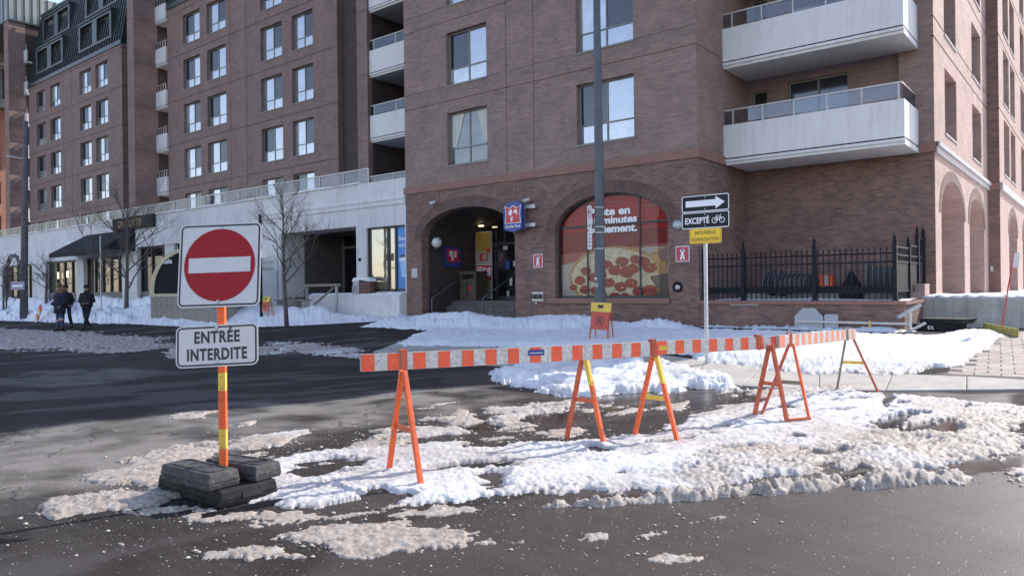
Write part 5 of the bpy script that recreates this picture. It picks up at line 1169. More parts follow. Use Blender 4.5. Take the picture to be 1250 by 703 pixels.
low_ = sign_panel(ne, (-4.995, 2.80, 1.112), .62, -.12, .045, .605, .300, .045, 'sign_white', True, 'ink', .012, .010)
for t, z_, w_ in (('ENTRÉE', .025, .335), ('INTERDITE', -.098, .44)): tm = text_mesh(t, .115, w=w_, bold=.004, space=1.12, depth=.0004); shift(tm, 0, -.003, z_); onp(low_, tm, 'lettering', 'ink')
for z_ in (.128, -.12): mb = MB(); mb.lathe([(.013, -.003), (.012, -.007), (.005, -.009), (0, -.009)], (0, 0, z_), 12, 'Y'); onp(low_, mb, 'bolt', 'metal')

def rubber_block(label, c, sx, sy, z0, hgt, rz, mat='rubber', group=None, notch=False):
    t = thing('ballast_block', label, 'ballast block', (c[0], c[1], z0), rz, group)
    mb = MB(); b = [(-sx/2, -sy/2, 0), (sx/2, -sy/2, 0), (sx/2, sy/2, 0), (-sx/2, sy/2, 0)]; i = .008
    mb.hexa([(x+(i if x < 0 else -i), y+(i if y < 0 else -i), 0) for x, y, _ in b], [(x, y, hgt*.35) for x, y, _ in b]); mb.build('lower_body', mat, t, local=True, bevel=.006)
    mb = MB(); mb.hexa([(x, y, hgt*.35+.0005) for x, y, _ in b], [(x+(i*1.4 if x < 0 else -i*1.4), y+(i*1.4 if y < 0 else -i*1.4), hgt) for x, y, _ in b]); mb.build('upper_body', mat, t, local=True, bevel=.014)
    return t
def raised(t, outline, inner, z0, z1, mat='rubber'):
    mb = MB(); n = len(outline); vs = [(x, y, z0) for x, y in outline]+[(x, y, z1) for x, y in outline]+[(x, y, z1) for x, y in inner]+[(x, y, z0) for x, y in inner]
    fs = []
    for i in range(n): j = (i+1) % n; fs += [(i, j, n+j, n+i), (n+i, n+j, 2*n+j, 2*n+i), (2*n+i, 2*n+j, 3*n+j, 3*n+i)]
    mb.add(vs, fs); return mb.build('raised_rib', mat, t, local=True)
lo = rubber_block('black rubber ballast block lying lowest under the no entry sign', (-5.20, 2.90), .86, .46, .005, .12, .03, 'rubber2', 'rubber ballast blocks holding the no entry sign')
mb = MB(); mb.box(.424, .432, -.06, .10, .04, .08); mb.build('hand_hole', 'ink', lo, local=True)
fa, fb_ = at(246, 634), at(330, 617); fn = Vector((.03, .08, 0)); fl = MB(); fl.hexa([fa, fb_, fb_+fn, fa+fn], [q_+Vector((0, 0, .04)) for q_ in (fa, fb_, fb_+fn, fa+fn)])
tag(fl.build('rubber_strip', 'rubber2'), 'flat black rubber strip lying on the road in front of the sign ballast', 'strip')
u1 = rubber_block('worn grey rubber block on top, on the near side of the sign post', (-5.13, 2.73), .62, .25, .130, .115, .06, 'rubber', 'rubber ballast blocks holding the no entry sign')
u2 = rubber_block('worn grey rubber block on top, on the far side of the sign post', (-5.08, 3.04), .58, .24, .130, .11, .14, 'rubber', 'rubber ballast blocks holding the no entry sign')
for u, sx, sy, hh in ((u1, .53, .17, .115), (u2, .49, .16, .11)):
    o_ = [(p[0], p[1]) for p in rrect(sx, sy, .05, 4)]; i_ = [(p[0], p[1]) for p in rrect(sx-.035, sy-.035, .04, 4)]; raised(u, o_, i_, hh, hh+.007)
    for xx in (-.1, .1):
        mb = MB(); mb.box(xx-.012, xx+.012, -sy/2+.02, sy/2-.02, hh, hh+.006); mb.build('raised_rib', 'rubber', u, local=True)
mb = MB(); mb.box(-5.12, -4.94, 2.83, 2.90, .12, .17); mb.build('post_socket', 'rubber2', ne)

# ---- one way post
PO = Vector((-6.0, 12.55, float(g(-6., 12.55)))); q = onY(861, 300, 12.55); PO.x = q.x
ow = thing('road_sign', 'one way arrow sign over EXCEPTÉ bicycle and yellow NOUVELLE SIGNALISATION plates', 'sign', PO)
mb = MB(); mb.box(PO.x-.03, PO.x+.03, 12.53, 12.575, PO.z-.1, 3.1); mb.build('post', 'metal', ow, bevel=.006)
hb = MB()
for k in range(90): z_ = PO.z+.1+k*.032; hb.box(PO.x-.006, PO.x+.006, 12.5285, 12.5298, z_, z_+.012)
tag(hb.build('post_holes', 'ink', ow), kind='stuff')
ctr = onY(860.5, 248, 12.50); w1 = onY(889.5, 247, 12.5).x-onY(831.5, 251, 12.5).x
h1_ = onY(831.5, 240.7, 12.5).z-onY(832, 260.6, 12.5).z
ar = sign_panel(ow, ctr, .0, 0, 0, w1, h1_, .035, 'sign_black', True, 'white', .014, .004)
k_ = w1/.9; mb = MB(); mb.prism([(x*k_, z*k_) for x, z in [(-.37, -.055), (.2, -.055), (.2, -.11), (.37, 0), (.2, .11), (.2, .055), (-.37, .055)]], -.003, -.0016); onp(ar, mb, 'arrow', 'white')
c2 = onY(860.2, 267.8, 12.5); ex_ = sign_panel(ow, (ctr.x, 12.5, ctr.z-h1_-.004), 0, 0, 0, w1, h1_, .035, 'sign_black', True, 'white', .014, .004)
tm = text_mesh('EXCEPTÉ', .15, w=.46*k_, bold=.004, depth=.0004); shift(tm, -.155*k_, -.0026, -.055); onp(ex_, tm, 'lettering', 'white')
bk = MB(); 
for cx_ in (.175, .315): ring_mb(bk, circ(.052*k_, 20, cx_*k_, -.015*k_), circ(.040*k_, 20, cx_*k_, -.015*k_), -.0028, -.0016)
def stroke(mb, p, q, w_, y0=-.003, y1=-.0017):
    p = Vector(p); q = Vector(q); d = (q-p).normalized(); n = Vector((-d.y, d.x))*w_/2; pts = [(p-n), (q-n), (q+n), (p+n)]; mb.prism([(a.x, a.y) for a in pts], y0, y1)
for p, q in (((.175, -.015), (.215, .05)), ((.215, .05), (.285, .05)), ((.285, .05), (.315, -.015)), ((.215, .05), (.245, -.015)), ((.245, -.015), (.285, .05)), ((.175, -.015), (.245, -.015)), ((.205, .07), (.23, .07)), ((.28, .075), (.30, .085)), ((.285, .05), (.282, .075))): stroke(bk, (p[0]*k_, p[1]*k_), (q[0]*k_, q[1]*k_), .010)
onp(ex_, bk, 'bicycle_symbol', 'white')
zc = onY(860, 287.5, 12.5).z; w2 = onY(880, 286, 12.5).x-onY(841, 289, 12.5).x; h2 = onY(841, 280, 12.5).z-onY(841, 299.2, 12.5).z
ye = sign_panel(ow, (ctr.x, 12.5, zc), 0, 0, 0, w2, h2, .03, 'yellow_sign', True, 'ink', .006, .012)
for t, z_, w_ in (('NOUVELLE', .025, w2*.64), ('SIGNALISATION', -.10, w2*.86)): tm = text_mesh(t, .088, w=w_, bold=.001, depth=.0004); shift(tm, 0, -.003, z_*h2/.3); onp(ye, tm, 'lettering', 'ink')
for pnl, zs in ((ar, (.1, -.1)), (ex_, (.1, -.1))):
    for z_ in zs: mb = MB(); mb.lathe([(.012, -.002), (.010, -.006), (0, -.006)], (0, 0, z_*h1_/.3), 8, 'Y'); onp(pnl, mb, 'bolt', 'metal')

# ---- lamp post with parking plates
LX, LY = -10.65, 16.9
lp = thing('lamp_post', 'tall dark tapered lamp post with two narrow parking plates in front of the pizza window', 'lamp post', (LX, LY, .4))
mb = MB(); mb.tube([(LX, LY, .2), (LX+.02, LY, 4.5), (LX-.0, LY, 13)], [.155, .125, .07], 8); mb.build('pole', 'pole', lp)
mb = MB(); mb.box(LX-.2, LX+.2, LY-.2, LY+.2, .2, .55); mb.build('base', 'pole', lp)
for z0, z1, rd in ((3.02, 3.68, True), (2.50, 3.0, False)):
    mb = MB(); mb.prism(rrect(.14, z1-z0, .03, 3, LX-.20, (z0+z1)/2), LY-.16, LY-.156); pp = mb.build('parking_plate', 'sign_white', lp)
    if rd: mb = MB(); ring_mb(mb, circ(.045, 18, LX-.2, z1-.2, .16), circ(.030, 18, LX-.2, z1-.2, .135), LY-.164, LY-.161); mb.build('red_ring', 'red', pp); tm = text_mesh('P', .14); shift(tm, LX-.2, LY-.165, z1-.24); tm.build('lettering', 'ink', pp); mb = MB(); stroke(mb, (LX-.24, z0+.1), (LX-.16, z0+.15), .03, LY-.164, LY-.161); mb.build('arrow', 'ink', pp)
    else: 
        mb = MB()
        for k in range(4): mb.prism(rrect(.05, .035, .01, 1, LX-.2, z1-.1-k*.1), LY-.162, LY-.1605)
        tag(mb.build('lettering', 'ink', pp), kind='stuff')
for z_ in (3.62, 3.1, 2.95, 2.52): mb = MB(); mb.tube([(LX, LY, z_-.012), (LX, LY, z_+.012)], .150, 8, False); mb.build('strap', 'metal', lp)
mb = MB(); mb.prism(rect(.08, .06), 0, .003); mb.v = [(x+LX-.03, y+LY-.15, z_+1.72) for x, y, z_ in mb.v]; mb.build('sticker', 'sign_white', lp)
mb = MB(); ring_mb(mb, circ(.05, 14, LX-.01, 1.55), circ(.028, 14, LX-.01, 1.55), LY-.155, LY-.150); mb.build('sticker', 'sign_white', lp)

# ---- folding no parking board in the snow
def folding(label, c, yaw, k=1., tilt=.10, cone=False):
    t = thing('folding_sign', label, 'sign', c, yaw); t.rotation_euler = (-.12, tilt, yaw)
    for sx in (-1, 1): mb = MB(); mb.bar((sx*.21*k, 0, -.05), (sx*.20*k, 0, .70*k), .03*k, .02*k, (0, 1, 0)); mb.build('leg', 'orange_worn', t, local=True)
    mb = MB(); mb.bar((-.21*k, .25*k, -.05), (-.19*k, .03, .68*k), .025, .02, (0, 1, 0)); mb.bar((.21*k, .25*k, -.05), (.19*k, .03, .68*k), .025, .02, (0, 1, 0)); mb.build('rear_frame', 'orange_worn', t, local=True)
    mb = MB(); mb.prism([(x*k, z*k) for x, z in [(-.20, .14), (.20, .14), (.20, .50), (-.20, .50)]], -.022, -.008); mb.build('panel', 'orange_panel', t, local=True)
    mb = MB(); mb.prism([(x*k, z*k) for x, z in [(-.23, .51), (.23, .51), (.23, .70), (-.23, .70)]], -.025, .012); mb.build('handle_panel', 'yellow', t, local=True)
    mb = MB(); mb.prism(rrect(.13*k, .07*k, .02*k, 3, 0, .62*k), -.027, -.0255); mb.build('hand_hole', 'ink', t, local=True)
    mb = MB(); ring_mb(mb, circ(.105*k, 24, 0, .32*k), circ(.088*k, 24, 0, .32*k), -.024, -.0225); mb.build('symbol_ring', 'ink', t, local=True)
    tm = text_mesh('R', .16*k, bold=.004*k, depth=.0004); shift(tm, 0, -.0235, .265*k); tm.build('lettering', 'ink', t, local=True)
    return t
q = at(731, 417); folding('orange and yellow folding sign with a circled R in snow by the lamp post', (q.x, q.y, q.z+.12), .05, 1.12, .04)
q = onY(323, 392, 15.6); folding('small orange folding sign between the no entry sign and the young tree', (q.x, q.y, .62), .1, .95, .03)

# ---- shop signs, utilities on the facade
lg = thing('shop_sign', 'projecting blue and red logo sign of the convenience shop', 'shop sign', (-14.5, YA-.5, 3.3))
blk = MB(); blk.v = []
sgx0, sgx1 = -14.93, -14.20; yS = YA-.42
zt, zb_ = 4.12, 3.30; pts = [(sgx0, zb_+.04), (-14.56, zb_-.06), (sgx1, zb_+.04), (sgx1, zt), (-14.4, zt+.09), (-14.7, zt+.07), (sgx0, zt-.06)]
mb = MB(); mb.prism(pts, yS, yS+.16); mb.build('panel', 'blue', lg)
mb = MB(); mb.prism([(x+(.01 if x < -14.5 else -.01), z) for x, z in pts], yS+.161, yS+.19); mb.build('back_rim', 'frame_pale', lg)
def logo(parent, cx, cz, k, y, txt=True):
    def T(pp): return [(cx+a*k, cz+b*k) for a, b in pp]
    hat = [(-.30, -.22), (.30, -.22), (.27, .05), (.31, .30), (.16, .22), (.02, .30), (-.12, .22), (-.29, .30), (-.25, .03)]
    mb = MB(); mb.prism(T([(a*1.09, b*1.09) for a, b in hat]), y-.004, y-.001); mb.build('logo_outline', 'white', parent)
    mb = MB(); mb.prism(T(hat), y-.008, y-.005); mb.build('logo_field', 'red', parent)
    for pts_ in ([(-.13, .17), (-.03, .2), (-.01, .08), (-.07, -.01), (-.16, .06)], [(.03, .1), (.09, .2), (.18, .17), (.19, .0), (.13, .07)], [(-.08, -.06), (.01, -.02), (.0, -.14), (-.06, -.2)]):
        mb = MB(); mb.prism(T(pts_), y-.012, y-.009); mb.build('logo_mark', 'white', parent)
    if txt: tm = text_mesh('Couche-Tard', .12*k, w=.58*k, bold=.003); shift(tm, cx, y-.004, cz-.37*k); tm.build('lettering', 'white', parent)
logo(lg, -14.56, 3.76, 1.0, yS)
for z_ in (4.02, 3.45): mb = MB(); mb.box(-14.4, -14.1, yS+.19, YA, z_-.05, z_+.05); mb.box(-14.19, -13.85, YA-.2, YA-.1, z_-.05, z_+.06); mb.build('bracket', 'metal', lg)
lw_ = thing('wall_sign', 'small blue and red logo plate on the porch wall beside the bin', 'shop sign', (-18.8, 20, 2.5))
mb = MB(); mb.box(X0+.01, X0+.05, 19.6, 20.5, 2.30, 3.05); mb.build('panel', 'blue', lw_)
mb = MB(); mb.box(X0+.052, X0+.056, 19.72, 20.38, 2.48, 2.96); mb.build('logo_field', 'red', lw_)
for y_, z_, a_, b_ in ((19.95, 2.8, .09, .1), (20.18, 2.78, .06, .12), (20.02, 2.62, .06, .08)): mb = MB(); mb.box(X0+.058, X0+.061, y_-a_, y_+a_, z_-b_, z_+b_); mb.build('logo_mark', 'white', lw_)
gl_ = thing('globe_lamp', 'white globe lamp on the porch wall', 'lamp', (-18.85, 18.95, 3.1))
mb = MB(); r_ = .19; mb.lathe([(r_*math.sin(PI*k/12)+.0001, -r_*math.cos(PI*k/12)) for k in range(13)], (-18.80, 18.98, 3.15), 20); mb.build('globe', 'globe', gl_, smooth=True)
mb = MB(); mb.lathe([(.08, -.28), (.1, -.22), (.07, -.17)], (-18.8, 18.98, 3.15), 12); mb.box(-19.05, -18.8, 18.95, 19.01, 2.88, 2.93); mb.build('bracket', 'frame_dark', gl_)
tb = thing('litter_bin', 'tall brown square litter bin inside the shop porch', 'bin', (-18.4, 20.3, 1.06))
mb = MB(); mb.box(-18.85, -18.05, 20.2, 20.8, 1.06, 1.85); mb.build('body', 'bin', tb, bevel=.02); mb = MB(); mb.box(-18.88, -18.02, 20.17, 20.83, 2.02, 2.14); mb.build('lid', 'bin', tb, bevel=.02)
mb = MB(); mb.box(-18.85, -18.76, 20.2, 20.8, 1.85, 2.02); mb.box(-18.14, -18.05, 20.2, 20.8, 1.85, 2.02); mb.box(-18.76, -18.14, 20.6, 20.8, 1.85, 2.02); mb.build('hood', 'bin', tb)
mb = MB(); mb.box(-18.46, -18.44, 20.19, 20.199, 1.1, 1.85); mb.build('door_gap', 'ink', tb); decal(tb, rect(.18, .2), -18.3, 20.198, 1.5, 'red', 'label')
for nm, lab, x, y in (('handrail', 'grey tube handrail at the left end of the shop steps', -18.75, 18.9), ('handrail', 'grey tube handrail in the middle of the shop steps', -16.35, 18.9)):
    t = thing(nm, lab, 'handrail', (x, y, .3)); mb = MB(); mb.tube([(x, y-.25, .2), (x, y-.25, 1.15), (x+.03, y-.15, 1.22), (x+.15, y+1.3, 1.98), (x+.15, y+1.7, 1.98), (x+.15, y+1.75, 1.1)], .026, 8); mb.build('rail', 'pole', t, smooth=True)
def wall_plate(label, c, w_, h_, k_='person'):
    t = thing('wall_sign', label, 'sign', (c[0], YA-.02, c[1])); mb = MB(); mb.prism(rrect(w_, h_, .02, 2, c[0], c[1]), YA-.02, YA-.005); mb.build('panel', 'white', t)
    mb = MB(); mb.prism(rrect(w_-.04, h_-.04, .01, 2, c[0], c[1]), YA-.024, YA-.0205); mb.build('red_field', 'red', t); s = h_/.4
    for pts in ([(-.08, .11), (.08, .11), (.03, .02), (.07, -.15), (.03, -.15), (0, -.06), (-.03, -.15), (-.07, -.15), (-.03, .02)], circ(.035, 10, 0, .10)):
        mb = MB(); mb.prism([(c[0]+a*s, c[1]+b*s) for a, b in pts], YA-.028, YA-.0245); mb.build('figure', 'white', t)
p1_ = onY(657, 318.5, YA); wall_plate('red and white square plate on the brick between the porch and pizza window', (p1_.x, p1_.z), .36, .42)
p2_ = onY(833.5, 310, YA); wall_plate('red and white square plate on the brick right of the pizza window', (p2_.x, p2_.z), .40, .42)
p3_ = onY(506.5, 333.5, YA); t = thing('notice_plate', 'small pale notice plate on the left brick pier of the porch', 'notice', (p3_.x, YA, p3_.z)); mb = MB(); mb.box(p3_.x-.14, p3_.x+.14, YA-.03, YA-.003, p3_.z-.16, p3_.z+.17); mb.build('plate', 'frame_pale', t)
for k in range(3): mb = MB(); mb.box(p3_.x-.1, p3_.x+.08, YA-.033, YA-.0305, p3_.z-.1+k*.08, p3_.z-.07+k*.08); mb.build('print_line', 'metal', t)
fd = onY(657, 362, YA); t = thing('fire_connection', 'twin fire hose connection low on the brick beside the pizza window', 'hose connection', (fd.x, YA, fd.z)); mb = MB(); mb.box(fd.x-.22, fd.x+.22, YA-.03, YA-.003, fd.z-.14, fd.z+.14); mb.build('plate', 'metal', t)
for s_ in (-.1, .1): mb = MB(); mb.lathe([(.07, 0), (.075, -.12), (.05, -.13), (0, -.13)], (fd.x+s_, YA-.03, fd.z+.01), 12, 'Y'); mb.build('coupling', 'bin', t, smooth=True)
mb = MB(); mb.lathe([(.03, 0), (.035, -.1), (0, -.1)], (fd.x, YA-.02, fd.z-.2), 10, 'Y'); mb.build('drain_valve', 'metal', t)
me_ = onY(827.5, 350, YA); t = thing('gas_valve', 'round grey wall valve low beside the fence end', 'valve', (me_.x, YA, me_.z)); mb = MB(); mb.lathe([(.14, 0), (.14, -.05), (.10, -.08), (0, -.08)], (me_.x, YA-.0, me_.z), 16, 'Y'); mb.build('cap', 'black', t); mb = MB(); mb.lathe([(.06, -.08), (.07, -.14), (0, -.15)], (me_.x+.05, YA, me_.z-.02), 12, 'Y'); mb.build('dial', 'frame_pale', t, smooth=True)
fb = onY(827.5, 275, YA); t = thing('alarm_gong', 'round grey alarm bell on the brick behind the bicycle sign', 'bell', (fb.x, YA, fb.z)); mb = MB(); mb.lathe([(.15, -.02), (.14, -.07), (.08, -.1), (0, -.11)], (fb.x, YA, fb.z), 20, 'Y'); mb.build('gong', 'metal', t, smooth=True)
for px_, py_, lab in ((532.5, 248, 'small white security camera beside the left vent'), (647, 245, 'small white floodlight above the projecting shop sign')):
    c = onY(px_, py_, YA); t = thing('security_camera', lab, 'camera', (c.x, YA, c.z)); mb = MB(); mb.bar((c.x, YA, c.z), (c.x-.02, YA-.16, c.z), .04); mb.build('mount', 'metal', t); mb = MB(); mb.tube([(c.x-.1, YA-.22, c.z-.03), (c.x+.1, YA-.15, c.z+.02)], [.06, .05], 10); mb.build('housing', 'frame_pale', t, smooth=True)

# ---- iron fence on the plinth
YF = 18.75; ZF = 1.10
fe = thing('iron_fence', 'black iron picket fence with spear tips standing on the brick plinth', 'fence', (-6.2, YF, ZF))
mb = MB()
for z0 in (1.28, 1.98, 2.18): mb = MB(); mb.box(-8.5, -3.86, YF-.018, YF+.018, z0, z0+.04); mb.build('rail', 'iron', fe)
mb = MB(); mb.box(-8.5, -3.86, YF+.02, YF+.04, 1.28, 1.45); mb.build('kick_plate', 'iron', fe)
def spear(mb, x, y, z, r=.022, h_=.10): mb.lathe([(r*.4, z), (r*1.25, z+h_*.25), (r*.7, z+h_*.4), (r*1.0, z+h_*.55), (.001, z+h_)], (x, y, 0), 6)
pk = MB(); pk.box(-.011, .011, -.011, .011, 0, 1.12); spear(pk, 0, 0, 1.12, .020, .10); pkm = pk.mesh('picket', 'iron')
posts = [-8.50, -7.44, -5.65, -3.86]
xx = -8.38
while xx < -3.92:
    if min(abs(xx-p) for p in posts) > .07: put('picket', pkm, fe, (xx+6.2, 0, .04))
    xx += .128
ps = MB(); ps.box(-.045, .045, -.045, .045, 0, 1.30); ps.box(-.06, .06, -.06, .06, 1.30, 1.33); ps.lathe([(.02, 1.33), (.05, 1.38), (.03, 1.42), (.045, 1.45), (.001, 1.56)], (0, 0, 0), 8); ps.box(-.07, .07, -.07, .07, 0, .03); psm = ps.mesh('post', 'iron')
for p in posts: put('post', psm, fe, (p+6.2, 0, 0))
gt = thing('iron_gate', 'black iron gate panels with solid screens returning along the plinth end', 'gate', (-3.84, 20, ZF))
for y, hs in ((20.13, 1.0), (21.17, 1.20), (22.0-.06, 1.20)): put('post', psm, gt, (0, y-20, 0), 0, (1, 1, hs))
for y0, y1, zt_ in ((18.8, 20.09, 2.32), (20.17, 21.13, 2.40), (21.2, 21.9, 2.62)):
    for z0 in (1.3, 1.98, 2.14, zt_): mb = MB(); mb.box(-3.86, -3.82, y0, y1, z0, z0+.045); mb.build('rail', 'iron', gt)
    mb = MB(); mb.box(-3.848, -3.835, y0, y1, 1.34, 1.98); mb.build('screen', 'black', gt)
    mb = MB(); n = int((y1-y0)/.12)
    for k in range(1, n): mb.box(-3.851, -3.83, y0+k*.12, y0+k*.12+.02, 2.0, zt_)
    tag(mb.build('bars', 'iron', gt), kind='stuff')
# tubs lying on the terrace
def tub(label, c, rz, L_=.95, r=.27, mat='rubber2'):
    t = thing('planter_tub', label, 'tub', c, rz, 'black tubs lying behind the fence'); mb = MB(); mb.lathe([(r*1.15, 0), (r*1.15, .05), (r, .07), (r*.78, L_), (0, L_), ], (0, 0, r*1.1), 24, 'X'); mb.v = [(x, y, z) for x, y, z in mb.v]; mb.build('body', 'tub', t, smooth=False, local=True)
    mb = MB(); mb.lathe([(r*1.0, .02), (r*.9, .3), (0, .31)], (0, 0, r*1.1), 24, 'X'); mb.build('inside', 'ink', t, local=True)
    for k in range(6): mb = MB(); x = .14+k*.13; rr_ = r*(1-.22*(x/L_))+.004; mb.lathe([(rr_, x), (rr_+.012, x+.012), (rr_, x+.024)], (0, 0, r*1.1), 24, 'X'); mb.build('hoop', 'tub_rim', t, local=True)
    mb = MB(); mb.lathe([(r*1.17, 0), (r*1.20, .015), (r*1.17, .03)], (0, 0, r*1.1), 24, 'X'); mb.build('rim', 'tub_rim', t, local=True)
tub('black ribbed tub lying on its side on the ledge, leftmost', (-7.35, 20.6, 1.22), -.5, .7, .30); tub('black ribbed tub lying on its side just right of the leftmost one', (-7.0, 20.35, 1.2), -.25, .95, .30)
tub('black ribbed tub lying on its side at the right end behind the fence', (-4.85, 20.3, 1.25), .2, .8, .34)
t = thing('dark_sack', 'dark pointed sack slumped between the orange box and the right tub', 'sack', (-5.3, 20.5, 1.1)); mb = MB(); mb.lathe([(.30, 0), (.33, .15), (.22, .4), (.12, .58), (.03, .75), (0, .76)], (-5.25, 20.5, 1.1), 10); mb.build('sack', 'blackcloth', t, smooth=True)
t = thing('orange_box', 'bright orange sign box with a black symbol behind the fence', 'box', (-6.0, 20.6, 1.45)); mb = MB(); mb.box(-6.3, -5.72, 20.45, 20.7, 1.44, 1.74); mb.build('body', 'orange_box', t, bevel=.01); M_ = None
tm = MB(); ring_mb(tm, circ(.10, 20, -6.14, 1.58), circ(.075, 20, -6.14, 1.58), 20.445, 20.4485); tm.build('symbol_ring', 'ink', t); tm = text_mesh('P', .12); shift(tm, -6.14, 20.447, 1.54); tm.build('symbol', 'ink', t); decal(t, rect(.12, .24), -5.88, 20.449, 1.6, 'ad_cream', 'label')

# ---- signs stored against the plinth, rail, rubber feet
oc = thing('octagonal_sign', 'grey back of an octagonal sign half buried in snow against the plinth', 'sign', (-5.65, 18.3, .4)); mb = MB(); r_ = .36
mb.prism([(-5.66+r_*math.cos(PI/8+k*PI/4), .60+r_*math.sin(PI/8+k*PI/4)) for k in range(8)], 18.30, 18.304); mb.build('plate', 'sign_back', oc)
t = thing('square_sign', 'small grey back of a rounded square sign beside the octagonal one', 'sign', (-5.15, 18.3, .4)); mb = MB(); mb.prism(rrect(.31, .42, .04, 3, -5.14, .58), 18.28, 18.284); mb.build('plate', 'sign_back', t)
t = thing('sign_post', 'perforated grey steel post lying along the plinth across the stored signs', 'post', (-4.8, 18.2, .6)); mb = MB(); mb.bar((-5.95, 18.22, .62), (-3.5, 18.25, .60), .05, .05); mb.build('post', 'metal', t); mb = MB(); mb.box(-4.3, -4.26, 18.18, 18.2, .5, .66); mb.build('yellow_tie', 'yellow', t)
t = thing('ramp_rail', 'pale grey metal rail tilted up at the plinth end', 'rail', (-3.5, 18.2, .5)); mb = MB(); mb.bar((-3.66, 17.95, .75), (-3.30, 18.45, 1.02), .08, .06); mb.build('rail', 'metal', t); mb = MB(); mb.bar((-3.45, 18.1, .3), (-3.42, 18.12, .85), .05); mb.bar((-3.5, 17.95, .42), (-3.2, 18.4, .62), .05); mb.build('leg', 'metal', t)
def at_h(px, py, y): return onY(px, py, y)
c = at(1138, 405); t = thing('sign_base_stack', 'stack of black rubber sign bases with snow dusted lettering by the concrete wall', 'rubber base', (c.x, c.y, c.z)); 
bx0, by0 = onY(1115, 395, 18.9).x, 18.9
mb = MB(); mb.hexa([(bx0+.0, by0, .40), (bx0+.72, by0-.12, .40), (bx0+.95, by0+.5, .42), (bx0+.1, by0+.6, .42)], [(bx0-.05, by0, .58), (bx0+.76, by0-.14, .58), (bx0+1.0, by0+.52, .58), (bx0+.06, by0+.65, .58)]); mb.build('lower_base', 'rubber2', t, bevel=.015)
mb = MB(); mb.hexa([(bx0+.12, by0+.05, .585), (bx0+.95, by0-.05, .585), (bx0+1.1, by0+.5, .585), (bx0+.2, by0+.6, .585)], [(bx0+.12, by0+.05, .70), (bx0+1.0, by0-.05, .70), (bx0+1.2, by0+.55, .70), (bx0+.2, by0+.65, .70)]); mb.build('upper_base', 'rubber2', t, bevel=.015)
mb = MB()
for k in range(6): mb.box(bx0+.3+k*.07, bx0+.35+k*.07, by0-.075-.0, by0-.07, .46, .54)
tag(mb.build('embossed_print', 'metal', t), kind='stuff')
c1_ = at(1200, 404); c2_ = at(1243, 413)
t = thing('kerb_bumper', 'yellow and black rubber kerb bumper lying at the edge of the snow', 'bumper', (c1_.x, c1_.y, c1_.z)); d = (c2_-c1_); mb = MB(); n = 4
for k in range(n): 
    p, q = c1_+d*(k/n), c1_+d*((k+1)/n); o_ = Vector((0, .14, 0)); mb = MB(); mb.hexa([p, q, q+o_, p+o_], [p+Vector((0, .03, .18)), q+Vector((0, .03, .18)), q+Vector((0, .10, .18)), p+Vector((0, .10, .18))]); mb.build('segment', 'yellow_old', t) if k != 3 else mb.build('segment', 'yellow_old', t)
pb = c1_+d*.55+Vector((0, .07, .15)); pt = onY(1238, 308, pb.y)
t = thing('marker_rod', 'leaning thin red marker rod with a small white flag plate', 'marker', pb); mb = MB(); mb.tube([pb, pt], .014, 8); mb.build('rod', 'red_rod', t)

pt2 = onY(1240, 318, pb.y-.02); mb = MB(); mb.add([(pt2.x-.055, pb.y-.02, pt2.z-.14), (pt2.x+.045, pb.y-.02, pt2.z-.14), (pt2.x+.075, pb.y-.02, pt2.z+.16), (pt2.x-.025, pb.y-.02, pt2.z+.16)]+[(pt2.x-.055, pb.y-.016, pt2.z-.14), (pt2.x+.045, pb.y-.016, pt2.z-.14), (pt2.x+.075, pb.y-.016, pt2.z+.16), (pt2.x-.025, pb.y-.016, pt2.z+.16)], [(0,1,2,3),(4,7,6,5),(0,4,5,1),(1,5,6,2),(2,6,7,3),(3,7,4,0)]); mb.build('plate', 'sign_white', t)

# ---- left side street furniture
lpx = onY(29, 393, 13.9)
t = thing('utility_pole', 'tall grey utility pole with a small blue street name plate at the far left', 'pole', (lpx.x, 13.9, .1)); tp = onY(31, 148, 13.9)
mb = MB(); mb.tube([(lpx.x, 13.9, 0), (tp.x, 13.9, tp.z)], [.20, .12], 10); mb.build('pole', 'pole_wood', t, smooth=True)

a_ = onY(8, 190.5, 13.9); b_ = onY(30, 194, 13.9); mb = MB(); mb.tube([a_, b_], .035, 6); mb.build('arm', 'metal', t)
s_ = onY(27, 349, 13.85); mb = MB(); mb.box(s_.x-.95, s_.x+1.05, 13.62, 13.65, s_.z-.2, s_.z+.22); nb_ = mb.build('street_name_plate', 'blue', t); mb = MB(); mb.box(s_.x-.7, s_.x+.8, 13.612, 13.619, s_.z-.05, s_.z+.05); mb.build('print_line', 'white', nb_)
a_ = at(46, 399); t = thing('barrier_plank', 'short orange and white striped plank leaning on the utility pole', 'barrier', (a_.x, a_.y, .2))
p, q = Vector((a_.x-.3, 13.6, .15)), Vector((lpx.x+.7, 13.8, 1.25)); p = onY(42, 398, 13.6); q = onY(50, 374, 13.6)
for k in range(5): s0, s1 = p.lerp(q, k/5), p.lerp(q, (k+1)/5); mb = MB(); mb.bar(s0, s1, .30, .05, (0, 1, 0)); mb.build('stripe', 'orange_worn' if k % 2 == 0 else 'white_sheet', t)

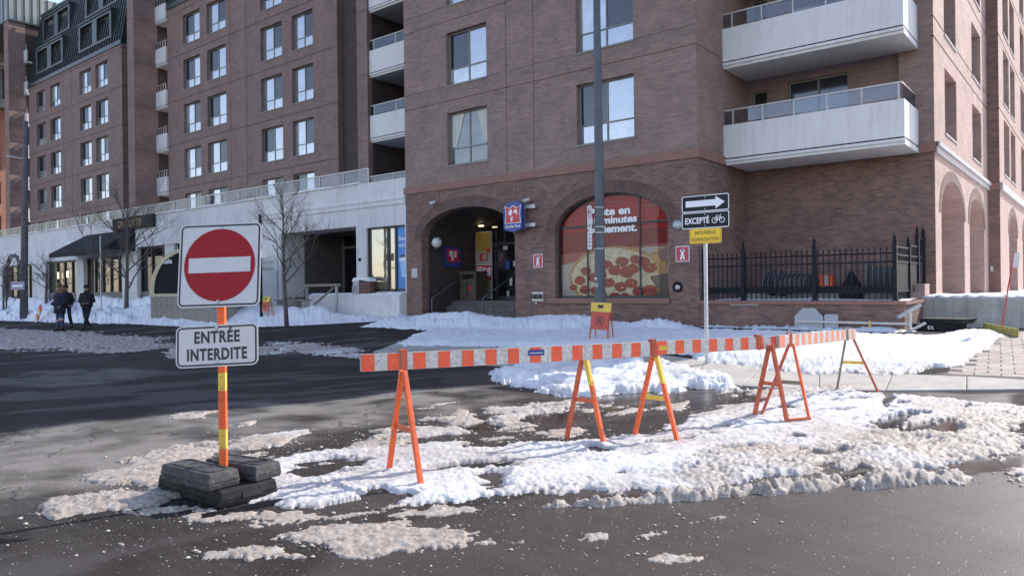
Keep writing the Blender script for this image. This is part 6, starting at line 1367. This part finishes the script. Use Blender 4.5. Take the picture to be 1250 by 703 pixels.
# trees
def tree(label, base, h_, lean, seed, spread=1., trunk=.10, branch_z=.42, gen=5, group='bare street trees'):
    R_ = random.Random(seed); t = thing('bare_tree', label, 'tree', base, 0, group); tr = MB(); br = MB(); tw_ = MB()
    b = Vector(base)
    pts = [b-Vector((0, 0, .2)), b+Vector((lean*.1, 0, h_*branch_z*.5)), b+Vector((lean*.2, 0, h_*branch_z)), b+Vector((lean*.3, .05, h_*.72)), b+Vector((lean*.35, .05, h_*.97))]
    tr.tube(pts, [trunk*1.15, trunk*.9, trunk*.8, trunk*.4, trunk*.1], 9); tr.build('trunk', 'bark', t, smooth=True)
    def grow(p, d, L_, r, g_):
        if g_ == 0 or L_ < .12: return
        n = 4; pp = [p]; dd_ = d.normalized()
        for k in range(n):
            dd_ = (dd_+Vector((R_.uniform(-1, 1), R_.uniform(-1, 1), R_.uniform(-.5, .9)))*.16).normalized(); pp.append(pp[-1]+dd_*L_/n)
        (br if g_ > 2 else tw_).tube(pp, [r, r*.85, r*.72, r*.6, r*.42], 5 if g_ > 2 else 3, False)
        for k in range(R_.choice([3, 4]) if g_ > 1 else 0):
            i = R_.choice([1, 2, 3, 4]); ax_ = Vector((R_.uniform(-1, 1), R_.uniform(-1, 1), R_.uniform(-.3, .7))).normalized(); nd = (dd_*.8+ax_*.75).normalized(); grow(pp[i], nd, L_*R_.uniform(.5, .78), r*.52, g_-1)
    for k in range(13):
        f = .45+.5*k/12; z = h_*(branch_z*.9+(1-branch_z*.9)*k/13*.92); p = b+Vector((lean*.3*z/h_, .02, z)); an = k*2.4+R_.uniform(-.4, .4)
        d = Vector((math.cos(an), math.sin(an), R_.uniform(.45, .9)+k*.04)); grow(p, d, h_*(.34-.016*k)*spread, trunk*(.42-.02*k), gen)
    br.build('branches', 'bark', t, smooth=True); o = tw_.build('twigs', 'bark', t); o['kind'] = 'stuff'; return t
tb_ = onY(350, 397, 15.3); tree('bare young tree in front of the dark podium entrance', (tb_.x, 15.3, .3), 5.0, -.7, 5, .88, .075, .33)
tb_ = onY(154, 386, 16.0); tree('bare spreading tree in front of the black awning', (tb_.x, 16.0, .5), 5.4, .5, 11, 1.3, .11, .22)
for px_, lab, sd, hh in ((8, 'thin bare tree left of the utility pole', 3, 3.4), (56, 'thin bare tree just right of the utility pole', 8, 3.2)):
    tb_ = onY(px_, 375, 17.2); tree(lab, (tb_.x, 17.2, .5), hh, .3, sd, .9, .09, .35, 4)
# small post signs
def simple_post(px_, y, z1, label, plates=(), r=.03, mat='metal'):
    b = onY(px_, 390, y); t = thing('sign_post', label, 'sign post', (b.x, y, .3)); mb = MB(); mb.tube([(b.x, y, .1), (b.x, y, z1)], r, 6); mb.build('post', mat, t)
    for (x0_, x1_, y0_, y1_, mt) in plates:
        a_, c_ = onY(x0_, y0_, y-.05), onY(x1_, y1_, y-.05); mb = MB(); mb.box(a_.x, c_.x, y-.055, y-.05, c_.z, a_.z); mb.build('plate', mt, t)
    return t
tt_ = onY(123, 288, 15.0); simple_post(123.5, 15.0, tt_.z, 'thin plain pole between the walkers and the spreading tree')
tt_ = onY(318, 262, 15.6)
sp_ = simple_post(319, 15.6, tt_.z, 'dark post with a small parking plate behind the no entry sign', ((316.5, 326, 304, 314, 'sign_white'),), .06, 'black')
a_, c_ = onY(313, 313, 17.2), onY(339, 330, 17.2)
t = thing('notice_board', 'pale notice board with two lines of print beside the entrance ramp', 'notice board', (a_.x, 17.2, .3)); mb = MB(); mb.box(a_.x, c_.x, 17.18, 17.22, c_.z, a_.z); mb.build('board', 'frame_pale', t)
for k in range(2): mb = MB(); mb.box(c_.x-1.0, c_.x-.25, 17.172, 17.178, a_.z-.32-k*.25, a_.z-.24-k*.25); mb.build('print_line', 'metal', t)
for x in (a_.x+.1, c_.x-.1): mb = MB(); mb.box(x-.03, x+.03, 17.23, 17.27, .3, a_.z); mb.build('post', 'metal', t)
# domed sign with wooden base
k0, k1 = onY(184, 365, 14.9), onY(272, 365, 14.9); wk = k1.x-k0.x; kc = (k0.x+k1.x)/2; zt_ = onY(228, 303, 14.9).z; zb0 = onY(186, 362, 14.9).z
ds = thing('domed_sign', 'black domed shop sign with beige rim on a weathered timber base', 'sign', (kc, 14.9, .3)); r_ = wk/2
out = [(kc-r_, zb0)]+[(kc-r_*math.cos(PI*k/16), (zt_-r_*.62)+r_*.62*math.sin(PI*k/16)) for k in range(17)]+[(kc+r_, zb0)]
inn = [(kc+(x-kc)*.86, zb0+.12+(z-zb0)*.86) for x, z in out]
mb = MB(); mb.prism(out[::-1], 14.9, 15.5); mb.build('shell', 'beige', ds); mb = MB(); mb.prism(inn[::-1], 14.87, 14.9-.001); mb.build('face', 'matt_black', ds)
mb = MB(); n = len(out); ring_mb(mb, out, inn, 14.84, 14.899); mb.build('rim', 'beige', ds)
for t_, z_, s in (('Couche', zb0+(zt_-zb0)*.55, .3), ('3', zt_-.42, .26)): tm = text_mesh(t_, s, align='LEFT', bold=.006); shift(tm, onY(196 if t_ != '3' else 209, 320, 14.86).x, 14.865, onY(200, 322 if t_ != '3' else 314, 14.86).z); tm.build('lettering', 'white', ds)
n = 12
for k in range(n): x0_ = kc-r_*.98+2*r_*.98*k/n; mb = MB(); mb.box(x0_+.012, x0_+2*r_*.98/n-.012, 14.86, 15.5, .1, zb0-.02); mb.build('board', 'wood', ds)
t = thing('planter_wall', 'low smooth grey wall behind the domed sign partly buried by snow', 'wall', (-30, 16.4, .2)); a_, c_ = onY(232, 366, 16.6), onY(345, 374, 16.6); mb = MB(); mb.box(a_.x, c_.x, 16.6, 16.9, 0, .95); mb.build('wall', 'concrete', t)
# benches and ramp rails by the entrance
def bench(label, x0_, x1_, y, z, group='slatted street benches'):
    t = thing('street_bench', label, 'bench', ((x0_+x1_)/2, y, 0), 0, group)
    for k in range(3): mb = MB(); mb.box(x0_, x1_, y+k*.14, y+k*.14+.11, z, z+.05); mb.build('slat', 'bench', t)
    for x in (x0_+.12, x1_-.18): mb = MB(); mb.box(x, x+.06, y+.03, y+.36, 0, z-.001); mb.build('leg', 'metal', t)
a_, c_ = onY(334, 367, 16.6), onY(371, 366, 16.6); bench('low bench with snow around it right of the tree trunk', a_.x, c_.x, 16.6, a_.z)
a_, c_ = onY(371, 347, 17.6), onY(412, 346, 17.6)
t = thing('ramp_handrail', 'weathered timber and steel ramp handrail in front of the entrance', 'handrail', (a_.x, 17.6, .4)); mb = MB(); mb.box(a_.x, c_.x, 17.55, 17.75, a_.z-.1, a_.z); mb.build('top_beam', 'bench', t)
for x in (a_.x+.1, c_.x-.15): mb = MB(); mb.box(x, x+.08, 17.6, 17.68, .3, a_.z-.101); mb.build('post', 'metal', t)
mb = MB(); mb.bar((a_.x+.2, 17.58, .7), (c_.x-.2, 17.58, a_.z-.15), .06); mb.build('brace', 'bench', t); mb = MB(); mb.bar((a_.x-1.3, 17.6, .85), (a_.x+.1, 17.6, a_.z-.1), .05); mb.build('sloping_rail', 'metal', t)
a_, c_ = onY(422, 340, 17.9), onY(444, 354, 17.9)
t = thing('litter_bin', 'small brown litter bin with a snow covered domed lid on the white wall', 'bin', ((a_.x+c_.x)/2, 17.95, 1.25)); cx_ = (a_.x+c_.x)/2; w_ = c_.x-a_.x
mb = MB(); mb.box(cx_-.1, c_.x, 18.2, 18.45, 1.28, 1.8); mb.build('body', 'bin_red', t, bevel=.02) if 'bin_red' in M else mb.build('body', 'bin', t, bevel=.02)
mb = MB(); mb.prism([(a_.x, 1.28), (cx_-.105, 1.28), (cx_-.105, 1.86), (a_.x+.08, 1.8), (a_.x, 1.6)], 18.19, 18.46); mb.build('hood', 'metal', t); mb = MB(); mb.prism([(a_.x+.02, 1.80), (cx_, 1.87), (c_.x+.03, 1.81), (c_.x, 1.93), (cx_, 2.0), (a_.x+.1, 1.95)], 18.17, 18.48); mb.build('snow_cap', 'snow', t)
# dark hedge stems and planters in front of the far storefronts
t = thing('hedge_arch', 'bare arched shrub trained over a frame left of the utility pole', 'shrub', (-52, 16.5, .5)); ab = MB(); R_ = random.Random(4)
e0, e1 = onY(6, 370, 16.5), onY(27, 370, 16.5); zt_ = onY(16, 311, 16.5).z
for k in range(9):
    o_ = [(e0.x+(e1.x-e0.x)*(.5-.5*math.cos(PI*i/10))+R_.uniform(-.1, .1), 16.5+R_.uniform(-.15, .15), .5+(zt_-.5)*math.sin(PI*i/10)**.6+R_.uniform(-.08, .08)) for i in range(11)]; ab.tube(o_, .02, 4, False)
ab.build('stems', 'bark', t)

# ---- people
def human(label, base, face, hgt, J, mats, extras):
    """one continuous body grown on a joint skeleton; clothes are its children"""
    t = thing('person', label, 'person', base, face)
    def skin(name, nodes, edges, mat, root, sub=2, parent=t):
        names = list(nodes); me = bpy.data.meshes.new(name); me.from_pydata([nodes[n][0] for n in names], [(names.index(a), names.index(b)) for a, b in edges], [])
        o = bpy.data.objects.new(name, me); COL.objects.link(o); m_ = o.modifiers.new('s', 'SKIN'); m_.use_smooth_shade = True
        sv = me.skin_vertices[0].data
        for i, n in enumerate(names):
            r = nodes[n][1]; sv[i].radius = r if isinstance(r, tuple) else (r, r); sv[i].use_root = (n == root)
        o.modifiers.new('u', 'SUBSURF').levels = sub; dg = bpy.context.evaluated_depsgraph_get(); m2_ = bpy.data.meshes.new_from_object(o.evaluated_get(dg)); bpy.data.objects.remove(o)
        m2_.materials.clear(); m2_.materials.append(M[mat]); o2 = bpy.data.objects.new(name, m2_); link(o2, parent); return o2
    J = {k: Vector(v)*hgt/1.75 for k, v in J.items()}; s = hgt/1.75
    def N_(k, r): return (J[k].to_tuple(), tuple(x*s for x in r) if isinstance(r, tuple) else r*s)
    body = {k: N_(k, r) for k, r in dict(pelvis=(.13, .10), waist=(.12, .09), chest=(.15, .10), neckb=.06, neck=.052, head=.085, crown=.07, shL=.045, shR=.045, elL=.04, elR=.04, wrL=.026, wrR=.026, haL=.03, haR=.03, hipL=.085, hipR=.085, knL=.055, knR=.055, anL=.036, anR=.036, toL=.035, toR=.035).items()}
    E_ = [('pelvis', 'waist'), ('waist', 'chest'), ('chest', 'neckb'), ('neckb', 'neck'), ('neck', 'head'), ('head', 'crown'), ('chest', 'shL'), ('chest', 'shR'), ('shL', 'elL'), ('elL', 'wrL'), ('wrL', 'haL'), ('shR', 'elR'), ('elR', 'wrR'), ('wrR', 'haR'), ('pelvis', 'hipL'), ('hipL', 'knL'), ('knL', 'anL'), ('anL', 'toL'), ('pelvis', 'hipR'), ('hipR', 'knR'), ('knR', 'anR'), ('anR', 'toR')]
    for sd in 'LR':          # five fingers on each hand
        h0 = J['ha'+sd]; dr = (J['ha'+sd]-J['wr'+sd]).normalized(); side = Vector((0, 1, 0)) if abs(dr.y) < .8 else Vector((1, 0, 0))
        for i in range(5):
            off = side*((i-2)*.018*s if i < 4 else -.03*s); L_ = (.06, .07, .066, .055, .04)[i]*s
            a = h0+off; b = a+dr*L_*.55+(side*-.02*s if i == 4 else Vector((0, 0, 0))); c = b+(dr*.6+Vector((0, -.5, 0)) if i < 4 else dr).normalized()*L_*.45
            body[f'f{sd}{i}a'] = (b.to_tuple(), .010*s); body[f'f{sd}{i}b'] = (c.to_tuple(), .008*s); E_ += [('ha'+sd, f'f{sd}{i}a'), (f'f{sd}{i}a', f'f{sd}{i}b')]
    bo = skin('body', body, E_, 'skin', 'pelvis')
    tr = {k: N_(k, r) for k, r in dict(pelvis=(.155, .12), hipL=.10, hipR=.10, knL=.075, knR=.075, anL=.062, anR=.062).items()}
    skin('trousers', tr, [('pelvis', 'hipL'), ('hipL', 'knL'), ('knL', 'anL'), ('pelvis', 'hipR'), ('hipR', 'knR'), ('knR', 'anR')], mats[1], 'pelvis')
    J['hem'] = J['pelvis']+Vector((0, 0, extras.get('hem', -.08)*s)); c0 = extras.get('bulk', 1.)
    cm = MB(); nn = 20; hz = J['hem'].z; zs_ = [(hz, .185, .135), (hz+.03*s, .195, .145), ((hz+J['waist'].z)/2, .185, .145), (J['waist'].z, .175, .14), (J['chest'].z-.06*s, .195, .15), (J['chest'].z+.03*s, .20, .145), (J['chest'].z+.075*s, .165, .125), (J['neckb'].z-.015*s, .105, .10), (J['neckb'].z+.02*s, .082, .085), (J['neckb'].z+.075*s, .080, .082), (J['neckb'].z+.07*s, .064, .066)]
    for i, (z_, rx, ry) in enumerate(zs_):
        f = min(1, max(0, (z_-hz)/(J['chest'].z-hz))); cx_ = J['pelvis'].x*(1-f)+J['chest'].x*f; cy_ = J['pelvis'].y*(1-f)+J['chest'].y*f
        for q_ in range(nn):
            an = 2*PI*q_/nn; w_ = 1+.045*math.sin(an*5+i*1.7)*(i < 8)+.03*math.sin(an*3-i*2.3)*(i < 8); bk_ = c0 if i < 7 else 1+(c0-1)*.4
            cm.v.append((cx_+rx*s*bk_*w_*math.cos(an), cy_+ry*s*bk_*w_*math.sin(an), z_))
    for i in range(len(zs_)-1):
        for q_ in range(nn): cm.f.append((i*nn+q_, i*nn+(q_+1) % nn, (i+1)*nn+(q_+1) % nn, (i+1)*nn+q_)); cm.mi.append(0)
    cm.f.append(tuple(range(nn))[::-1]); cm.mi.append(0)
    for sd, sx_ in (('L', 1), ('R', -1)):
        S0 = J['sh'+sd]+Vector((-sx_*.13*s, 0, .0)); S1 = J['sh'+sd]+Vector((-sx_*.02*s, 0, -.025*s)); El, Wr = J['el'+sd], J['wr'+sd]
        cm.tube([S0, S1, S1.lerp(El, .35), S1.lerp(El, .75), El, El.lerp(Wr, .25), El.lerp(Wr, .6), Wr], [x_*s*c0 for x_ in (.060, .074, .070, .062, .064, .058, .052, .045)], 12)
    cm.build('coat', mats[0], t, smooth=True, local=True)
    mb = MB(); mb.tube([(J['chest'].x, J['chest'].y-.145*s*c0, J['chest'].z+.02*s), (J['pelvis'].x, J['pelvis'].y-.150*s*c0, hz+.05*s)], .006*s, 5); mb.build('zip', 'pole', t, local=True)
    for sd in 'LR':
        a, b = J['an'+sd], J['to'+sd]; d = (b-a); d.z = 0; d = d.normalized()*.15*s; mb = MB(); mb.tube([a+Vector((0, 0, .09*s)), Vector((a.x, a.y, .04*s)), Vector((a.x, a.y, .035*s))+d*.6, Vector((a.x, a.y, .03*s))+d*1.3], [.058*s, .062*s, .056*s, .035*s], 10); mb.build('boot', 'shoe', t, smooth=True, local=True)
    hc = J['head'].lerp(J['crown'], .4); fz = Vector((0, -.085*s, 0))
    mb = MB(); mb.tube([hc+fz*.9+Vector((0, 0, .01*s)), hc+fz*1.3+Vector((0, 0, -.02*s))], [.012*s, .014*s], 6); mb.build('nose', 'skin', t, local=True)
    for sx in (-1, 1):
        mb = MB(); mb.lathe([(.012*s, -.003), (0, -.006)], tuple(hc+fz*1.0+Vector((sx*.03*s, 0, .012*s))), 8, 'Y'); mb.build('eye', 'ink', t, local=True)
        mb = MB(); mb.tube([hc+Vector((sx*.082*s, 0, .015*s)), hc+Vector((sx*.088*s, .005, -.025*s))], [.016*s, .012*s], 6); mb.build('ear', 'skin', t, local=True)
    mb = MB(); mb.box(hc.x-.022*s, hc.x+.022*s, hc.y-.094*s, hc.y-.080*s, hc.z-.055*s, hc.z-.048*s); mb.build('mouth', 'bin', t, local=True)
    top = J['crown']
    if extras.get('hat') == 'beanie': mb = MB(); mb.lathe([(.112*s, 0), (.115*s, .04*s), (.10*s, .11*s), (.06*s, .16*s), (0, .185*s)], tuple(hc+Vector((0, .01, .03*s))), 16); mb.build('hat', extras['hatmat'], t, smooth=True, local=True)
    else:
        mb = MB(); mb.lathe([(.103*s, 0), (.108*s, .05*s), (.085*s, .10*s), (0, .125*s)], tuple(hc+Vector((0, .01, .02*s))), 16); mb.build('hat' if extras.get('hat') else 'hair', extras['hatmat'], t, smooth=True, local=True)
        if extras.get('hat') == 'cap': mb = MB(); mb.hexa([hc+Vector((x*s, y*s, .03*s)) for x, y in ((-.07, -.09), (.07, -.09), (.06, -.17), (-.06, -.17))], [hc+Vector((x*s, y*s, .042*s)) for x, y in ((-.07, -.09), (.07, -.09), (.06, -.17), (-.06, -.17))]); mb.build('cap_peak', extras['hatmat'], t, local=True)
    if extras.get('hood'):
        mb = MB(); c = J['neckb']+Vector((0, .03, .05*s)); n = 18
        pts = [c+Vector((.17*s*math.cos(2*PI*k/n), .11*s*math.sin(2*PI*k/n), .05*s*math.sin(2*PI*k/n))) for k in range(n+1)]; mb.tube(pts, [.06*s*(1+.25*math.sin(k*2.3)) for k in range(n+1)], 8); mb.build('hood', 'fur', t, smooth=True, local=True)
    for (nm, mt, c, r) in extras.get('patches', []):
        mb = MB(); mb.tube([Vector(c)*s+Vector((0, 0, -r*.6)), Vector(c)*s+Vector((0, 0, r*.6))], [r*.95, r*1.05], 12); mb.build(nm, mt, t, smooth=True, local=True)
    return t
base_j = dict(pelvis=(0,0,.95), waist=(0,0,1.12), chest=(0,0,1.33), neckb=(0,.01,1.46), neck=(0,0,1.52), head=(0,-.01,1.60), crown=(0,0,1.70), shL=(.19,0,1.40), shR=(-.19,0,1.40), elL=(.25,.03,1.12), elR=(-.25,.03,1.12), wrL=(.22,-.12,.93), wrR=(-.20,-.14,.96), haL=(.20,-.17,.90), haR=(-.16,-.19,.93), hipL=(.10,0,.90), hipR=(-.10,0,.90), knL=(.12,-.03,.50), knR=(-.11,.0,.50), anL=(.13,.02,.09), anR=(-.13,.02,.09), toL=(.16,-.14,.03), toR=(-.16,-.14,.03))
def J_(**k): d = dict(base_j); d.update(k); return d
def foot(px_, py_): q = at(px_, py_); return (q.x, q.y, float(q.z))
YW = YAW-.1
k = foot(73, 403); human('person in an olive knit hat and long dark parka with fur hood and ripped jeans', k, YW-.3, 1.80, J_(wrR=(-.16,-.20,1.02), haR=(-.12,-.24,1.02)), ('navy', 'jeans'), dict(hat='beanie', hatmat='olive', hood=True, hem=-.30, bulk=1.28, patches=[('knee_patch', 'pink', (.12, -.03, .42), .085), ('knee_patch', 'pink', (-.125, 0, .36), .082)]))
k = foot(80.5, 400); human('person in a dark cap and dark jacket walking half hidden behind the olive hat', k, YW+.5, 1.78, J_(knL=(.14,-.1,.52), anL=(.2,.02,.09)), ('blackcloth', 'navy'), dict(hat='cap', hatmat='blackcloth', hem=-.12, bulk=1.1))
k = foot(106, 402); human('person in a black jacket and slim black trousers striding with crossed legs', k, YW+.35, 1.76, J_(knL=(.05,-.12,.51), anL=(-.06,-.18,.08), toL=(-.08,-.32,.03), knR=(-.06,.02,.50), anR=(.06,.12,.11), toR=(.05,-.02,.04), wrL=(.10,-.2,1.04), haL=(.05,-.24,1.04), wrR=(-.10,-.2,1.03), haR=(-.05,-.24,1.02)), ('blackcloth', 'blackcloth'), dict(hat='cap', hatmat='blackcloth', hem=-.04, bulk=1.18))
